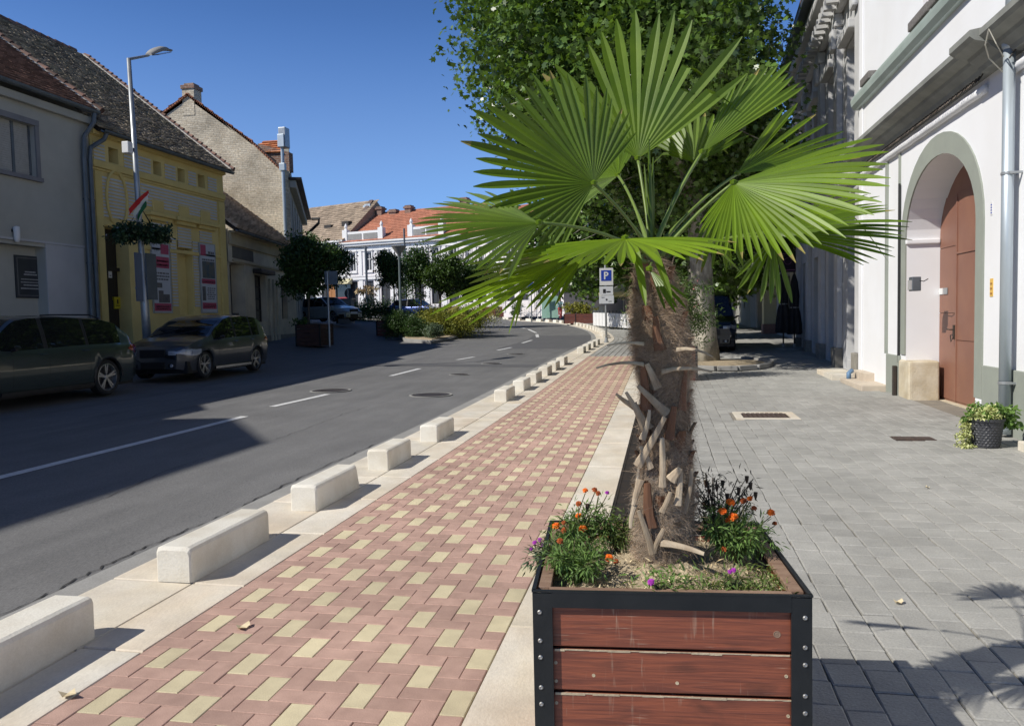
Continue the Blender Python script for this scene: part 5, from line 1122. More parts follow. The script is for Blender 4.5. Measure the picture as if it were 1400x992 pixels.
# further roof at the far left and the pinkish palace on the right
t3, F3_, W3, st3 = far_house('corner_palace', 'far pinkish two storey corner building with arched upper windows, behind the palm leaves', C1, AD(772, 437, 71), z0, AD(640, 326, DW-8).z, m_fp, 7, 2.9, 2.4, 0, m_red_far, roofz=3.5, arches=True, trim=m_fp)
for k in range(7):
    c = W3*(k+.5)/7; mb = MB(); F3_.box(mb, c-.75, c+.75, st3+.5, st3+1.2, .2, .3); mb.build('balustrade', m_fw, t3)
bh2 = thing('distant_roof_house', 'distant house whose reddish roof shows left of the buff roof', 'building', AD(395, 430, 110)); q = AD(390, 430, 110); mb = MB(); mb.box(q.x-9, q.x+8, q.y, q.y+10, 0, 11.5); mb.build('wall', m_fw, bh2); mb = MB(); mb.prism([(q.x-9.5, q.y-.5, 11.5), (q.x-9.5, q.y+5, 15), (q.x-9.5, q.y+10.5, 11.5)], (18, 0, 0)); mb.build('roof', m_tile_red, bh2)
# scaffold-like glazed kiosk
# ================================================================== TREES AND SHRUBS
m_leaf = mat('plane_leaf', (.115, .195, .036), (.07, .13, .026), rough=.36, attr=.5, scale=.8, trans=.25, spec=.6)
m_leaf2 = mat('tree_leaf', (.055, .105, .026), (.038, .076, .02), rough=.45, attr=.45, scale=1.2, trans=.2, spec=.4)
m_leaf3 = mat('light_tree_leaf', (.075, .13, .028), (.05, .095, .022), rough=.5, attr=.45, scale=1.2, trans=.25)
m_yelshrub = mat('yellow_shrub_leaf', (.32, .30, .05), (.19, .22, .045), rough=.6, attr=.4, scale=1.5, trans=.25)
m_greyshrub = mat('grey_shrub_leaf', (.12, .17, .10), (.07, .11, .06), rough=.6, attr=.4, scale=2, trans=.15)
m_bark_dappled = mat('plane_bark_dappled', (.46, .43, .35), (.20, .185, .15), rough=.9, scale=3.2, bump=.4, bscale=20, contrast=(.42, .56), stretch=(1, 1, .5))  # own mottling, its contrast raised to paint in dappled sun and shade
m_bark2 = mat('dark_bark', (.10, .085, .07), (.06, .05, .04), rough=.95, scale=8, bump=.6, bscale=30)
SHAPES = {
 'lobed': (np.array([(0, 0, 0), (.45, .15, .05), (.28, .38, .0), (.52, .62, .06), (.14, .62, .0), (0, 1, -.08), (-.14, .62, .0), (-.52, .62, .06), (-.28, .38, .0), (-.45, .15, .05)]), None),
 'oval': (np.array([(0, 0, 0), (.24, .35, .06), (.20, .7, .04), (0, 1, -.08), (-.20, .7, .04), (-.24, .35, .06)]), None),
 'narrow': (np.array([(0, 0, 0), (.1, .4, .03), (0, 1, -.1), (-.1, .4, .03)]), None),
}
def leaf_mesh(name, C, size, m, parent=None, shape='lobed', up=.5, seed=0, origin=None, **kw):
    """C: (n,3) leaf base points; one polygon per leaf"""
    r = np.random.default_rng(seed); n = len(C); S = SHAPES[shape][0]; k = len(S)
    d = r.normal(size=(n, 3)); d[:, 2] -= .35; d /= np.linalg.norm(d, axis=1)[:, None]
    nn = r.normal(size=(n, 3)); nn[:, 2] = np.abs(nn[:, 2])+up; sx = np.cross(d, nn); sx /= np.linalg.norm(sx, axis=1)[:, None]; nn = np.cross(sx, d)
    sz = size*r.uniform(.65, 1.25, n)
    V = C[:, None, :]+(sx[:, None, :]*S[None, :, 0:1]+d[:, None, :]*S[None, :, 1:2]+nn[:, None, :]*S[None, :, 2:3])*sz[:, None, None]
    F_ = np.arange(n*k).reshape(n, k)
    return np_mesh(name, V.reshape(-1, 3), F_, m, parent, rnd=r.uniform(0, 1, n), origin=origin, kind='stuff' if parent is not None else kw.pop('kind', None), **kw)
def clumps(n, blobs, seed=0, shell=.55, sub=.16, nsub=None, squash=.8):
    """leaf positions gathered in small clumps through several ellipsoid blobs, denser near their surface"""
    r = np.random.default_rng(seed); out = []; tot = sum((b[3] if np.isscalar(b[3]) else b[3][0])**2 for b in blobs)
    for b in blobs:
        rad = np.array([b[3]]*3 if np.isscalar(b[3]) else b[3], dtype=float)
        k = max(3, int(n*rad[0]**2/tot)); per = 26; nc_ = max(2, k//per)
        u = r.normal(size=(nc_, 3)); u /= np.linalg.norm(u, axis=1)[:, None]; rr_ = r.uniform(shell, 1.04, nc_)[:, None]
        wob = 1+.18*np.sin(u[:, :1]*5+b[0]*3)*np.cos(u[:, 1:2]*4+b[1])+r.normal(size=(nc_, 1))*.07
        cc = np.array(b[:3])+u*rr_*rad*wob
        s_ = sub*rad.mean()
        pts = cc[:, None, :]+r.normal(size=(nc_, per, 3))*s_*np.array([1, 1, .6])
        out.append(pts.reshape(-1, 3))
    return np.vstack(out)
def limbs(mb, base, blobs, r0, top=None, seed=0, fork=None, n=10, lean=(0, 0)):
    rr = random.Random(seed); base = Vector(base); fork = Vector(fork)
    k = 8; pts = []; rad = []
    for i in range(k+1):
        t = i/k; p = base.lerp(fork, t); p += Vector((math.sin(t*3)*r0*.25, math.cos(t*2.3)*r0*.15, 0)); pts.append(p); rad.append(r0*(1.35-.35*min(1, t*6))*(1-.28*t))
    pts[0].z -= .15; mb.tube(pts, rad, 14)
    for b in blobs:
        e = Vector(b[:3]); m1 = pts[-1].lerp(e, .5)+Vector((rr.uniform(-.3, .3), rr.uniform(-.3, .3), rr.uniform(.1, .4)))*(e-pts[-1]).length*.25; st = pts[-1-rr.randint(0, 1)]
        q = [st.lerp(m1, t/3) for t in range(3)]+[m1]+[m1.lerp(e, t/3) for t in (1, 2, 3)]; L_ = len(q); w0 = r0*rr.uniform(.35, .55)
        mb.tube(q, [w0*(1-.85*i/(L_-1)) for i in range(L_)], 8)
        for j in range(5):
            s = q[rr.randint(3, L_-1)]; ee = s+Vector((rr.gauss(0, 1), rr.gauss(0, 1), rr.gauss(.1, .7)))*(b[3] if np.isscalar(b[3]) else b[3][0])*.6; mb.tube([s, s.lerp(ee, .5)+Vector((0, 0, .1)), ee], [w0*.25, w0*.15, w0*.05], 5)
def plane_tree(name, lab, base, r0, fork, blobs, nleaf, size, seed, m=m_leaf, group='plane trees along the right pavement'):
    t = thing(name, lab, 'tree', base, group); mb = MB(); limbs(mb, base, blobs, r0, seed=seed, fork=fork); mb.build('trunk', m_bark_dappled, t, smooth=True)
    leaf_mesh('crown', clumps(nleaf, blobs, seed, sub=.15), size, m, t, 'lobed', seed=seed); return t
TB = (1.12, 22.2, gz(1.12, 22.2))
bl1 = [(-2.6, 22, 9.2, 2.8), (-.8, 21.5, 7.6, 2.6), (.9, 22, 8.2, 2.5), (-1.2, 22.5, 11.6, 3.3), (.6, 23, 11.2, 2.4), (-2.9, 23, 7.2, 1.8), (-.5, 23.0, 6.1, 1.7), (.5, 21.8, 5.6, 1.7), (1.9, 22.2, 5.8, 1.6), (-3.3, 22.4, 11.2, 2.2), (-.8, 24, 13.5, 2.8), (-1.5, 17.6, 6.5, 1.7), (.2, 17.6, 6.9, 1.7), (-2.2, 18.5, 8.3, 2.1), (-.2, 18.6, 9.2, 2.2)]
plane_tree('plane_tree', 'big plane tree with pale mottled trunk, nearest, right behind the palm', TB, .345, (.82, 22.1, 5.2), bl1, 125000, .15, 1)
def gp(x, y): return (x, y, gz(x, y))
bl2 = [(-.5, 33, 9.5, 3.2), (2.2, 33, 8.2, 2.8), (-1.6, 33, 7.4, 2.2), (1.2, 33.5, 5.6, 2.4), (.7, 33.5, 5.0, 1.7), (2.9, 33, 5.2, 2.1), (3.4, 30.5, 5.4, 1.9), (3.3, 35, 4.6, 1.9), (3.6, 33, 7.2, 2.0)]
plane_tree('plane_tree', 'second plane tree in the row behind the palm, darker crown reaching low', gp(1.3, 33), .36, (1.2, 33, 4.6), bl2, 75000, .22, 2)
bl3 = [(-2.5, 45, 9, 3.4), (1.5, 45, 8.5, 3.4), (-1, 45, 5.4, 2.6), (2.6, 45, 4.6, 2.6), (3.8, 42, 4.4, 2.0), (3.8, 40, 6.5, 2.4), (-4.0, 46, 6, 2.5)]
plane_tree('plane_tree', 'third plane tree in the row, far down the shaded pavement', gp(.8, 45), .34, (.8, 45, 4.4), bl3, 42000, .28, 3)
bl4 = [(-6, 58, 9, 4), (-2, 58, 9.5, 4), (2.5, 58, 8.5, 3.6), (-5, 58, 5.4, 3.0), (-1, 58, 5.4, 2.8), (3, 57, 5, 2.8), (-8.2, 59, 6.5, 2.8)]
plane_tree('plane_tree', 'farthest and widest plane tree, filling the dark gap above the far pavement', gp(-1.2, 58), .4, (-1.2, 58, 4.4), bl4, 26000, .34, 4)
# small street trees on the left
def round_tree(lab, base, h0, r, zc_, n, size, seed, m=m_leaf2, r0=.07, sx=1.0, group='small round trees on the square', cat='tree'):
    t = thing('round_tree', lab, cat, base, group); mb = MB(); b = Vector(base); f = Vector((b.x+.05, b.y, b.z+h0)); rr = random.Random(seed)
    bl = [(b.x+rr.uniform(-.5, .5)*r*sx, b.y+rr.uniform(-.4, .4)*r, b.z+zc_+rr.uniform(-.7, .7)*r, r*rr.uniform(.45, .68)) for _ in range(7)]+[(b.x, b.y, b.z+zc_, r*.75)]
    limbs(mb, b, bl, r0, seed=seed, fork=f); mb.build('trunk', m_bark2, t, smooth=True); leaf_mesh('crown', clumps(n, bl, seed, sub=.2, shell=.4), size, m, t, 'oval', seed=seed); return t
PL1 = Vector((-13.55, 29.0, gz(-13.6, 29)+.0))
# boxes: a planter builder used again and again
m_plank = plank_mat('stained_plank', (.285, .085, .045), (.17, .052, .032), (.075, .03, .021), (.48, .37, .27))
m_plank_shade = mat('shade_plank', (.07, .035, .028), (.045, .024, .02), rough=.7, scale=5, rnd=.1)  # darker copy of the planks: the planter's shade is put into the colour
m_plank_far = mat('far_stained_plank', (.17, .055, .04), (.11, .04, .03), rough=.6, scale=4, rnd=.1, stretch=(1, 1, 6))
m_soil = mat('potting_soil', (.46, .38, .26), (.28, .22, .145), rough=1, scale=20, bump=1, bscale=60, fine=.3)
m_frame = mat('black_steel_frame', (.016, .019, .022), (.024, .027, .03), rough=.45, scale=9, bump=.1, metal=.3)
def planter(name, lab, c, w, h, rot=0, n=5, m=m_plank_far, group='square wooden planters'):
    t = thing(name, lab, 'planter', c, group); c = Vector(c); cs, sn = math.cos(rot), math.sin(rot); A_ = Vector((cs, sn, 0)); B_ = Vector((-sn, cs, 0)); Z = Vector((0, 0, 1)); w2 = w/2
    for s in (-1, 1):
        for (a, b) in ((A_, B_), (B_, A_)):
            for k in range(n): z = h*(k+.5)/n; mb = MB(); mb.obox(c+b*s*(w2-.02)+Z*z, a*(w2-.03), b*.015, Z*(h/n/2-.006)); mb.build('plank', m, t)
    for sx in (-1, 1):
        for sy in (-1, 1): mb = MB(); mb.obox(c+A_*sx*(w2-.01)+B_*sy*(w2-.01)+Z*h/2, A_*.025, B_*.025, Z*h/2); mb.build('corner_post', m_frame, t)
    mb = MB(); mb.obox(c+Z*(h-.05), A_*(w2-.04), B_*(w2-.04), Z*.02); mb.build('soil', m_soil, t); return t
def shrub(name, lab, cat, c, r, n, size, m, seed, group=None, shape='oval', kind=None, flat=.7):
    c = Vector(c); rr = random.Random(seed); bl = [(c.x+rr.uniform(-.4, .4)*r[0], c.y+rr.uniform(-.4, .4)*r[1], c.z+r[2]*rr.uniform(.4, .8), (r[0]*.65, r[1]*.65, r[2]*.55)) for _ in range(5)]
    o = leaf_mesh(name, clumps(n, bl, seed, shell=.3, sub=.2), size, m, None, shape, seed=seed, origin=tuple(c)); tag(o, lab, cat, group); return o
planter('wooden_planter', 'square planter with shade put into its plank colour, by the brick gable house, under the small tree', PL1, 1.05, .85, R(-4), m=m_plank_shade)
round_tree('small dark round tree growing in the shaded planter near the brick gable house', PL1+Vector((-.25, 0, .8)), 1.5, 1.15, 2.45, 14000, .13, 11, r0=.05)
shrub('trailing_plant', 'low green plants spilling over the left edge of the shaded planter', 'plants', PL1+Vector((-.45, -.2, .75)), (.4, .4, .3), 500, .09, m_leaf3, 12)
q = G(534, 459); planter('wooden_planter', 'sunlit brown square planter with small flowers, beside the cone street lamp', q+Vector((0, .5, 0)), 1.25, .8, R(-12))
shrub('planter_flowers', 'low yellowish flowers along the top of the sunlit brown planter', 'plants', q+Vector((0, .5, .75)), (.65, .6, .22), 900, .07, m_yelshrub, 13)
round_tree('round clipped dark tree growing from the sunlit brown planter', q+Vector((0, .6, .8)), 1.75, .92, 2.6, 8000, .12, 14, r0=.05)
g = G(585, 452); round_tree('broad looser tree behind the hedge island, left of its twin', g+Vector((-1.0, 6, 0)), 2.1, 1.45, 3.5, 12000, .16, 15, m=m_leaf3, r0=.09, sx=1.3)
g = G(612, 452); round_tree('broad darker tree at the right end of the hedge island', g+Vector((.3, 7, 0)), 2.1, 1.4, 3.3, 12000, .16, 16, m=m_leaf2, r0=.1, sx=1.35)
g = G(461, 441); round_tree('small distant round tree before the far red shop front', g, 2.6, 1.25, 3.6, 5000, .16, 17, r0=.06)
g = G(556, 446); round_tree('slim dark round tree between the cone street lamp and the hedge island', g+Vector((0, 3, 0)), 2.3, 1.5, 3.6, 8000, .16, 18, r0=.06)
# hedge island with kerb
isl = [G(a, b) for a, b in ((553, 466), (590, 468.5), (615, 464.5), (641, 457), (643, 449), (600, 446), (560, 449), (540, 455))]
cI = sum(isl, Vector())/len(isl)
mb = MB(); mb.prism([p+Vector((0, 0, -.15)) for p in isl], (0, 0, .24)); ik = mb.build('island_kerb', m_concrete, None, kind='structure', bevel=.03)
mb = MB(); mb.prism([cI+(p-cI)*.95+Vector((0, 0, .0)) for p in isl], (0, 0, .13)); mb.build('island_soil', m_soil, ik)
def gg(px, py): return G(px, py)+Vector((0, 0, .05))
shrub('round_bush', 'dark clipped round bush at the left tip of the hedge island', 'bush', gg(546, 463), (.85, .8, 1.05), 9000, .07, m_leaf2, 21, 'clipped bushes of the hedge island')
shrub('round_bush', 'second dark clipped bush, just right of the leftmost one', 'bush', gg(563, 464), (.8, .8, .9), 8000, .07, m_leaf2, 22, 'clipped bushes of the hedge island')
shrub('yellow_hedge', 'long yellow-green low hedge filling the middle of the island', 'hedge', gg(606, 462)+Vector((0, 1.5, 0)), (2.2, 2.4, 1.25), 22000, .085, m_yelshrub, 23)
shrub('yellow_hedge', 'far end of the yellow-green hedge near the bend of the road', 'hedge', gg(628, 455)+Vector((0, .6, 0)), (1.3, 2.6, 1.05), 12000, .085, m_yelshrub, 24)
shrub('grey_bush', 'grey-green loose bush at the front edge of the island', 'bush', gg(596, 466), (.7, .6, .6), 3500, .07, m_greyshrub, 25)
shrub('grey_bush', 'grey-green bush behind the two clipped dark bushes', 'bush', gg(577, 459)+Vector((0, 1, 0)), (1.0, 1.1, 1.0), 5500, .08, m_greyshrub, 26)
# long dark hedge before the far houses
hb = []
for px in range(486, 566, 7): q = G(px, 437.5); hb.append((q.x, q.y, q.z+.7, (1.3, .7, .85)))
tag(leaf_mesh('hedge', clumps(9000, hb, 27, shell=.2, sub=.25), .14, m_leaf2, None, 'oval', seed=27), 'long dark hedge in front of the far white houses', 'hedge')
# oleander in a red-brown tub behind the palm
q = G(921, 521); planter('wooden_planter', 'reddish planter standing behind the palm at the edge of the tree shade', q+Vector((0, .45, 0)), .9, .74, R(5))
oc_ = q+Vector((.1, .5, .7)); shrub('oleander', 'loose oleander bush with pink flowers behind the palm trunk', 'shrub', oc_, (.95, .7, 1.5), 6500, .12, m_leaf3, 31, shape='narrow')
r_ = np.random.default_rng(5); P_ = np.array(oc_)+np.column_stack([r_.uniform(-.5, .5, 60), r_.uniform(-.5, .3, 60), r_.uniform(.7, 1.5, 60)]); leaf_mesh('oleander_blossom', P_, .055, mat('pink_blossom', (.45, .12, .14), (.5, .2, .2)), bpy.data.objects['oleander'], 'oval', seed=6)
mb = MB(); rr = random.Random(4)
for k in range(10): mb.tube([oc_+Vector((rr.uniform(-.1, .1), rr.uniform(-.1, .1), -.1)), oc_+Vector((rr.uniform(-.5, .5), rr.uniform(-.4, .4), rr.uniform(.7, 1.3)))], [.015, .006], 5)
mb.build('stems', m_bark2, bpy.data.objects['oleander'], kind='stuff')
# tree pit edge at the foot of the plane tree
mb = MB(); pts = []
tp = thing('tree_pit', 'raised stone tree pit edge round the foot of the big plane tree', 'kerb stones', (1.3, 21.5, TB[2]))
for i in range(16):
    t = 2*math.pi*i/16; mb = MB(); c = Vector((1.5+jit(.03)+1.25*math.cos(t), 21.6+2.3*math.sin(t), gz(1.5, 21.6)+.03)); tn = Vector((-1.25*math.sin(t), 2.3*math.cos(t), 0)).normalized(); l = .5*math.hypot(1.25*math.sin(t), 2.3*math.cos(t))*2*math.pi/16-.01
    mb.obox(c, tn*l, Vector((tn.y, -tn.x, 0))*.08, Vector((jit(.01), jit(.01), .055))); mb.build('stone', m_concrete, tp, bevel=.015)
mb = MB(); mb.lathe([(1, 0), (0, .05)], 20, (0, 0, 0)); mb.v = [(1.5+x*1.2, 21.6+y*2.25, gz(1.5, 21.6)+.02+z) for x, y, z in mb.v]; mb.build('soil', m_soil, tp)
# cafe greenery along the far pavement in the bend
for i, (px, py, lb) in enumerate(((668, 432, 'leftmost'), (688, 431, 'second'), (714, 432, 'third'), (610, 434, 'far left small'))):
    q = G(px, py+2); planter('wooden_planter', '%s of the far brown planters lining the bend' % lb, q+Vector((0, .5, 0)), 1.5, 1.0, n=4, group='far planters along the bend')
for i, (px, py, lab) in enumerate(((680, 434, 'tall grey-green oleander in a far planter, in front of the pinkish building'), (750, 434, 'second far leafy shrub by the crossing sign'))):
    q = G(px, py+1)+Vector((0, .5, .9)); shrub('far_shrub', lab, 'shrub', q, (1.0, .8, 2.0), 1500, .2, m_greyshrub, 60+i, shape='narrow')
for i, (px, lab) in enumerate(((706, 'bright green trailing plant, left of two on the far railing'), (725, 'bright green trailing plant, right of two on the far railing'))):
    q = G(px, 435.5)+Vector((0, .3, .1)); shrub('trailing_plant', lab, 'plants', q, (.7, .5, 1.3), 1200, .14, m_leaf3, 70+i)
for i, (px, lab) in enumerate(((784, 'yellow-green hedge box left of the white cafe fence'), (800, 'second yellow-green hedge box by the white cafe fence'))):
    q = G(px, 444)+Vector((0, .3, .1)); planter('wooden_planter', 'brown box under the %s' % lab, q, 1.3, .7, n=3, group='far planters along the bend'); shrub('box_hedge', lab, 'hedge', q+Vector((0, 0, .5)), (.9, .5, .8), 1500, .12, m_yelshrub, 80+i)
# ================================================================== FOREGROUND PLANTER, PALM AND FLOWERS
PC = Vector((-.018, 2.63, 0)); PW = .785; PH = .705
fp = thing('wooden_planter', 'nearest red-brown plank planter with black steel corners, holding the palm', 'planter', (0, 2.63, 0))
rotp = R(4.2); A_ = Vector((math.cos(rotp), math.sin(rotp), 0)); B_ = Vector((-math.sin(rotp), math.cos(rotp), 0)); Z = Vector((0, 0, 1)); w2 = PW/2
m_plank_top = mat('plank_top_edge', (.30, .20, .14), (.20, .12, .08), rough=.8, scale=6, stretch=(1, 6, 1), bump=.3)
m_bare = mat('bare_wood_edge', (.55, .46, .32), (.42, .34, .23), rough=.9, scale=14, stretch=(1, 1, 2), bump=.4)
m_screw = mat('screw_head', (.50, .50, .48), (.35, .33, .30), rough=.4, metal=.8, scale=40)
NP = 5; z_top = PH-.045; ph = (z_top-.01)/NP
for (n_, t_) in ((-B_, A_), (B_, A_), (A_, B_), (-A_, B_)):
    near = (n_ == -B_)
    for k in range(NP):
        z1 = z_top-k*.131; z0 = z1-.124; zc_ = (z0+z1)/2
        if z0 < 0: z0 = .005
        c = PC+n_*(w2-.028)+Z*zc_
        mb = MB(); mb.obox(c, t_*(w2-.052), n_*.016, Z*.061); o = mb.build('plank', m_plank, fp, bevel=.004)
        if near:   # bare splintered upper arris and knots
            mb = MB(); rr = random.Random(k); x = -w2+.06
            while x < w2-.06:
                l = rr.uniform(.02, .09); hh = rr.uniform(.0012, .0035)
                if k > 0: mb.obox(PC+n_*(w2-.0115)+t_*(x+l/2)+Z*(z1-hh), t_*l/2, n_*.0012, Z*hh)
                x += l*.98
            if mb.v: mb.build('bare_edge', m_bare, o)
            for (kx, kz) in {0: ((.30, -.01), (-.345, .01), ), 1: ((-.33, .02), (-.33, -.035), (-.22, -.015), (.325, .0), (.02, -.03)), 2: ((-.33, .03), (.33, .015)), 3: ((-.33, .02),), 4: ()}[k]:
                mb = MB(); q = PC+n_*(w2-.0118)+t_*kx+Z*(zc_+kz); r_ = .011 if (k == 0 and kx > 0) else .0055; mb.lathe([(r_, -.001), (r_*.9, .0008), (r_*.55, .0002), (r_*.4, .0006), (0, .0004)], 12); mb.v = [tuple(q+t_*x+Z*y+n_*z) for x, y, z in mb.v]; mb.build('knot', m_bare if r_ < .01 else m_plank_top, o)
# steel frame: angle corner posts, top rim
for sx in (-1, 1):
    for sy in (-1, 1):
        c = PC+A_*sx*(w2-.001)+B_*sy*(w2-.001); 
        mb = MB(); mb.obox(c+B_*(-sy*.0)+Z*(PH/2-.003)-A_*sx*.027, A_*.028, B_*.003, Z*(PH/2-.003)); mb.obox(c+Z*(PH/2-.003)-B_*sy*.030, A_*.003, B_*.027, Z*(PH/2-.003)); o = mb.build('corner_post', m_frame, fp)
        if sy < 0:
            for z in (.655, .57, .52, .43, .38, .29, .235):
                mb = MB(); q = c+B_*sy*.003-A_*sx*.018+Z*(z-.012); mb.lathe([(.0068, 0), (.0066, .002), (.004, .0038), (.0015, .0026), (0, .0026)], 12); mb.v = [tuple(q+A_*x+Z*y-B_*zz) for x, y, zz in mb.v]; mb.build('screw', m_screw, o)
for n_, t_, e in ((-B_, A_, .0), (B_, A_, .0), (A_, B_, .0), (-A_, B_, .0)):
    mb = MB(); mb.obox(PC+n_*(w2-.0005)+Z*(PH-.024), t_*(w2-.056), n_*.0035, Z*.024); mb.build('top_rim', m_frame, fp)
    mb = MB(); mb.obox(PC+n_*(w2-.002)+Z*(PH-.0005), t_*(w2+.003-(.006 if t_ == B_ else 0)), n_*.006, Z*.0025); mb.build('top_rim', m_frame, fp)
    mb = MB(); mb.obox(PC+n_*(w2-.030)+Z*(PH-.012), t_*(w2-.046), n_*.019, Z*.0085); mb.build('top_board', m_plank_top, fp, bevel=.002)
# soil with a heap round the palm
mb = MB(); N_ = 44; rows = []
for i in range(N_+1):
    r = []
    for j in range(N_+1):
        u, v = (i/N_-.5)*(PW-.09), (j/N_-.5)*(PW-.09); d = math.hypot(u-.02, v)
        h = .055*math.exp(-(d/.2)**2)+.018*mnoise.noise((u*14, v*14, 0))+.008*mnoise.noise((u*45, v*45, 3)); r.append(PC+A_*u+B_*v+Z*(PH-.055+h))
    rows.append(r)
mb.sheet(rows); mb.build('soil', m_soil, fp, smooth=True)
m_litter = mat('dry_litter', (.72, .62, .42), (.45, .35, .20), rough=.9, attr=.5, scale=8)
def soilz(u, v): d = math.hypot(u-.02, v); return PH-.055+.055*math.exp(-(d/.2)**2)+.018*mnoise.noise((u*14, v*14, 0))
rr = np.random.default_rng(3); n = 2600; uv = rr.uniform(-.34, .34, (n, 2)); P_ = np.array([tuple(PC+A_*u+B_*v+Z*(soilz(u, v)+.003+.006*rr.random())) for u, v in uv])
leaf_mesh('leaf_litter', P_, .024, m_litter, fp, 'narrow', up=2.5, seed=8)
m_weed = mat('pale_weed_leaf', (.20, .27, .085), (.12, .18, .05), rough=.5, attr=.4, trans=.25, scale=20)
def weeds(name, lab, spots, n, size, m, seed, shape='narrow', h=.05, cat='plants', group=None):
    r = np.random.default_rng(seed); P_ = []
    for (u, v, s) in spots:
        k = int(n*s); a = r.normal(size=(k, 2))*.05*s**.5
        for x, y in a: P_.append(tuple(PC+A_*max(-.35, min(.35, u+x))+B_*max(-.35, min(.35, v+y))+Z*(soilz(u+x, v+y)+r.uniform(.004, h))))
    o = leaf_mesh(name, np.array(P_), size, m, None, shape, seed=seed, up=.8, origin=P_[0]); return tag(o, lab, cat, group, 'stuff')
weeds('ground_plants', 'pale green creeping plants covering the front right soil of the planter', [(.12, -.30, 1), (.2, -.27, 1.2), (.28, -.22, 1.2), (.3, -.3, 1), (.33, -.12, .8), (.22, -.33, .8)], 130, .028, m_weed, 41)
weeds('ground_plants', 'small green sprouts at the foot of the palm trunk', [(-.02, -.28, .8), (.06, -.25, .8), (-.05, -.33, .6), (.04, -.33, .5)], 60, .034, mat('sprout_leaf', (.17, .27, .07), (.12, .2, .05), rough=.5, trans=.25), 42, 'narrow', h=.09)
# ------------------------------------------------------------------ marigolds
m_mleaf = mat('marigold_leaf', (.16, .26, .07), (.10, .18, .045), rough=.6, attr=.4, trans=.2, scale=30)
m_mdark = mat('withered_leaf', (.07, .075, .045), (.035, .035, .025), rough=.8, attr=.4, scale=30)
m_orange = mat('marigold_petal', (.85, .21, .01), (.75, .12, .008), rough=.6, attr=.25, scale=40, trans=.2)
m_rust_f = mat('rusty_petal', (.42, .09, .015), (.25, .05, .01), rough=.7, attr=.3, scale=40)
m_calyx = mat('calyx', (.10, .13, .05), (.12, .09, .045), rough=.7)
m_dryhead = mat('dry_seed_head', (.055, .035, .022), (.09, .06, .04), rough=.9)
m_purple = mat('purple_petal', (.42, .04, .45), (.34, .03, .38), rough=.6, trans=.2)
def flower_head(parent, c, r, m, up=Vector((0, 0, 1)), seed=0, name='flower'):
    rr = random.Random(seed); mb = MB(); up = up.normalized(); a = up.cross(Vector((1, .3, 0))).normalized(); b = up.cross(a)
    for ring_, (n, rad, lift, tilt) in enumerate(((9, 1.0, 0, -.1), (9, .85, .18, .15), (7, .6, .34, .4), (5, .35, .42, .8))):
        for i in range(n):
            t = 2*math.pi*(i+ring_*.5)/n+rr.uniform(-.2, .2); d = a*math.cos(t)+b*math.sin(t); s = up.cross(d); w = r*.36; L_ = r*rad*rr.uniform(.85, 1.1)
            p0 = c+up*r*lift*.6; e = p0+d*L_+up*L_*tilt; m_ = p0.lerp(e, .6)+up*r*.1
            mb.cr = rr.random(); mb.face([p0, m_+s*w*.8, e+s*w*.6-up*r*.06, e+up*r*.05, e-s*w*.6-up*r*.06, m_-s*w*.8])
    o = mb.build(name, m, parent, fix=False)
    mb = MB(); mb.tube([c-up*r*1.1, c-up*r*.5, c+up*r*.05], [r*.16, r*.42, r*.34], 7); mb.build('calyx', m_calyx, o); return o
def marigold(lab, u, v, h, spread, heads, dry, seed, m=m_mleaf, nl=900, purple=()):
    base = PC+A_*u+B_*v+Z*(soilz(u, v)-.005); t = thing('marigold_plant', lab, 'flowers', base, 'flowering plants in the palm planter'); rr = random.Random(seed); r = np.random.default_rng(seed); mb = MB(); tips = []
    def stem(e, w=.0026):
        e = Vector(e); m_ = base.lerp(e, .5)+Vector((rr.uniform(-.02, .02), rr.uniform(-.02, .02), .03)); mb.tube([base, m_, e], [w*1.4, w, w*.7], 5); return m_
    P_ = []
    for k in range(16):
        a = rr.uniform(0, 6.28); q = rr.uniform(.3, 1); e = base+Vector((math.cos(a)*spread*q, math.sin(a)*spread*q*.8, h*rr.uniform(.45, .95))); m_ = stem(e); 
        for j in range(nl//16):
            s = rr.uniform(.25, 1); c = base.lerp(m_, s*2) if s < .5 else m_.lerp(e, s*2-1); P_.append(tuple(c+Vector((r.normal()*.018, r.normal()*.018, r.normal()*.015))))
    for (px, py, rad, mm) in heads:
        dd = ray(px, py); k = (base-EYE).dot(fw)+rr.uniform(-.06, .02); c = EYE+dd*k; stem(c-Vector((0, 0, rad)), .0022)
        flower_head(t, c, rad, mm, Vector((rr.uniform(-.5, .3), -.75+rr.uniform(-.3, .3), 1)), seed=int(px))
    for (px, py) in dry:
        dd = ray(px, py); k = (base-EYE).dot(fw)+rr.uniform(-.05, .05); c = EYE+dd*k; stem(c, .0018); m2 = MB(); m2.tube([c-Vector((0, 0, .022)), c-Vector((0, 0, .01)), c+Vector((0, 0, .004))], [.0025, .0062, .0075], 7); m2.build('seed_head', m_dryhead, t)
    mb.build('stems', m_calyx if m is m_mleaf else m_dryhead, t, kind='stuff'); leaf_mesh('foliage', np.array(P_), .026, m, t, 'narrow', seed=seed, up=.5)
O, Rf = m_orange, m_rust_f
marigold('front left marigold bush with orange blossoms beside the left rim', -.27, -.16, .14, .12, [(806, 772, .016, O), (833, 762, .014, O), (842, 767, .011, Rf), (766, 739, .011, Rf)], [(802, 742)], 51, nl=1500)
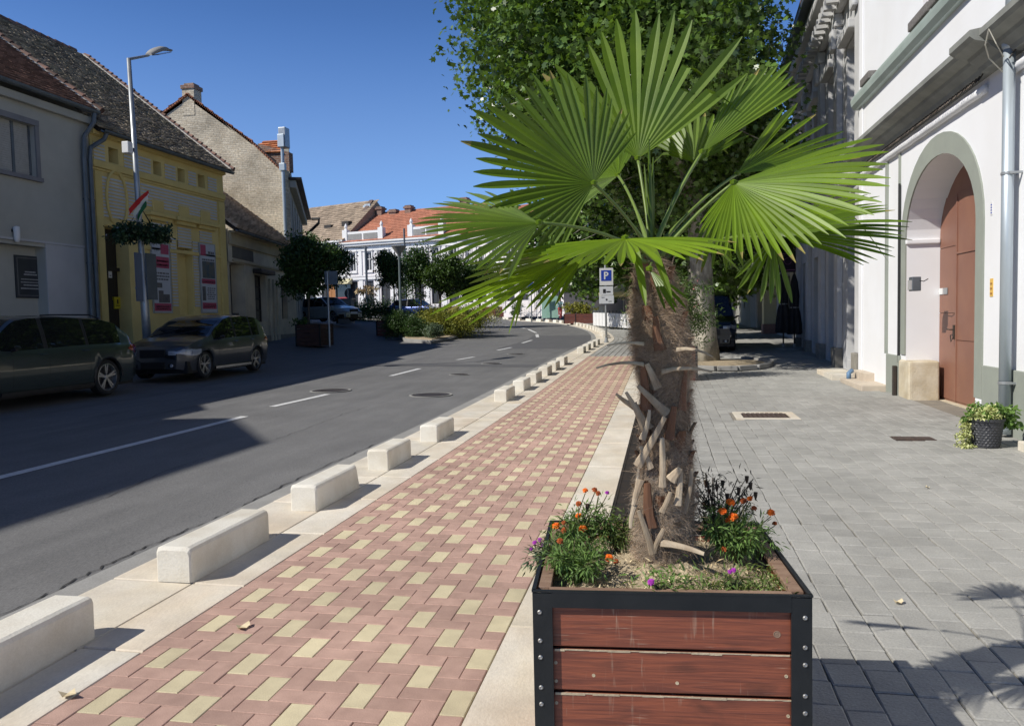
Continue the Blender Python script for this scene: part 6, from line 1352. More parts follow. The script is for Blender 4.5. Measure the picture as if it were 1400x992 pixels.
marigold('back left marigold bush with scattered orange blossoms next to the trunk', -.28, .04, .22, .12, [(760, 718, .0145, O), (797, 722, .0145, O), (791, 705, .0135, O), (771, 724, .012, Rf), (771, 714, .010, Rf), (800, 670, .0105, O), (791, 688, .0115, Rf), (813, 669, .011, Rf), (818, 674, .010, Rf), (830, 673, .008, m_purple)], [(803, 690)], 52, nl=1700)
marigold('right marigold bush with three bright orange blossoms together', .25, .0, .20, .12, [(999, 686, .0165, O), (988, 698, .015, O), (1002, 706, .0165, O), (1016, 684, .012, Rf), (1025, 681, .011, O), (1054, 700, .0135, O), (1059, 715, .009, Rf), (983, 735, .011, Rf), (990, 750, .010, Rf), (995, 711, .01, O), (1031, 694, .01, Rf)], [], 53, nl=2000)
marigold('withered dark marigold stalks with dry seed heads behind the right bush', .22, .16, .30, .12, [], [(965, 658), (980, 663), (988, 658), (1021, 652), (1026, 661), (1033, 674), (953, 673), (976, 690), (1010, 668), (963, 688), (994, 676)], 54, m=m_mdark, nl=900)
marigold('low leafy plant with small purple blossoms hanging over the left rim', -.37, -.02, .07, .07, [(731, 741, .0085, m_purple), (738, 737, .008, m_purple), (726, 750, .007, m_purple), (742, 745, .007, m_purple)], [], 55, nl=900, m=m_greyshrub)
marigold('tiny purple flower blooming at the front rim of the planter', -.02, -.33, .06, .03, [(890, 795, .0115, m_purple)], [], 56, nl=60)
marigold('faint purple flowers low in the right front corner of the planter', .19, -.27, .05, .04, [(1003, 779, .0085, m_purple), (998, 781, .007, m_purple)], [], 57, nl=80)
marigold('small green bush close to the left of the palm trunk', -.14, .08, .15, .09, [], [], 58, nl=900, m=m_weed)
# ------------------------------------------------------------------ palm
palm = thing('palm_tree', 'windmill fan palm with shaggy brown trunk growing in the nearest planter', 'palm tree', PC+Vector((.02, 0, PH-.04)))
m_fibre = mat('palm_fibre', (.50, .375, .27), (.30, .215, .145), rough=.9, attr=.5, scale=12)
m_fibre_g = mat('palm_trunk', (.24, .175, .125), (.11, .078, .056), rough=1, scale=14, bump=1, bscale=60, stretch=(1, 1, .4), bdist=.02)
m_stub = mat('cut_leaf_stub', (.55, .46, .34), (.34, .26, .18), rough=.8, scale=14, bump=.3, rnd=.2, stretch=(1, 1, .3))
m_stub_d = mat('old_leaf_base', (.30, .22, .15), (.16, .115, .08), rough=.9, scale=16, bump=.6, rnd=.25, stretch=(1, 1, .25))
m_sheath = mat('red_brown_sheath', (.22, .10, .05), (.12, .06, .035), rough=.7, scale=10, stretch=(3, 3, .5), rnd=.2)
# trunk axis and radii measured at heights in the photo (pixel rows): (y, left, right)
DT = 2.63*math.cos(YAW)+.0
prof = [(790, 868, 946), (755, 868, 948), (715, 868, 948), (670, 872, 948), (620, 876, 946), (570, 882, 942), (530, 882, 940), (500, 872, 944), (470, 866, 940), (440, 866, 934), (410, 868, 928), (385, 872, 920), (355, 876, 908), (335, 880, 902)]
TP = []; TRD = []
for y, l, r in prof:
    c = AY((l+r)/2, y, 2.63); a = AY(l, y, 2.63); b = AY(r, y, 2.63); TP.append(c); TRD.append((b-a).length/2*.93)
mb = MB(); n = 28; rows = []
TPf, TRf = [], []
for i in range(len(TP)-1):
    for k in range(7): t = k/7; TPf.append(TP[i].lerp(TP[i+1], t)); TRf.append(TRD[i]*(1-t)+TRD[i+1]*t)
for p, r in zip(TPf, TRf):
    row = []
    for j in range(n+1):
        th = 2*math.pi*j/n; q = (math.cos(th)*2, math.sin(th)*2, p.z*9); rad = r*(1+.13*mnoise.noise(q)+.10*mnoise.noise((q[0]*3, q[1]*3, p.z*30))); row.append(p+Vector((math.cos(th)*rad, math.sin(th)*rad, 0)))
    rows.append(row)
mb.sheet(rows); tk = mb.build('trunk', m_fibre_g, palm, smooth=True)
def trunk_at(z):
    for i in range(len(TP)-1):
        if TP[i].z <= z <= TP[i+1].z: t = (z-TP[i].z)/(TP[i+1].z-TP[i].z); return TP[i].lerp(TP[i+1], t), TRD[i]*(1-t)+TRD[i+1]*t
    return (TP[0], TRD[0]) if z < TP[0].z else (TP[-1], TRD[-1])
# hairy fibres: thin ribbons
def hairs(n, z0, z1, length, spread, seed, m, w=.0011, seg=5, name='fibres', out=.35, bunch=26):
    r = np.random.default_rng(seed); V = []; nb = n//bunch
    for b in range(nb):
        z = r.uniform(z0, z1); th = r.uniform(-math.pi*1.05, .05*math.pi) if r.random() < .8 else r.uniform(0, 2*math.pi); c, rad = trunk_at(z); sgn = 1 if r.random() < .5 else -1; tilt = r.normal()*.5; L0 = length*r.uniform(.5, 1.3)
        for k in range(bunch):
            th2 = th+r.normal()*.16; p = np.array(c)+np.array([math.cos(th2)*rad*.97, math.sin(th2)*rad*.97, r.normal()*.010]); rd = np.array([math.cos(th2), math.sin(th2), 0]); tg = np.array([-math.sin(th2), math.cos(th2), 0])*sgn
            d = tg*(.75+tilt*.2)+np.array([0, 0, -1.0])*(.35+tilt)+rd*out*abs(r.normal()); d /= np.linalg.norm(d); L_ = L0*r.uniform(.6, 1.2); cv = r.normal(size=3)*spread
            stray = abs(r.normal())*.008 if r.random() > .12 else .05
            s = np.cross(d, rd); s /= np.linalg.norm(s)+1e-9
            for q in range(seg+1):
                t = q/seg; P = p+d*L_*t+cv*L_*t*t+np.array([0, 0, -1])*L_*.25*t*t
                # keep the strand hugging the trunk
                cx, rz_ = trunk_at(P[2]); vx = P[:2]-np.array(cx)[:2]; dist = np.linalg.norm(vx)
                mn = rz_*(1.0+.02*q)+.002
                mxx = rz_*1.03+.004+.016*q/seg+stray
                if dist < mn: P[:2] = np.array(cx)[:2]+vx/max(dist, 1e-6)*mn
                elif dist > mxx: P[:2] = np.array(cx)[:2]+vx/dist*mxx
                ww = w*(1-.7*t); V.append(P-s*ww); V.append(P+s*ww)
    V = np.array(V); ns = len(V)//(2*(seg+1)); base = np.arange(ns)[:, None]*2*(seg+1); F_ = []
    for q in range(seg): F_.append(base+np.array([[2*q, 2*q+1, 2*q+3, 2*q+2]]))
    F_ = np.stack(F_, 1).reshape(-1, 4); rnd = np.repeat(r.uniform(0, 1, ns), seg)
    return np_mesh(name, V, F_, m, palm, rnd=rnd, kind='stuff')
z0 = TP[0].z; zt = TP[-1].z
hairs(34000, z0+.02, zt-.03, .040, .75, 1, m_fibre, name='fibres', out=.08, w=.0005, bunch=40)
hairs(16000, AY(900, 560, 2.63).z, AY(900, 400, 2.63).z, .042, .95, 2, m_fibre, name='fibres_upper', out=.22, w=.0005, bunch=34)
hairs(10000, z0, AY(900, 640, 2.63).z, .035, .6, 3, mat('grey_fibre', (.40, .34, .27), (.24, .20, .155), rough=.95, attr=.4), name='fibres_lower', out=.08, w=.0005)
# old leaf bases wrapped round the trunk in a spiral
rs2 = random.Random(12); zc2 = z0+.02; k_ = 0
while zc2 < zt-.10:
    th = k_*R(137.5); c_, rad_ = trunk_at(zc2); rd_ = Vector((math.cos(th), math.sin(th), 0)); tg_ = Vector((-math.sin(th), math.cos(th), 0)); w_ = rs2.uniform(.020, .030); hh_ = rs2.uniform(.055, .085); rows = []
    for i in range(5):
        t = i/4; ww = w_*(1-.55*t)*(1 if i < 4 else .8); out_ = rad_*1.0+.003+.020*t*t+rs2.uniform(0, .002); ang = ww/rad_
        rows.append([Vector((c_.x, c_.y, zc2+hh_*t))+(rd_*math.cos(a)+tg_*math.sin(a))*(out_-(.003 if abs(a) > 1e-6 else -.002)) for a in (-ang, -ang*.5, 0, ang*.5, ang)])
    mb = MB(); mb.sheet(rows); mb.sheet([[p-rd_*.006 for p in r] for r in rows[2:]]); mb.build('leaf_base', m_sheath if rs2.random() < .45 else m_stub_d, palm, smooth=True, fix=False)
    zc2 += rs2.uniform(.010, .016); k_ += 1
# cut leaf stubs: (start px, end px, width, toward-camera start/end offsets)
def stub(p0, p1, w0, w1, d0=.0, d1=.0, m=m_stub, bend=0):
    z = AY(p0[0], p0[1], 2.63).z; c, rad = trunk_at(z)
    a = AY(p0[0], p0[1], 2.63-rad*1.0-.012+d0); b = AY(p1[0], p1[1], 2.63-rad*1.0-.012+d1); w0 *= 1.15; w1 *= 1.15; m_ = a.lerp(b, .5)+Vector((0, 0, bend)); mb = MB(); pts = [a, a.lerp(m_, .5)+Vector((0, 0, bend*.3)), m_, m_.lerp(b, .5)+Vector((0, 0, bend*.25)), b]
    dd = (b-a).normalized(); view = (EYE-a).normalized(); s = dd.cross(view).normalized(); nn = s.cross(dd)
    rows = []
    rs_ = random.Random(int(p0[0]*7+p0[1])); bow = rs_.uniform(-.003, .003)
    for i, p in enumerate(pts):
        t = i/4; w = (w0*(1-t)+w1*t)*(1.35 if i == 0 else 1.08 if i == 1 else .9 if i == 3 else .72 if i == 4 else 1); p = p+s*bow*math.sin(math.pi*t)*2+nn*rs_.uniform(-.001, .002); row = [p-s*w, p-s*w*.8+nn*w*.45, p+nn*w*.6, p+s*w*.8+nn*w*.45, p+s*w, p-nn*w*.25, p-s*w]; rows.append(row)
    mb.sheet(rows); mb.face(rows[-1][:6]); mb.build('leaf_stub', m, palm)
for a in [((872, 636), (909, 570), .011, .0085, -.0, -.045), ((906, 665), (905, 598), .008, .009, -.005, -.02), ((880, 586), (856, 536), .009, .006, .0, -.05), ((868, 556), (842, 538), .008, .005, .01, -.06), ((912, 565), (872, 527), .012, .008, 0, -.03), ((878, 600), (888, 560), .008, .006, -.005, -.02), ((905, 700), (917, 672), .007, .007, -.005, -.02), ((893, 756), (873, 697), .009, .008, -.005, -.02),
          ((893, 755), (908, 722), .006, .008, -.006, -.02), ((905, 742), (963, 757), .009, .0075, -.01, -.075), ((868, 690), (862, 722), .006, .006, .01, -.02), ((876, 655), (866, 690), .01, .008, .01, -.0), ((935, 700), (946, 640), .007, .006, .02, .0), ((926, 690), (930, 640), .009, .008, .0, -.01), ((918, 655), (930, 640), .013, .010, -.01, -.03),
          ((888, 585), (868, 550), .010, .007, .0, -.03), ((890, 640), (875, 610), .008, .007, 0, -.01), ((900, 530), (884, 497), .012, .009, -.0, -.02)]:
    stub(*a)
for a in [((903, 478), (897, 432), .014, .009, .0, -.008), ((884, 560), (879, 498), .015, .010, .005, -.008), ((932, 560), (938, 500), .010, .006, .01, .0), ((915, 600), (922, 555), .012, .010, -.002, -.008), ((890, 720), (885, 660), .015, .012, 0, -.006)]: stub(*a, m=m_sheath)
# thin long dead petioles sticking out left and right
for a in [((880, 498), (815, 503), .0048, .003, .0, -.05, m_stub, .012), ((868, 548), (810, 560), .001, .001, 0, 0, m_stub, 0), ((872, 500), (812, 505), .001, .001, 0, 0, m_stub, 0)][:1]: stub(*a)
stub((880, 470), (830, 472), .0045, .0028, 0, -.05, m_stub, .006)
stub((905, 508), (974, 508), .006, .0035, -.01, -.07, m_stub, .012); stub((925, 478), (975, 488), .005, .0028, -.0, -.04, m_stub, .01)
# ------------------------------------------------------------------ fan leaves
m_frond = mat('palm_leaf', (.112, .182, .010), (.070, .130, .008), rough=.42, scale=5, attr=.22, trans=.30, spec=.5, stretch=(1, 1, 1))
m_frond_y = mat('palm_leaf_yellowish', (.17, .265, .010), (.12, .205, .008), rough=.42, scale=5, attr=.22, trans=.32, spec=.5)
m_tip = mat('dry_leaf_tip', (.27, .23, .06), (.20, .17, .05), rough=.8)
m_petiole = mat('palm_petiole', (.17, .24, .05), (.13, .19, .04), rough=.4, scale=10)
def frond(hp, hy, tp, ty, nrm, spread, nseg=38, split=.48, droop=.18, cup=.12, side=.72, seed=0, m=None, tipk=.14, petw=.0065, base=None, dl=0, frm=None, to=None, sag=.0):
    """hp: hastula pixel at street distance hy; tp, ty: tip of the central segment; nrm: rough upper side normal"""
    rr = random.Random(seed); H = AY(hp[0], hp[1], hy); T = AY(tp[0], tp[1], ty); a = T-H; Rr = a.length; a.normalize(); nn = Vector(nrm); nn = (nn-a*nn.dot(a)).normalized(); b = nn.cross(a)   # b to one side
    fr = thing_part('frond', palm)
    mb = MB(); mt = MB(); sp0 = frm if frm is not None else -spread; sp1 = to if to is not None else spread; K = nseg; dth = R(sp1-sp0)/K
    for i in range(K):
        th = R(sp0)+dth*(i+.5); f = abs(th)/R(max(abs(sp0), abs(sp1))); d = a*math.cos(th)+b*math.sin(th); s = nn.cross(d); L_ = Rr*(1-(1-side)*f**1.6)*rr.uniform(.91, 1.04); brk = rr.uniform(.5, .75) if rr.random() < .07 else 9; ns = 13; spl = split*(1-.15*f)+rr.uniform(-.03, .03); w_max = None
        tw = rr.gauss(0, .05); dr_ = droop*rr.uniform(.75, 1.3); bx = rr.gauss(0, .018); mb.cr = rr.random(); rows = []
        for j in range(ns+1):
            t = j/ns; r = .02*Rr+L_*t
            half = r*math.tan(abs(dth)/2)*1.0
            if t > spl: u_ = (t-spl)/(1-spl); half = r*math.tan(abs(dth)/2)*(1-.30*u_)*max(.06, (1-u_**4))**.8
            c = H+d*r+nn*(cup*Rr*(t**2)*(.3+f)*.5)+s*(bx*L_*max(0, t-spl)*2)-Vector((0, 0, 1))*(dr_*L_*max(0, t-.35)**2*1.6)-Vector((0, 0, 1))*sag*L_*t*t-Vector((0, 0, 1))*(max(0, t-brk)*L_*.9)-a*(max(0, t-brk)*L_*.35)
            fold = half*.55
            sd = (s*math.cos(tw*t)+nn*math.sin(tw*t))
            rows.append([c-sd*half+nn*fold*.5, c-nn*fold*.5, c+sd*half+nn*fold*.5])
        mb.sheet(rows[:-1])
        tgt = mt if rr.random() < tipk else mb; tgt.cr = mb.cr; tgt.sheet(rows[-2:])
    bl = mb.build('blade', m or m_frond, fr, fix=False, smooth=False)
    if mt.v: mt.build('dry_tips', m_tip, bl, fix=False, kind='stuff')
    B0 = base or (TP[-2]+Vector((rr.uniform(-.02, .02), rr.uniform(-.03, .03), rr.uniform(-.02, .03)))); mid = B0.lerp(H, .5)+Vector((0, 0, (H-B0).length*(.10+dl))); pts = [(B0*(1-t)**2+mid*2*t*(1-t)+H*t*t) for t in [k/10 for k in range(11)]]
    mb = MB(); mb.tube(pts, [petw*(1.7-.9*min(1, k/4)) for k in range(11)], 7); mb.build('petiole', m_petiole, fr, smooth=True)
    mb = MB(); mb.lathe([(0, .012), (.012, .006), (.010, -.004), (0, -.006)], 8, H); mb.build('hastula', m_frond_y, fr); return fr
def thing_part(name, parent):
    o = bpy.data.objects.new(name, None); COL.objects.link(o); o.parent = parent; o.location = (0, 0, 0); o.empty_display_size = .05; return o
Y0 = 2.63
# F1 upright leaf at the centre back
frond((872, 217), Y0+.10, (882, 18), Y0+.22, (-.15, -1, .25), 66, 16, split=.40, droop=.0, cup=.04, side=.84, seed=1, frm=-58, to=58)
# F2 left middle, big
frond((812, 251), Y0-.18, (652, 152), Y0-.30, (-.12, -.92, .38), 110, 31, split=.50, droop=.04, cup=.02, side=.48, seed=2, frm=-104, to=92)
# F3 left lower, seen nearly edge on
frond((737, 305), Y0-.36, (572, 314), Y0-.50, (-.1, -.62, .78), 70, 24, split=.52, droop=.06, cup=.0, side=.80, seed=3, frm=-68, to=62)
# F4 front, drooping towards the viewer
frond((855, 326), Y0-.32, (856, 356), Y0-.60, (0, -.20, 1), 90, 24, split=.52, droop=.02, cup=.0, side=1.12, seed=4, m=m_frond_y, frm=-86, to=86, sag=.04)
# F5 long lower left
frond((790, 345), Y0-.22, (598, 428), Y0-.42, (-.15, -.8, .6), 40, 8, split=.5, droop=.03, cup=.0, side=.62, seed=5, m=m_frond_y, frm=-8, to=20)
frond((800, 348), Y0-.24, (722, 418), Y0-.34, (-.15, -.8, .6), 30, 6, split=.3, droop=.03, cup=.0, side=.8, seed=25, m=m_frond_y, frm=-18, to=22)
# F5b dark one behind it
frond((772, 350), Y0+.12, (645, 385), Y0+.22, (.25, .6, .8), 50, 10, split=.35, droop=.05, cup=.0, side=.8, seed=15, frm=-26, to=24)
# F6 upper right, narrow
frond((960, 208), Y0+.10, (1088, 96), Y0+.10, (-.25, -.9, .2), 30, 11, split=.80, droop=.0, cup=.02, side=.62, seed=6, frm=-12, to=30)
# F7 small middle back
frond((950, 222), Y0+.35, (945, 152), Y0+.5, (0, -1, .3), 80, 16, split=.4, droop=.02, cup=.05, side=.85, seed=7, frm=-66, to=66)
# F8 right, large
frond((1003, 250), Y0-.12, (1212, 232), Y0-.26, (.1, -.82, .55), 120, 32, split=.52, droop=.06, cup=.0, side=.40, seed=8, frm=-118, to=24, m=m_frond_y)
# F9 behind right, upper, thin separated segments in shade
frond((1008, 238), Y0+.30, (1150, 168), Y0+.50, (.1, -.8, .6), 40, 11, split=.3, droop=.03, cup=.0, side=.9, seed=9, frm=-24, to=30)
# F10 right lower dark
frond((1052, 318), Y0+.02, (1246, 292), Y0+.0, (.1, -.62, .78), 60, 20, split=.45, droop=.08, cup=.0, side=.72, seed=10, frm=-44, to=40)
# F11 hanging leaves below on the right
frond((985, 268), Y0+.15, (985, 372), Y0+.22, (.3, -.9, -.1), 45, 9, split=.3, droop=.02, cup=.0, side=.8, seed=11, frm=-34, to=34)
frond((1058, 325), Y0-.05, (1042, 418), Y0-.08, (.3, -.9, .1), 45, 7, split=.2, droop=.02, cup=.0, side=.8, seed=12, frm=-40, to=30)
# F12 underside below the crown
frond((888, 368), Y0-.20, (930, 425), Y0-.28, (.2, -.8, .3), 30, 5, split=.4, droop=.0, cup=0, side=.85, seed=13, frm=-16, to=18, petw=.004)
# F13 small behind centre left
frond((845, 240), Y0+.4, (800, 215), Y0+.55, (-.2, -.9, .3), 80, 14, split=.4, droop=.05, cup=.03, side=.85, seed=14)
#frond((905, 240), Y0+.45, (925, 200), Y0+.7, (0, -1, .2), 70, 14, split=.45, droop=.05, cup=.03, side=.85, seed=16)
# young spears
for k, (x, y) in enumerate(((887, 190), (893, 215), (881, 225))):
    mb = MB(); P1 = TP[-1]; e = AY(x, y, Y0+.02*k); mb.tube([P1, P1.lerp(e, .5), e], [.009, .008, .002], 7); mb.build('spear_leaf', m_frond, palm)
# ================================================================== CARS
m_tyre = mat('tyre_rubber', (.018, .018, .019), (.025, .025, .025), rough=.8, scale=20)
m_rim = mat('alloy_rim', (.50, .51, .52), (.42, .43, .44), rough=.28, metal=.85)
m_rimd = mat('dark_alloy', (.06, .06, .065), rough=.3, metal=.6)
m_glass = glass_mat('car_glass', (.008, .010, .012), .02, .8)
m_tail = mat('tail_lamp_red', (.25, .015, .012), rough=.15, coat=1); m_lampg = glass_mat('headlamp_glass', (.30, .33, .38), .05, 1.0)
m_chrome = mat('chrome', (.7, .7, .7), rough=.1, metal=1)
def car_paint(n, c, c2=None): return mat(n, c, c2 or tuple(x*.92 for x in c), rough=.32, metal=.35, coat=1.0, scale=3, spec=.5)
def lerp_tab(tab, x):
    if x <= tab[0][0]: return tab[0][1]
    for (a, b), (c, d) in zip(tab, tab[1:]):
        if x <= c: t = (x-a)/(c-a); t = t*t*(3-2*t)*.5+t*.5; return b+(d-b)*t
    return tab[-1][1]
def build_car(name, lab, cat, L, W, wheel_r, ax, belt, roof, halfw, glass_x, ws_x, rw_x, paint, sill=.20, pillars=(), group=None, spokes='five', dark_rim=False, tint=None, plate=True, front='hatch', roofin=.80, rails=False, rear_tail=True, clad=False):
    """x forward from the rear bumper (0) to the nose (L)"""
    t = thing(name, lab, cat, (0, 0, 0), group); N = 64; xs_ = [L*i/N for i in range(N+1)]
    for a in ax: xs_ += [a-wheel_r*1.13, a+wheel_r*1.13]
    xs_ += list(ws_x)+list(rw_x)+[g for g in glass_x]+[p[0] for p in pillars]+[p[1] for p in pillars]; xs_ = sorted(set(round(x, 3) for x in xs_)); arch_r = wheel_r*1.13
    def sect(x):
        hw = lerp_tab(halfw, x); zb = sill
        e = min(x, L-x)
        if e < .25: zb = sill+.06*(1-e/.25)
        for a in ax:
            if abs(x-a) < arch_r: zb = max(zb, wheel_r*.98+math.sqrt(max(0, arch_r**2-(x-a)**2)))
        zs = lerp_tab(belt, x); zr = max(zs+.012, lerp_tab(roof, x)); rt = (zr-zs)/(max(r[1] for r in roof)-zs+1e-6); rt = max(0, min(1, rt)); wr = hw*(1-.07)*(1-rt)+hw*roofin*rt
        pts = [(hw*.93, zb-.0), (hw*.965, max(zb+.005, .34)), (hw*.985, max(zb+.01, .46)), (hw, max(zb+.02, .60)), (hw*.992, max(zb+.03, zs-.10)), (hw*.965, zs-.03), (hw*.95, zs)]
        side = (wr, zr-.035*rt); pts += [(hw*.95*(1-.0)+(side[0]-hw*.95)*.5+.008*rt, zs+(side[1]-zs)*.5), side, (wr*.90, zr-.008*rt), (wr*.55, zr+.012), (0, zr+.018)]
        return pts
    S = [sect(x) for x in xs_]; nb_ = len(S[0]); body = MB(); glass = {}; 
    def inr(x, r): return r[0] <= x <= r[1]
    for i in range(len(xs_)-1):
        xm = (xs_[i]+xs_[i+1])/2
        for j in range(nb_-1):
            for s in (1, -1):
                P = [(xs_[i], s*S[i][j][0], S[i][j][1]), (xs_[i+1], s*S[i+1][j][0], S[i+1][j][1]), (xs_[i+1], s*S[i+1][j+1][0], S[i+1][j+1][1]), (xs_[i], s*S[i][j+1][0], S[i][j+1][1])]
                key = None
                if j in (6, 7) and inr(xm, glass_x):
                    key = 'side_window'
                    for k_, p in enumerate(pillars):
                        if inr(xm, p): key = ('pillar', s, k_)
                    if key == 'side_window': key = ('side_window', s, sum(1 for p in pillars if xm > p[1]))
                if j >= 8 and inr(xm, ws_x): key = 'windshield' if j >= 9 else None
                if j >= 8 and inr(xm, rw_x): key = 'rear_window' if j >= 9 else None
                if key is None: body.face(P)
                else: glass.setdefault(key, MB()).face(P)
    for i in (0, len(xs_)-1):
        for s in (1, -1): body.face([(xs_[i], s*a, b) for a, b in S[i]]+[(xs_[i], 0, S[i][0][1])])
    o = body.build('body', paint, t); weld(o, 2e-4)
    for p in o.data.polygons: p.use_smooth = True
    o.data.set_sharp_from_angle(angle=R(38))
    for k, mb in glass.items():
        nm = k if isinstance(k, str) else k[0]; g = mb.build(nm, m_black if nm == 'pillar' else (tint or m_glass), t, smooth=True, fix=False); weld(g, 2e-4)
    # underbody and wheel wells
    mb = MB(); wd = W/2*.86
    mb.box(.15, L-.15, -wd, wd, sill*.75, .42); mb.box(.3, L-.3, -wd*.8, wd*.8, .42, .75); mb.build('underbody', m_black, t)
    for s in (1, -1):
        mb = MB()
        for a in ax:
            pts = [(a+arch_r*math.cos(q), s*(lerp_tab(halfw, a)*.975+.004), wheel_r*.98+arch_r*math.sin(q)) for q in [math.pi*k/20 for k in range(21)]]; mb.tube(pts, .022 if clad else .010, 5)
        mb.build('arch_lip', m_black if clad else paint, t, kind='stuff')
    for a in ax:
        for s in (1, -1):
            yw = s*(lerp_tab(halfw, a)*.965-.115); wl = bpy.data.objects.new('wheel', None); wl.location = (a, yw, wheel_r); wl.parent = t; COL.objects.link(wl)
            mb = MB(); r = wheel_r; rr_ = r*.77
            prof_ = [(rr_, -.09), (r*.93, -.105), (r, -.08), (r, .08), (r*.93, .105), (rr_, .095)]; mb.lathe([(x, y*s) for x, y in prof_], 36, (0, 0, 0), 'y'); mb.v = [tuple(Vector(v)+Vector((a, yw, r))) for v in mb.v]; mb.build('tyre', m_tyre, wl, smooth=False)
            mr = m_rimd if dark_rim else m_rim; rim = MB(); rim.lathe([(x, y*s) for x, y in [(rr_, .092), (rr_*.93, .095), (rr_*.9, .06), (rr_*.88, -.05)]], 36, (a, yw, r), 'y')
            rim.lathe([(x, y*s) for x, y in [(0, .075), (rr_*.16, .074), (rr_*.2, .055), (rr_*.2, 0)]], 16, (a, yw, r), 'y')
            for k in range(5):
                for dq in ((-.17, .17) if spokes == 'five' else (-.13, .13)):
                    q0 = 2*math.pi*k/5+.3; q1 = q0+dq; p0 = Vector((a+rr_*.15*math.cos(q0), yw+s*.06, r+rr_*.15*math.sin(q0))); p1 = Vector((a+rr_*.92*math.cos(q1), yw+s*.075, r+rr_*.92*math.sin(q1))); rim.bar(p0, p1, .022 if spokes == 'five' else .035, .02, up=(0, 1, 0))
            rim.build('rim', mr, wl)
            mb = MB(); mb.lathe([(0, 0), (rr_*.88, 0)], 24, (a, yw+s*.02, r), 'y'); mb.build('brake_disc', m_rimd, wl)
    # mirrors, handles, seams, lamps
    mx = glass_x[1]-.28; zb_ = lerp_tab(belt, mx)
    for s in (1, -1):
        hw = lerp_tab(halfw, mx); mb = MB(); mb.lathe([(0, -.12), (.055, -.10), (.075, -.03), (.075, .03), (.055, .08), (0, .10)], 12, (0, 0, 0)); mb.v = [(mx+.07+z*.15+x*.7, s*(hw+.06+y*.6+z*.35+.02), zb_+.06+x*.35-y*.3+abs(z)*.0+ (y)*.5) for x, y, z in mb.v]; mi = mb.build('mirror', paint, t, smooth=True)
        mb = MB(); mb.bar((mx+.05, s*(hw*.93), zb_+.0), (mx+.07, s*(hw+.06), zb_+.03), .05); mb.build('mirror_foot', m_black, mi)
        for k, p in enumerate(pillars[:2]):
            xh = p[0]-.02-.20 if False else p[1]-.06; hz_ = lerp_tab(belt, xh)-.10; mb = MB(); hw2 = lerp_tab(halfw, xh); mb.tube([(xh-.0+.02, s*(hw2*.985), hz_), (xh+.05, s*(hw2+.022), hz_+.004), (xh+.17, s*(hw2+.022), hz_+.004), (xh+.2, s*(hw2*.985), hz_)], .013, 6); mb.build('door_handle', paint, t)
        for k, p in enumerate(list(pillars)+[(glass_x[1]-.22, glass_x[1]-.2)]):
            xm = p[0]+.03; mb = MB(); rows = []
            for z in np.linspace(sill+.12, lerp_tab(belt, xm), 9): 
                sec = sect(xm); ys_ = np.interp(z, [q[1] for q in sec[:7]], [q[0] for q in sec[:7]]); rows.append([(xm-.004, s*(ys_+.0015), z), (xm+.004, s*(ys_+.0015), z)])
            mb.sheet(rows); mb.build('door_seam', m_black, t, fix=False)
        mb = MB(); mb.bar((ax[0]+arch_r+.02, s*lerp_tab(halfw, L*.5)*.972, sill+.02), (ax[1]-arch_r-.02, s*lerp_tab(halfw, L*.5)*.972, sill+.02), .03, .06); mb.build('sill_trim', m_chrome if front == 'hatch' else m_black, t)
        if rails: mb = MB(); zz = max(r[1] for r in roof); mb.tube([(glass_x[0]+.35, s*W/2*roofin*.9, lerp_tab(roof, glass_x[0]+.35)+.01), (glass_x[0]+.6, s*W/2*roofin*.9, zz+.015), (glass_x[1]-1.3, s*W/2*roofin*.9, zz+.015), (glass_x[1]-1.1, s*W/2*roofin*.9, lerp_tab(roof, glass_x[1]-1.1)+.01)], .016, 6); mb.build('roof_rail', m_black, t)
        # head and tail lamps follow the body corner
        zh = lerp_tab(belt, L-.25)-.10
        pts = []
        mb = MB(); rows = []
        for k in range(9):
            x = L-.62+.60*k/8; hw = lerp_tab(halfw, x); th = .03+.085*math.sin(math.pi*min(1, .25+k/8*.75)); zc2 = zh+.05-.05*k/8; rows.append([(x+.0, s*(hw*.99+.006), zc2-th), (x, s*(hw*.995+.010), zc2), (x, s*(hw*.93+.006), zc2+th*.8)])
        x = L+.006
        for f in (.86, .72, .6): hw = lerp_tab(halfw, L); rows.append([(x, s*hw*f*1.1, zh-.06), (x+.004, s*hw*f*1.1, zh-.01), (x-.01, s*hw*f*1.08, zh+.035)])
        mb.sheet(rows); hl = mb.build('headlight', m_lampg, t, smooth=True, fix=False)
        mb = MB()
        for xx in (L-.16, L-.30): mb.lathe([(.04, 0), (.032, .006), (.0, .004)], 12, (0, 0, 0)); mb.v[-36:] = [(xx, s*(lerp_tab(halfw, xx)*.995+.012+abs(b_)), zh+c_) for a_, b_, c_ in [(0, v[2], v[1]) for v in mb.v[-36:]]]
        mb.build('lamp_bulb', m_chrome, hl)
        if rear_tail:
            mb = MB(); rows = []; zt_ = lerp_tab(belt, .2)-.04
            for k in range(7): x = .0+.34*k/6; hw = lerp_tab(halfw, x); rows.append([(x-.004, s*(hw*.985+.008), zt_-.17+.1*k/6), (x-.004, s*(hw*.99+.01), zt_-.06), (x, s*(hw*.955+.008), zt_+.02)])
            hw = lerp_tab(halfw, 0); rows.insert(0, [(-.008, s*hw*.72, zt_-.14), (-.010, s*hw*.72, zt_-.06), (-.006, s*hw*.72, zt_)]); mb.sheet(rows); mb.build('tail_light', m_tail, t, smooth=True, fix=False)
    # nose: grille, lower intake, fog lamps, plate
    hw = lerp_tab(halfw, L); mb = MB(); mb.box(L-.03, L+.012, -hw*.52, hw*.52, .52, .70); mb.box(L-.03, L+.014, -hw*.5, hw*.5, .26, .42); gr = mb.build('grille', m_black, t, bevel=.01)
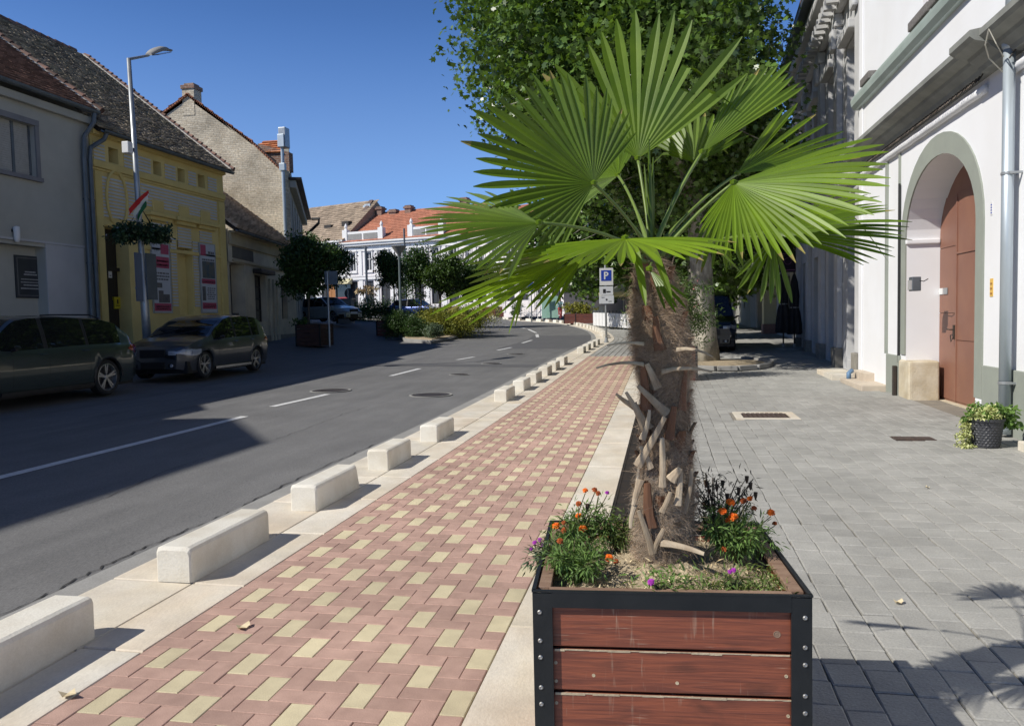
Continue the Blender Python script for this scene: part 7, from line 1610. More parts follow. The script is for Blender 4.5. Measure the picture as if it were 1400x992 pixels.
    for s in (1, -1): mb = MB(); mb.box(L-.06, L+.01, min(s*hw*.62, s*hw*.90), max(s*hw*.62, s*hw*.90), .29, .38); fo = mb.build('fog_intake', m_black, t, bevel=.02); mb = MB(); mb.lathe([(.04, 0), (.03, .01), (0, .008)], 12, (0, 0, 0), 'x'); mb.v = [(L+.012+x, s*hw*.78+y, .335+z) for x, y, z in mb.v]; mb.build('fog_lamp', m_lampg, fo)
    if plate:
        mb = MB(); mb.box(L+.012, L+.022, -.26, .26, .44, .55); pl_ = mb.build('number_plate', m_white, t); mb = MB(); mb.box(L+.0225, L+.0235, .225, .258, .443, .547); mb.build('plate_band', m_bl, pl_)
    mb = MB(); mb.tube([(ws_x[1]-.12, -.55, lerp_tab(roof, ws_x[1]-.12)+.02), (ws_x[1]-.30, -.05, lerp_tab(roof, ws_x[1]-.30)+.03)], .008, 5); mb.build('wiper', m_black, t); mb = MB(); mb.tube([(ws_x[1]-.12, .0, lerp_tab(roof, ws_x[1]-.12)+.02), (ws_x[1]-.30, .55, lerp_tab(roof, ws_x[1]-.30)+.015)], .008, 5); mb.build('wiper', m_black, t)
    return t
def place(t, P, yaw, pitch=0): t.location = P; t.rotation_euler = (0, pitch, yaw)
# grey hatchback: nose towards the camera
hb_belt = [(0, .86), (.3, .96), (1.5, .93), (2.9, .89), (3.25, .88), (3.6, .83), (3.95, .73), (4.12, .64), (4.2, .55)]
hb_roof = [(0, .80), (.05, .97), (.20, 1.16), (.36, 1.34), (.55, 1.42), (.9, 1.455), (1.4, 1.475), (1.9, 1.465), (2.25, 1.41), (2.7, 1.22), (3.16, .965), (3.6, .88), (3.95, .77), (4.12, .67), (4.2, .56)]
hb_w = [(0, .78), (.15, .84), (.7, .88), (2.2, .885), (3.4, .87), (3.85, .82), (4.1, .70), (4.2, .60)]
pt_grey = car_paint('grey_car_paint', (.062, .068, .078))
hb_ = build_car('parked_car', 'dark grey metallic hatchback with silver alloy wheels, parked facing the camera before the yellow house', 'car', 4.2, 1.77, .315, (.80, 3.36), hb_belt, hb_roof, hb_w, (.60, 2.98), (2.42, 3.16), (.08, .40), pt_grey, pillars=((.98, 1.06), (1.86, 1.95)), group='cars parked along the left kerb', plate=False)
fr = G(253, 522, ROAD); bk = G(349, 510, ROAD); fr.x = -10.45
dirv = Vector((0, 1)); yaw_h = math.atan2(-1, -.02)
hb_.scale = (.95, 1, 1)
place(hb_, Vector((-11.4, 19.75, gz(-11.3, 18)+ROAD+.04)), R(-90)+R(1.5), 0)
# big dark estate nearer the camera, seen from behind-right
es_belt = [(0, .92), (.3, 1.0), (1.5, .99), (3.2, .95), (3.55, .95), (4.5, .82), (4.85, .72), (4.95, .6)]
es_roof = [(0, .86), (.05, 1.0), (.30, 1.22), (.62, 1.42), (1.0, 1.49), (2.0, 1.54), (2.7, 1.53), (3.0, 1.49), (3.75, 1.03), (4.5, .83), (4.85, .73), (4.95, .61)]
es_w = [(0, .80), (.2, .88), (.8, .945), (2.6, .95), (4.2, .93), (4.6, .86), (4.85, .74), (4.95, .64)]
pt_green = car_paint('dark_green_car_paint', (.040, .055, .052))
es = build_car('parked_car', 'big dark green-grey estate car with two-tone wheels at the left edge of the photo', 'car', 4.95, 1.9, .345, (.98, 3.93), es_belt, es_roof, es_w, (.55, 3.45), (3.02, 3.72), (.08, .5), pt_green, pillars=((1.45, 1.53), (2.45, 2.55)), group='cars parked along the left kerb', spokes='wide', rails=True, front='estate', sill=.22, clad=True)
place(es, Vector((-11.5, 14.4, gz(-11.4, 12)+ROAD+.03)), R(-90)+R(0), 0)
far_belt = [(0, .84), (.3, .9), (3.0, .9), (3.9, .76), (4.3, .5)]; far_roof = [(0, .8), (.4, 1.1), (.8, 1.42), (2.2, 1.45), (3.0, .95), (3.9, .77), (4.3, .55)]; far_w = [(0, .75), (.5, .86), (3.5, .86), (4.3, .62)]
def far_car(lab, px, py, yaw, paint, **k):
    t = build_car('parked_car', lab, 'car', 4.3, 1.75, .31, (.8, 3.4), far_belt, far_roof, far_w, (.75, 2.95), (2.3, 3.0), (.3, .75), paint, pillars=((1.7, 1.78),), **k); q = G(px, py); place(t, q, yaw); return t
far_car('distant pale silver car left of the far red shop front', 418, 440.5, R(-25), car_paint('silver_paint', (.42, .47, .48)))
far_car('distant dark blue car behind the long dark hedge', 536, 437.5, R(-12), car_paint('blue_paint_car', (.03, .06, .22)))
sv = build_car('parked_car', 'silver-grey car with blue-banded plate parked under the big plane tree', 'car', 4.3, 1.75, .31, (.8, 3.4), far_belt, far_roof, far_w, (.75, 2.95), (2.3, 3.0), (.3, .75), car_paint('silver_grey_paint', (.30, .32, .34)), pillars=((1.7, 1.78),)); q = G(944, 478); place(sv, q+Vector((-.15, 5.2, 0)), R(-92))
van_belt = [(0, 1.05), (.3, 1.08), (3.4, 1.05), (4.2, .98), (4.6, .7)]; van_roof = [(0, 1.05), (.12, 1.35), (.3, 1.8), (.6, 1.92), (2.4, 1.94), (2.9, 1.85), (3.7, 1.1), (4.3, .95), (4.6, .72)]
vn = build_car('parked_van', 'black high-roofed car parked close behind the big plane tree trunk', 'van', 4.6, 1.85, .34, (.85, 3.75), van_belt, van_roof, far_w[:2]+[(4.0, .9), (4.6, .68)], (.5, 3.4), (2.9, 3.65), (.12, .5), car_paint('black_paint', (.010, .010, .011)), pillars=((1.3, 1.4), (2.3, 2.4))); q = G(990, 484); place(vn, Vector((1.6, 30.4, gz(1.4, 28))), R(-92))
# ================================================================== LAMPS, SIGNS, STREET FURNITURE
def banner_cloth(mb, A, B, C, D, n=8, wave=.05):
    A, B, C, D = map(Vector, (A, B, C, D)); rows = []
    for i in range(n+1):
        r = []
        for j in range(n+1): u, v = i/n, j/n; p = A.lerp(B, u).lerp(D.lerp(C, u), v); p += (B-A).cross(D-A).normalized()*wave*math.sin(u*6+v*4)*(v); r.append(p)
        rows.append(r)
    mb.sheet(rows)
# tall lamp in front of the yellow house
XL = -13.0; lb_ = AX(200, 440, XL); top = AX(176, 80, XL); yL = lb_.y
zg_ = gz(XL, yL)-.02; T_ = Vector((top.x-.0, top.y, top.z)); Bp = Vector((XL, yL+.02, zg_))
sl1 = thing('street_lamp', 'tall grey street lamp with flags and a hanging flower ring, before the yellow house', 'street lamp', Bp)
mb = MB(); mb.tube([Bp, Bp.lerp(T_, .28), Bp.lerp(T_, .285), Bp.lerp(T_, .55), T_], [.11, .10, .075, .07, .05], 14); mb.build('pole', m_steel, sl1, smooth=True)
mb = MB(); mb.lathe([(.16, 0), (.16, .04), (.12, .06), (.12, .35), (.1, .38)], 14, Bp); mb.build('base', m_steel, sl1)
A_1 = T_+Vector((0, 0, -.02)); E_1 = AX(201, 76, XL+.0); E1 = A_1+(AX(203, 76, XL)-A_1); 
mb = MB(); mb.tube([A_1, E1], [.035, .03], 8); mb.build('arm', m_steel, sl1)
H1 = AX(234, 70, XL); d1 = (H1-E1); mb = MB(); rows = []
side = d1.normalized().cross(Vector((0, 0, 1))).normalized()
for k in range(9):
    u = k/8; c = E1.lerp(H1, u)+Vector((0, 0, .02+.06*math.sin(math.pi*u))); w_ = .05+.13*math.sin(math.pi*min(1, u*1.15+.08))**.6; h_ = .02+.06*math.sin(math.pi*min(1, u+.1)); rows.append([c-side*w_-Vector((0, 0, .02)), c-side*w_*.7+Vector((0, 0, h_)), c+Vector((0, 0, h_*1.3)), c+side*w_*.7+Vector((0, 0, h_)), c+side*w_-Vector((0, 0, .02)), c-Vector((0, 0, .035)), c-side*w_-Vector((0, 0, .02))])
mb.sheet(rows); mb.face(rows[0][:6]); mb.face(rows[-1][:6]); hd = mb.build('lamp_head', m_concrete, sl1, smooth=True)
mb = MB(); mb.obox(E1.lerp(H1, .58)-Vector((0, 0, .02)), d1*.28, side*.1, (0, 0, .012)); mb.build('lens', m_lampg, hd)
q = AX(181, 204, XL); mb = MB(); mb.box(q.x-.09, q.x+.09, q.y-.28, q.y-.09, q.z-.14, q.z+.14); mb.build('junction_box', m_white, sl1, bevel=.015)
mb = MB(); mb.box(q.x-.03, q.x+.03, q.y-.1, q.y+.05, q.z-.03, q.z+.03); mb.build('box_bracket', m_black, sl1)
# flags
fl = thing('flag', 'red, white and green flag draped from the tall street lamp', 'flag', AX(190, 290, XL)); pz = AX(188, 292, XL)
p0 = Vector((XL+.05, pz.y, pz.z-.15)); p1 = AX(203, 265, XL+.4)
mb = MB(); mb.tube([p0, p1], .012, 6); mb.build('flag_pole', m_white, fl)
f0 = AX(203, 264, XL+.35); f1 = AX(190, 281, XL+.3); f2 = AX(187, 303, XL+.15)
mr_ = mat('flag_red', (.55, .03, .03), trans=.3); mw_ = mat('flag_white', (.75, .75, .72), trans=.3); mg_ = mat('flag_green', (.03, .16, .07), trans=.3)
a_, b_ = AX(202, 264, XL+.35), AX(176, 291, XL+.1)
for k, (m_, nm) in enumerate(((mr_, 'red_stripe'), (mw_, 'white_stripe'), (mg_, 'green_stripe'))):
    mb = MB(); o_ = Vector((0, .05*k+.03*k, -.20*k)); pA = AX(203-k*1.5, 264+k*7, XL+.35); pB = AX(189-k*.3, 273+k*9, XL+.22); pC = AX(176+k*6, 290+k*6, XL+.1); rows = []
    for i in range(11): t = i/10; p = pA*(1-t)**2+pB*2*t*(1-t)+pC*t*t; rows.append([p+Vector((0, 0, .07)), p+Vector((.02*math.sin(t*9), .02, -.0)), p+Vector((0, .0, -.09))])
    mb.sheet(rows); mb.build(nm, m_, fl, smooth=True)
# hanging flower ring
q = AX(192, 318, XL); hk = thing('hanging_basket', 'dark leafy flower ring hanging round the tall street lamp pole', 'hanging basket', q); mb = MB(); cR = Vector((XL, yL, q.z))
mb.tube([cR+Vector((.42*math.cos(a), .42*math.sin(a), -.05)) for a in [math.pi*k/10 for k in range(21)]], .04, 6); mb.build('ring', m_black, hk)
bb = [(cR.x+.45*math.cos(a), cR.y+.45*math.sin(a), cR.z+.03*math.sin(a*3), (.3, .3, .24)) for a in [math.pi*k/5 for k in range(10)]]; leaf_mesh('foliage', clumps(5200, bb, 90, shell=.2, sub=.25), .09, mat('basket_leaf', (.035, .075, .03), (.02, .045, .02), rough=.5, attr=.5), hk, 'oval', seed=91)
r_ = np.random.default_rng(9); P_ = np.array(cR)+np.column_stack([r_.normal(size=26)*.4, r_.normal(size=26)*.45, r_.normal(size=26)*.1+.05]); leaf_mesh('blossom', P_, .07, mat('pale_blossom', (.4, .42, .46), (.3, .33, .4)), hk, 'oval', seed=92)
mb = MB()
for k in range(5): a = 2*math.pi*k/5; mb.tube([cR+Vector((.42*math.cos(a), .42*math.sin(a), .0)), cR+Vector((.06*math.cos(a), .06*math.sin(a), .55))], .008, 4)
mb.build('hanger_wires', m_iron, hk, kind='stuff')
# blue-grey notice boards on the pole
for (x0, x1, y0, y1), lab, mm in (((179, 191, 345, 412), 'narrow blue-grey board facing the road on the tall lamp pole, left half', 'a'), ((193, 210, 346, 410), 'wider grey board on the right of the tall lamp pole', 'b')):
    a = AX(x0, y0, XL+.0); b = AX(x1, y1, XL+.0); t = thing('notice_board', lab, 'board', (XL, (a.y+b.y)/2, b.z)); mb = MB(); mb.box(XL+.08+(.02 if mm == 'b' else 0), XL+.11+(.02 if mm == 'b' else 0), a.y, b.y, b.z, a.z); mb.build('panel', mat('board_'+mm, (.10, .13, .20) if mm == 'a' else (.09, .11, .135), rough=.4, scale=2), t, bevel=.005)
    mb = MB(); mb.box(XL+.05, XL+.08, a.y+.02, b.y-.02, b.z+.3, b.z+.36); mb.build('clamp', m_steel, t)
# parking sign
q = G(829, 468); ps = thing('parking_sign', 'blue P parking sign with white payment plates on a grey post, beside the path', 'sign', q); Dp = (q-EYE).dot(fw)
_nn = Vector((CR.y, -CR.x, 0)).normalized()
def AV(px, py, q0): d = ray(px, py); return EYE+d*((q0-EYE).dot(_nn)/d.dot(_nn))     # on the upright plane through q0
def AP(px, py): return AV(px, py, q)
tp_ = AP(828.5, 362); mb = MB(); mb.tube([q, Vector((q.x, q.y, tp_.z))], .045, 12); mb.build('post', m_steel, ps, smooth=True); mb = MB(); mb.lathe([(.1, 0), (.1, .05), (.07, .07), (.06, .22), (.05, .22)], 12, q); mb.build('foot', m_steel, ps)
u_ = Vector((CR.x, CR.y, 0)).normalized(); n_ = Vector((u_.y, -u_.x, 0))
def plate(parent, px0, px1, py0, py1, m, d=.06, name='plate', th=.02, bev=.004, Dd=None):
    q0 = wloc(parent)
    a = AV(px0, (py0+py1)/2, q0); b = AV(px1, (py0+py1)/2, q0); z1 = AV((px0+px1)/2, py0, q0).z; z0 = AV((px0+px1)/2, py1, q0).z; w_ = (Vector((b.x-a.x, b.y-a.y, 0))).length; c = Vector(((a.x+b.x)/2, (a.y+b.y)/2, (z0+z1)/2))+n_*d
    mb = MB(); mb.obox(c, u_*w_/2, n_*th/2, (0, 0, (z1-z0)/2)); return mb.build(name, m, parent, bevel=bev), c, w_, z1-z0
plate(ps, 819.5, 838, 366.5, 390, m_white); _, c, w_, h_ = plate(ps, 821.5, 835.5, 369.5, 384, m_bl, d=.074, name='blue_square', th=.006, bev=0)
mb = MB(); k = h_/2
def pbar(x0, x1, z0, z1, dd=.006): mb.obox(c+n_*dd+u_*((x0+x1)/2*k)+Vector((0, 0, (z0+z1)/2*k)), u_*(x1-x0)/2*k, n_*.002, (0, 0, (z1-z0)/2*k))
pbar(-.42, -.17, -.7, .7)
arc = [(-.0+.42*math.cos(a), .3+.40*math.sin(a)) for a in [math.pi/2-math.pi*i/8 for i in range(9)]]; arci = [(-.0+.17*math.cos(a), .3+.16*math.sin(a)) for a in [math.pi/2-math.pi*i/8 for i in range(9)]]
pbar(-.17, .0, .46, .70); pbar(-.17, .0, -.10, .14)
for i in range(8):
    qd = [arc[i], arc[i+1], arci[i+1], arci[i]]; lo = [c+n_*.004+u_*x*k+Vector((0, 0, z*k)) for x, z in qd]; mb.hexa(lo+[p+n_*.004 for p in lo])
mb.build('letter_p', m_white, ps, kind='stuff')
m_wp = mat('plate_white', (.66, .68, .70), (.62, .64, .66), rough=.5)
for (x0, x1, y0, y1), marks in (((819.5, 838, 391.5, 403.5), ((-.5, -.1, -.5, .4), (.0, .6, -.35, -.1))), ((819, 839, 404, 415), ((-.1, .1, -.2, .2), (.25, .7, -.5, -.4), (-.7, -.3, .5, .6)))):
    _, c, w_, h_ = plate(ps, x0, x1, y0, y1, m_wp); 
    for a_, b_, c_, d_ in marks: mb = MB(); mb.obox(c+n_*.014+u_*(a_+b_)/2*w_/2+Vector((0, 0, (c_+d_)/2*h_/2)), u_*(b_-a_)/2*w_/2, n_*.003, (0, 0, (d_-c_)/2*h_/2)); mb.build('print', m_black, ps)
# cone-topped lamp by the hedge
q = G(549, 463); cl_ = thing('street_lamp', 'slim green-grey street lamp with an inverted cone head, beside the hedge island', 'street lamp', q); D2 = (q-EYE).dot(fw); zt_ = AD(545, 350, D2).z
mb = MB(); mb.tube([q, Vector((q.x, q.y, zt_))], [.07, .045], 10); mb.build('pole', mat('greengrey_metal', (.16, .20, .20), rough=.5), cl_); mb = MB(); mb.lathe([(.05, 0), (.12, .12), (.33, .42), (.36, .45), (.36, .47), (0, .52)], 20, (q.x, q.y, zt_-.02)); mb.build('cone_head', m_concrete, cl_)
# dark sign seen from behind, with post
q = G(451, 474); bs = thing('road_sign', 'dark rectangular road sign seen from behind, beside the shaded planter', 'sign', q); D3 = (q-EYE).dot(fw); mb = MB(); mb.tube([q, Vector((q.x, q.y, AD(453, 371, D3).z))], .04, 8); mb.build('post', m_steel, bs)
plate(bs, 443.5, 461, 370.5, 389, m_pipe_dk, d=-.05, name='panel', th=.03, Dd=D3)
def simple_pole(name, lab, cat, px, py, pyt, r, m=m_steel): q = G(px, py); t = thing(name, lab, cat, q); D_ = (q-EYE).dot(fw); mb = MB(); mb.tube([q, Vector((q.x, q.y, AD(px, pyt, D_).z))], r, 8); mb.build('post', m, t); return t, q, D_
t, q, D_ = simple_pole('road_sign', 'small round dark road sign seen from behind, before the far white house', 'sign', 477, 441, 396, .05); mb = MB(); c = AD(477, 401, D_); mb.lathe([(0, 0), (.33, 0), (.33, .03), (0, .03)], 20, (0, 0, 0), 'y'); mb.v = [(c.x+x, c.y+.06+y, c.z+z) for x, y, z in mb.v]; mb.build('disc', m_pipe_dk, t)
t, q, D_ = simple_pole('street_lamp', 'thin far street lamp with a small yellow flower basket, before the red-roofed house', 'street lamp', 503, 436, 338, .09, m_pipe_dk); mb = MB(); c = AD(503, 339, D_); mb.tube([c, c+u_*-1.6+Vector((0, 0, .1))], .05, 6); mb.build('arm', m_pipe_dk, t)
c = AD(503, 397, D_); leaf_mesh('basket', clumps(500, [(c.x, c.y, c.z, (.75, .75, .35))], 95, shell=.2), .2, mat('straw_flowers', (.5, .35, .2), (.3, .25, .12), attr=.3), t, 'oval', seed=3)
simple_pole('street_lamp', 'thin far lamp mast crossing the parapet of the red-roofed house', 'street lamp', 556, 437, 313, .07, m_pipe_dk)
simple_pole('street_lamp', 'pale slender lamp mast beside the crossing sign in the bend', 'street lamp', 741.5, 437, 318, .06, m_white)
t, q, D_ = simple_pole('crossing_sign', 'blue square pedestrian crossing sign in the bend of the road', 'sign', 727, 440, 385, .045, m_pipe_dk)
_, c, w_, h_ = plate(t, 721.5, 733, 386, 398, m_bl, d=.06, Dd=D_); mb = MB(); tri = [(-.7, -.7), (.7, -.7), (0, .75)]; lo = [c+n_*.013+u_*x*w_/2+Vector((0, 0, z*h_/2)) for x, z in tri]; mb.prism(lo, n_*.004); tg = mb.build('white_triangle', m_white, t)
mb = MB(); 
for (x0, z0_, x1, z1_) in ((0, .1, 0, -.25), (0, -.2, -.2, -.6), (0, -.2, .2, -.6), (0, .05, .18, -.12), (0, .05, -.16, -.1)): mb.bar(c+n_*.02+u_*x0*w_/2+Vector((0, 0, z0_*h_/2)), c+n_*.02+u_*x1*w_/2+Vector((0, 0, z1_*h_/2)), .05, .01)
mb.build('pedestrian_mark', m_black, tg, kind='stuff')
simple_pole('lamp_post', 'white-topped post left of the white cafe fence', 'post', 793, 441, 377, .05, m_white)
# white cafe fence in the bend with chairs hint and parasol
fa, fb = G(811, 447), G(868, 452); cf = thing('cafe_fence', 'low white panel fence of a cafe terrace along the bend', 'fence', fa); dfn = fb-fa; nfl = 12
for i in range(nfl):
    a = fa+dfn*(i/nfl); b = fa+dfn*((i+.93)/nfl); mb = MB(); hz_ = .95; mb.hexa([a+Vector((0, 0, .12)), b+Vector((0, 0, .12)), b+Vector((0, .04, .12)), a+Vector((0, .04, .12)), a+Vector((0, 0, hz_)), b+Vector((0, 0, hz_)), b+Vector((0, .04, hz_)), a+Vector((0, .04, hz_))]); mb.build('panel', m_white, cf)
    mb = MB(); mb.tube([b+Vector((.05, 0, 0)), b+Vector((.05, 0, 1.1))], .03, 6); mb.build('post', m_pipe_dk, cf)
pb = G(850, 449)+Vector((.5, 1.5, 0)); pa = thing('parasol', 'cream cafe parasol open behind the parking sign', 'parasol', pb); mb = MB(); mb.tube([pb, pb+Vector((0, 0, 2.9))], .03, 8); mb.build('pole', m_steel, pa)
mb = MB(); mb.lathe([(2.0, 2.25), (1.98, 2.05), (2.0, 2.25), (0, 2.95)], 8, pb); mb.build('canopy', mat('cream_canvas', (.72, .69, .60), (.66, .63, .55), rough=.8, trans=.25), pa)
pb = G(838, 446)+Vector((.5, 4.5, 0)); pa = thing('parasol', 'second cream parasol further back on the cafe terrace', 'parasol', pb); mb = MB(); mb.tube([pb, pb+Vector((0, 0, 2.9))], .03, 8); mb.build('pole', m_steel, pa); mb = MB(); mb.lathe([(2.0, 2.25), (1.98, 2.05), (2.0, 2.25), (0, 2.95)], 8, pb); mb.build('canopy', bpy.data.materials['cream_canvas'], pa)
for i, px in enumerate((813, 820)):
    q = G(px, 443)+Vector((0, 1.5, 0)); ch_ = thing('cafe_chair', ('left' if i == 0 else 'right')+' white cafe chair behind the white fence', 'chair', q); mb = MB(); mb.box(q.x-.25, q.x+.25, q.y-.25, q.y+.25, q.z+.42, q.z+.47); mb.build('seat', m_white, ch_)
    mb = MB(); mb.box(q.x-.25, q.x+.25, q.y+.22, q.y+.26, q.z+.75, q.z+1.35); mb.build('backrest', m_white, ch_)
    for sx in (-.22, .22):
        for sy in (-.22, .22): mb = MB(); mb.tube([(q.x+sx, q.y+sy, q.z), (q.x+sx, q.y+sy, q.z+.42+(.5 if sy > 0 else 0))], .02, 5); mb.build('leg', m_white, ch_)
# pale utility box by the hedge
q = G(552, 460)+Vector((.5, 0, 0)); ub = thing('utility_cabinet', 'pale grey utility cabinet behind the clipped round bush', 'cabinet', q); mb = MB(); mb.box(q.x-.55, q.x+.05, q.y, q.y+.4, q.z, q.z+1.05); mb.build('body', m_concrete, ub, bevel=.02); mb = MB(); mb.box(q.x-.6, q.x+.1, q.y-.05, q.y+.45, q.z+1.05, q.z+1.11); mb.build('lid', m_white, ub, bevel=.01)
q = G(472, 442); ub = thing('utility_cabinet', 'small grey cabinet in the dark hedge row before the far house', 'cabinet', q); mb = MB(); mb.box(q.x-.45, q.x+.45, q.y, q.y+.5, q.z, q.z+1.5); mb.build('body', m_concrete, ub, bevel=.03); mb = MB(); mb.box(q.x-.5, q.x+.5, q.y-.03, q.y+.53, q.z+1.5, q.z+1.56); mb.build('lid', m_steel, ub)
# a-frame board / glazed kiosk by the crossing
q = G(712, 436); ks = thing('glass_kiosk', 'light framed glass stand in front of the pinkish building, behind the palm leaf', 'kiosk', q); w3 = 2.4
for i in range(4): x = q.x+i*.8; mb = MB(); mb.box(x-.03, x+.03, q.y, q.y+.06, q.z, q.z+2.9); mb.build('post', m_white, ks)
for z in (.5, 1.1, 1.7, 2.3, 2.86): mb = MB(); mb.box(q.x-.03, q.x+2.43, q.y-.01, q.y+.05, q.z+z, q.z+z+.05); mb.build('rail', m_white, ks)
q = G(735, 440); ab = thing('advert_board', 'pale green advertising board standing by the crossing sign', 'board', q); mb = MB(); mb.box(q.x+.2, q.x+1.6, q.y+1, q.y+1.1, q.z+.3, q.z+2.1); mb.build('panel', mat('pale_green_board', (.22, .40, .32), (.3, .45, .4), scale=2), ab, bevel=.01); mb = MB(); mb.box(q.x+.3, q.x+.38, q.y+1, q.y+1.08, q.z, q.z+.3); mb.box(q.x+1.42, q.x+1.5, q.y+1, q.y+1.08, q.z, q.z+.3); mb.build('feet', m_pipe_dk, ab, kind='stuff')
# dark statue-like figure behind hedge is read as a clipped bush
# ------------------------------------------------------------------ wicker-look pot by the wall
q = G(1355, 614); pt = thing('plant_pot', 'anthracite woven-pattern plant pot with variegated trailing plant by the white wall', 'plant pot', q+Vector((0, .16, 0))); c = q+Vector((0, .17, 0)); ht = .315
m_pot = mat('anthracite_plastic', (.055, .057, .065), (.045, .047, .055), rough=.45, scale=8)
mb = MB(); mb.lathe([(0, .0), (.135, 0), (.142, .01), (.178, ht-.03), (.19, ht-.028), (.192, ht), (.178, ht), (.17, ht-.06), (0, ht-.06)], 40, c); mb.build('pot_body', m_pot, pt, smooth=False)
mb = MB(); nA, nZ = 26, 9
for j in range(nZ):
    for i in range(nA):
        z = .02+(ht-.06)*(j+.5)/nZ; r = .142+(.178-.142)*z/ht; a0 = 2*math.pi*(i+.5*(j % 2))/nA; 
        tgn = Vector((-math.sin(a0), math.cos(a0), 0)); rd = Vector((math.cos(a0), math.sin(a0), 0)); P_ = c+rd*(r+.001)+Vector((0, 0, z)); w_, h_ = math.pi*r/nA*.92, (ht-.06)/nZ*.5
        mb.faces([P_-tgn*w_-Vector((0, 0, h_*.2)), P_+Vector((0, 0, -h_)), P_+tgn*w_+Vector((0, 0, h_*.2)), P_+Vector((0, 0, h_)), P_+rd*.006], [(0, 1, 4), (1, 2, 4), (2, 3, 4), (3, 0, 4)])
mb.build('woven_relief', m_pot, pt, kind='stuff', fix=False)
mb = MB(); mb.lathe([(.17, ht-.05), (0, ht-.03)], 20, c); mb.build('soil', m_soil, pt)
m_var = mat('variegated_leaf', (.30, .38, .10), (.62, .60, .33), rough=.5, scale=60, attr=.3, trans=.2); m_gr = mat('pot_green_leaf', (.16, .27, .06), (.11, .2, .045), rough=.5, attr=.3, trans=.25)
P_ = clumps(1500, [(c.x, c.y, c.z+ht+.05, (.17, .17, .09)), (c.x-.1, c.y-.03, c.z+ht+.04, (.14, .14, .09)), (c.x+.12, c.y, c.z+ht+.06, (.12, .12, .09))], 101, shell=.3, sub=.2); leaf_mesh('foliage', P_, .045, m_gr, pt, 'oval', seed=102)
P_ = clumps(1700, [(c.x-.2, c.y-.05, c.z+.26, (.08, .09, .11)), (c.x-.22, c.y-.06, c.z+.14, (.075, .08, .12)), (c.x-.2, c.y-.08, c.z+.04, (.09, .09, .05)), (c.x-.02, c.y-.1, c.z+ht+.06, (.16, .1, .07))], 103, shell=.2, sub=.25); leaf_mesh('trailing_foliage', P_, .035, m_var, pt, 'oval', seed=104)
P_ = clumps(260, [(c.x+.25, c.y+.05, c.z+.3, (.1, .1, .12))], 105, shell=.2, sub=.3); leaf_mesh('right_sprig', P_, .07, m_gr, pt, 'oval', seed=106)
# doorstep at the right edge
ds = thing('doorstep', 'pale stone doorstep at the right edge beside the plant pot', 'steps', (3.8, 8.6, 0)); mb = MB(); mb.box(3.62, 4.0, 7.2, 8.95, .0, .11); mb.build('slab', m_lime, ds, bevel=.015); mb = MB(); mb.box(3.68, 4.0, 7.2, 8.5, .113, .2); mb.build('slab', m_lime, ds, bevel=.015)
# fallen leaves and litter bits
rr = random.Random(8)
def dead_leaf(px, py, lab, s=.05):
    q = G(px, py)+Vector((0, 0, .006)); mb = MB(); a = rr.uniform(0, 6.28); pts = [q+Vector((math.cos(a+t)*s*r_, math.sin(a+t)*s*r_, z)) for t, r_, z in ((0, 1, .02), (.9, .5, .006), (1.8, .7, .018), (2.7, .45, .004), (3.5, .9, .022), (4.6, .5, .006), (5.4, .7, .015))]; mb.face(pts); o = mb.build('dead_leaf', m_litter, None, fix=False); tag(o, lab, 'leaf', 'dead leaves on the ground')
dead_leaf(332, 860, 'curled dry leaf lying on the cycle path, left half'); dead_leaf(94, 953, 'small dark dry leaf at the edge of the limestone strip'); dead_leaf(1228, 826, 'reddish dry leaf on the grey pavement by the palm shadow', .035); dead_leaf(1268, 668, 'white scrap of leaf on the middle of the grey pavement', .03)
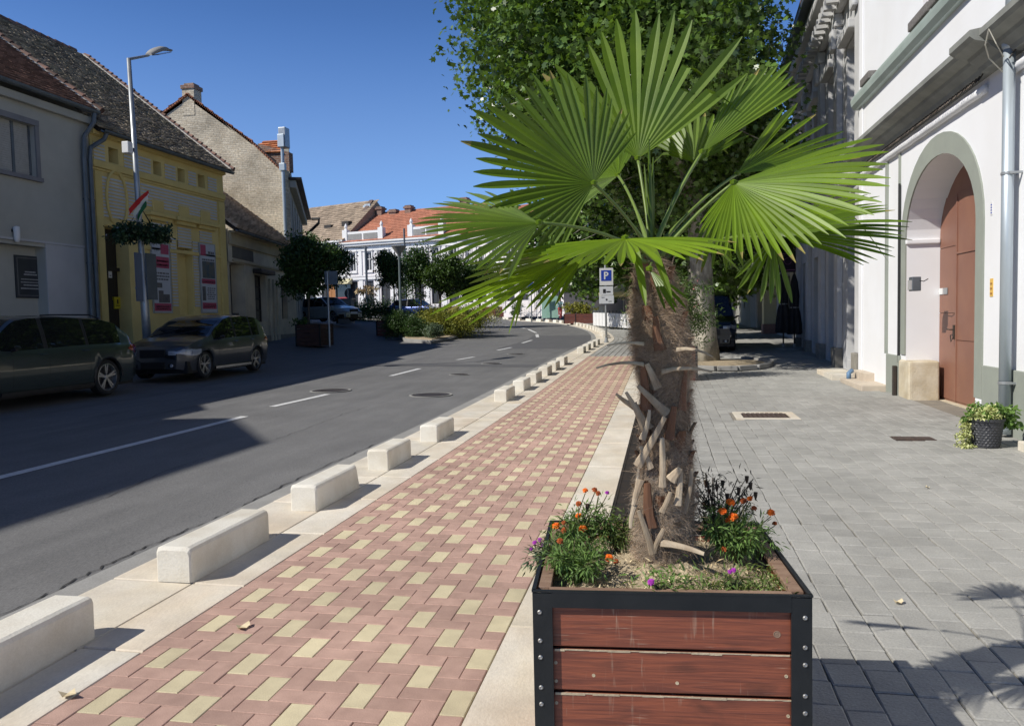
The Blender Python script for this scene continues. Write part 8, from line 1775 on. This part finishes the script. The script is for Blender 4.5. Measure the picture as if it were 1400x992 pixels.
# ================================================================== PEOPLE
def person(lab, P, yaw, h, joints, cloth, skin, hair, seat=None):
    """joints in units of body height, x right, y forward, z up"""
    t = thing('person', lab, 'person', P)
    J = {'pel': (0, 0, .52), 'ch': (0, .01, .70), 'nk': (0, .01, .83), 'hd': (0, .02, .90), 'hr': (.05, 0, .50), 'hl': (-.05, 0, .50), 'kr': (.055, .02, .27), 'kl': (-.055, .02, .27), 'fr': (.055, 0, .035), 'fl': (-.055, 0, .035), 'tr': (.06, .09, .015), 'tl': (-.06, .09, .015), 'sr': (.105, 0, .80), 'sl': (-.105, 0, .80), 'er': (.135, .0, .64), 'el': (-.135, .0, .64), 'wr': (.14, .04, .50), 'wl': (-.14, .04, .50), 'gr': (.14, .06, .45), 'gl': (-.14, .06, .45)}
    J.update(joints); names = list(J); idx = {n: i for i, n in enumerate(names)}
    E_ = [('pel', 'ch'), ('ch', 'nk'), ('nk', 'hd'), ('pel', 'hr'), ('pel', 'hl'), ('hr', 'kr'), ('hl', 'kl'), ('kr', 'fr'), ('kl', 'fl'), ('fr', 'tr'), ('fl', 'tl'), ('ch', 'sr'), ('ch', 'sl'), ('sr', 'er'), ('sl', 'el'), ('er', 'wr'), ('el', 'wl'), ('wr', 'gr'), ('wl', 'gl')]
    Rr = {'pel': .075, 'ch': .078, 'nk': .03, 'hd': .045, 'hr': .055, 'hl': .055, 'kr': .033, 'kl': .033, 'fr': .022, 'fl': .022, 'tr': .018, 'tl': .018, 'sr': .036, 'sl': .036, 'er': .024, 'el': .024, 'wr': .017, 'wl': .017, 'gr': .02, 'gl': .02}
    me = bpy.data.meshes.new('body'); me.from_pydata([Vector(J[n])*h for n in names], [(idx[a], idx[b]) for a, b in E_], []); o = bpy.data.objects.new('body', me); COL.objects.link(o); o.parent = t
    o.modifiers.new('skin', 'SKIN'); sv_ = me.skin_vertices[0].data
    for n in names: sv_[idx[n]].radius = (Rr[n]*h*1.35, Rr[n]*h*1.15)
    sv_[0].use_root = True; ss = o.modifiers.new('sub', 'SUBSURF'); ss.levels = 1; ss.render_levels = 2
    dg = bpy.context.evaluated_depsgraph_get(); ev = o.evaluated_get(dg); nm = bpy.data.meshes.new_from_object(ev); o.modifiers.clear(); o.data = nm
    for m_ in cloth+[skin]: nm.materials.append(m_)
    for p in nm.polygons:
        z = p.center.z/h; x = abs(p.center.x)/h; p.use_smooth = True
        if p.center.z > Vector(J['nk']).z*h*.995: p.material_index = 2
        elif min((p.center/h-Vector(J[w])).length for w in ('wr', 'wl', 'gr', 'gl')) < .06: p.material_index = 2
        elif z < Vector(J['pel']).z+.0: p.material_index = 1
        else: p.material_index = 0
    hd = Vector(J['hd'])*h+wloc(t); mb = MB(); r = .06*h
    mb.lathe([(0, -1.15), (.45, -1.05), (.75, -.6), (.82, 0), (.8, .5), (.55, .95), (0, 1.15)], 14); mb.v = [(hd.x+x*r*.92, hd.y+y*r*1.05+.01, hd.z+z*r*1.05+.015*h) for x, y, z in mb.v]; mb.build('head', skin, t, smooth=True)
    mb = MB(); mb.lathe([(.9, -.1), (.93, .35), (.68, 1.0), (0, 1.28)], 14); mb.v = [(hd.x+x*r*.97, hd.y-.012*h+y*r*1.08, hd.z+z*r*1.05+.017*h) for x, y, z in mb.v]; mb.build('hair', hair, t, smooth=True)
    mb = MB(); mb.tube([hd+Vector((0, r*.8, .0)), hd+Vector((0, r*1.15, -.1*r))], [.01, .016], 6); mb.build('nose', skin, t)
    t.rotation_euler = (0, 0, yaw); return t
m_skin = mat('skin', (.50, .30, .21), rough=.6); m_hairm = mat('dark_hair', (.03, .022, .016), rough=.7)
# cyclist riding towards us in the bend
q = G(766, 440); m_teal_s = mat('pale_teal_shirt', (.30, .50, .55), (.45, .6, .62), rough=.9); m_redp = mat('red_shorts', (.35, .05, .05), rough=.9)
person('cyclist in a pale blue top riding a red bicycle towards the camera in the bend', q+Vector((0, 0, .28)), R(190), 1.72, {'pel': (0, -.05, .52), 'ch': (0, .05, .68), 'nk': (0, .09, .80), 'hd': (0, .12, .87), 'kr': (.06, .14, .42), 'kl': (-.06, .1, .33), 'fr': (.06, .08, .20), 'fl': (-.06, .05, .06), 'tr': (.06, .15, .18), 'tl': (-.06, .12, .05), 'sr': (.10, .08, .77), 'sl': (-.10, .08, .77), 'er': (.15, .17, .66), 'el': (-.15, .17, .66), 'wr': (.14, .27, .60), 'wl': (-.14, .27, .60), 'gr': (.13, .31, .60), 'gl': (-.13, .31, .60)}, [m_teal_s, m_redp], m_skin, m_hairm)
bk_ = thing('bicycle', 'red bicycle under the cyclist in the bend', 'bicycle', q); m_rb = mat('red_bike_paint', (.5, .03, .03), rough=.3)
for y0 in (-.52, .52):
    mb = MB(); mb.lathe([(.33, -.018), (.35, 0), (.33, .018), (.31, 0), (.33, -.018)], 28, (0, y0, .35), 'x'); w_ = mb.build('tyre', m_tyre, bk_) if False else None
    wl = bpy.data.objects.new('wheel', None); wl.parent = bk_; COL.objects.link(wl); mb.v = [tuple(Vector(v)+wloc(bk_)) for v in mb.v]; mb.build('tyre', m_tyre, wl)
    mb = MB()
    for k in range(12): a = 2*math.pi*k/12; mb.tube([wloc(bk_)+Vector((0, y0, .35)), wloc(bk_)+Vector((0, y0+.32*math.cos(a), .35+.32*math.sin(a)))], .003, 3)
    mb.build('spokes', m_steel, wl, kind='stuff')
W0 = wloc(bk_); mb = MB()
for a, b in (((0, -.52, .35), (0, -.15, .88)), ((0, -.15, .88), (0, .38, .86)), ((0, -.05, .30), (0, .38, .80)), ((0, -.05, .30), (0, -.18, .92)), ((0, -.52, .35), (0, -.05, .30)), ((0, .36, .95), (0, .52, .35))): mb.tube([W0+Vector(a), W0+Vector(b)], .018, 6)
mb.build('frame', m_rb, bk_); mb = MB(); mb.tube([W0+Vector((-.3, .42, 1.05)), W0+Vector((0, .36, 1.0)), W0+Vector((.3, .42, 1.05))], .016, 6); mb.build('handlebar', m_iron, bk_); mb = MB(); mb.lathe([(0, 0), (.09, .01), (.08, .05), (0, .07)], 10, W0+Vector((0, -.2, .93))); mb.build('saddle', m_black, bk_)
bk_.rotation_euler = (0, 0, R(190))
# folded dark parasols standing in the shade by the shop front
for px, lab, sc_ in ((1071, 'tall folded black parasol in the deep shade beside the yellow pier', 1.0), (1086, 'second folded black parasol, nearer the dark green shop front', .92)):
    q = G(px, 478); t = thing('folded_parasol', lab, 'parasol', q, 'folded parasols by the shaded shop'); m_dc = m_dc if px != 1071 else mat('dark_canvas', (.018, .018, .020), (.03, .03, .032), rough=.9)
    mb = MB(); mb.tube([q, q+Vector((0, 0, 2.75*sc_))], .025, 8); mb.build('pole', m_iron, t)
    mb = MB(); mb.lathe([(.28, 0), (.28, .06), (.05, .09), (.05, .2)], 14, q); mb.build('foot', m_concrete, t)
    mb = MB(); rows = []
    for z, r_ in ((.55, .17), (.6, .2), (.9, .19), (1.3, .15), (1.5, .11), (1.9, .13), (2.4, .09), (2.68, .03)):
        rows.append([q+Vector((r_*(1+.28*math.cos(6*a))*math.cos(a), r_*(1+.28*math.cos(6*a))*math.sin(a), z*sc_)) for a in [2*math.pi*k/48 for k in range(49)]])
    mb.sheet(rows); mb.build('folded_canopy', m_dc, t, smooth=True)
    mb = MB(); mb.lathe([(.13, 0), (.135, .02), (.13, .04)], 16, q+Vector((0, 0, 1.48*sc_))); mb.build('strap', m_concrete, t)
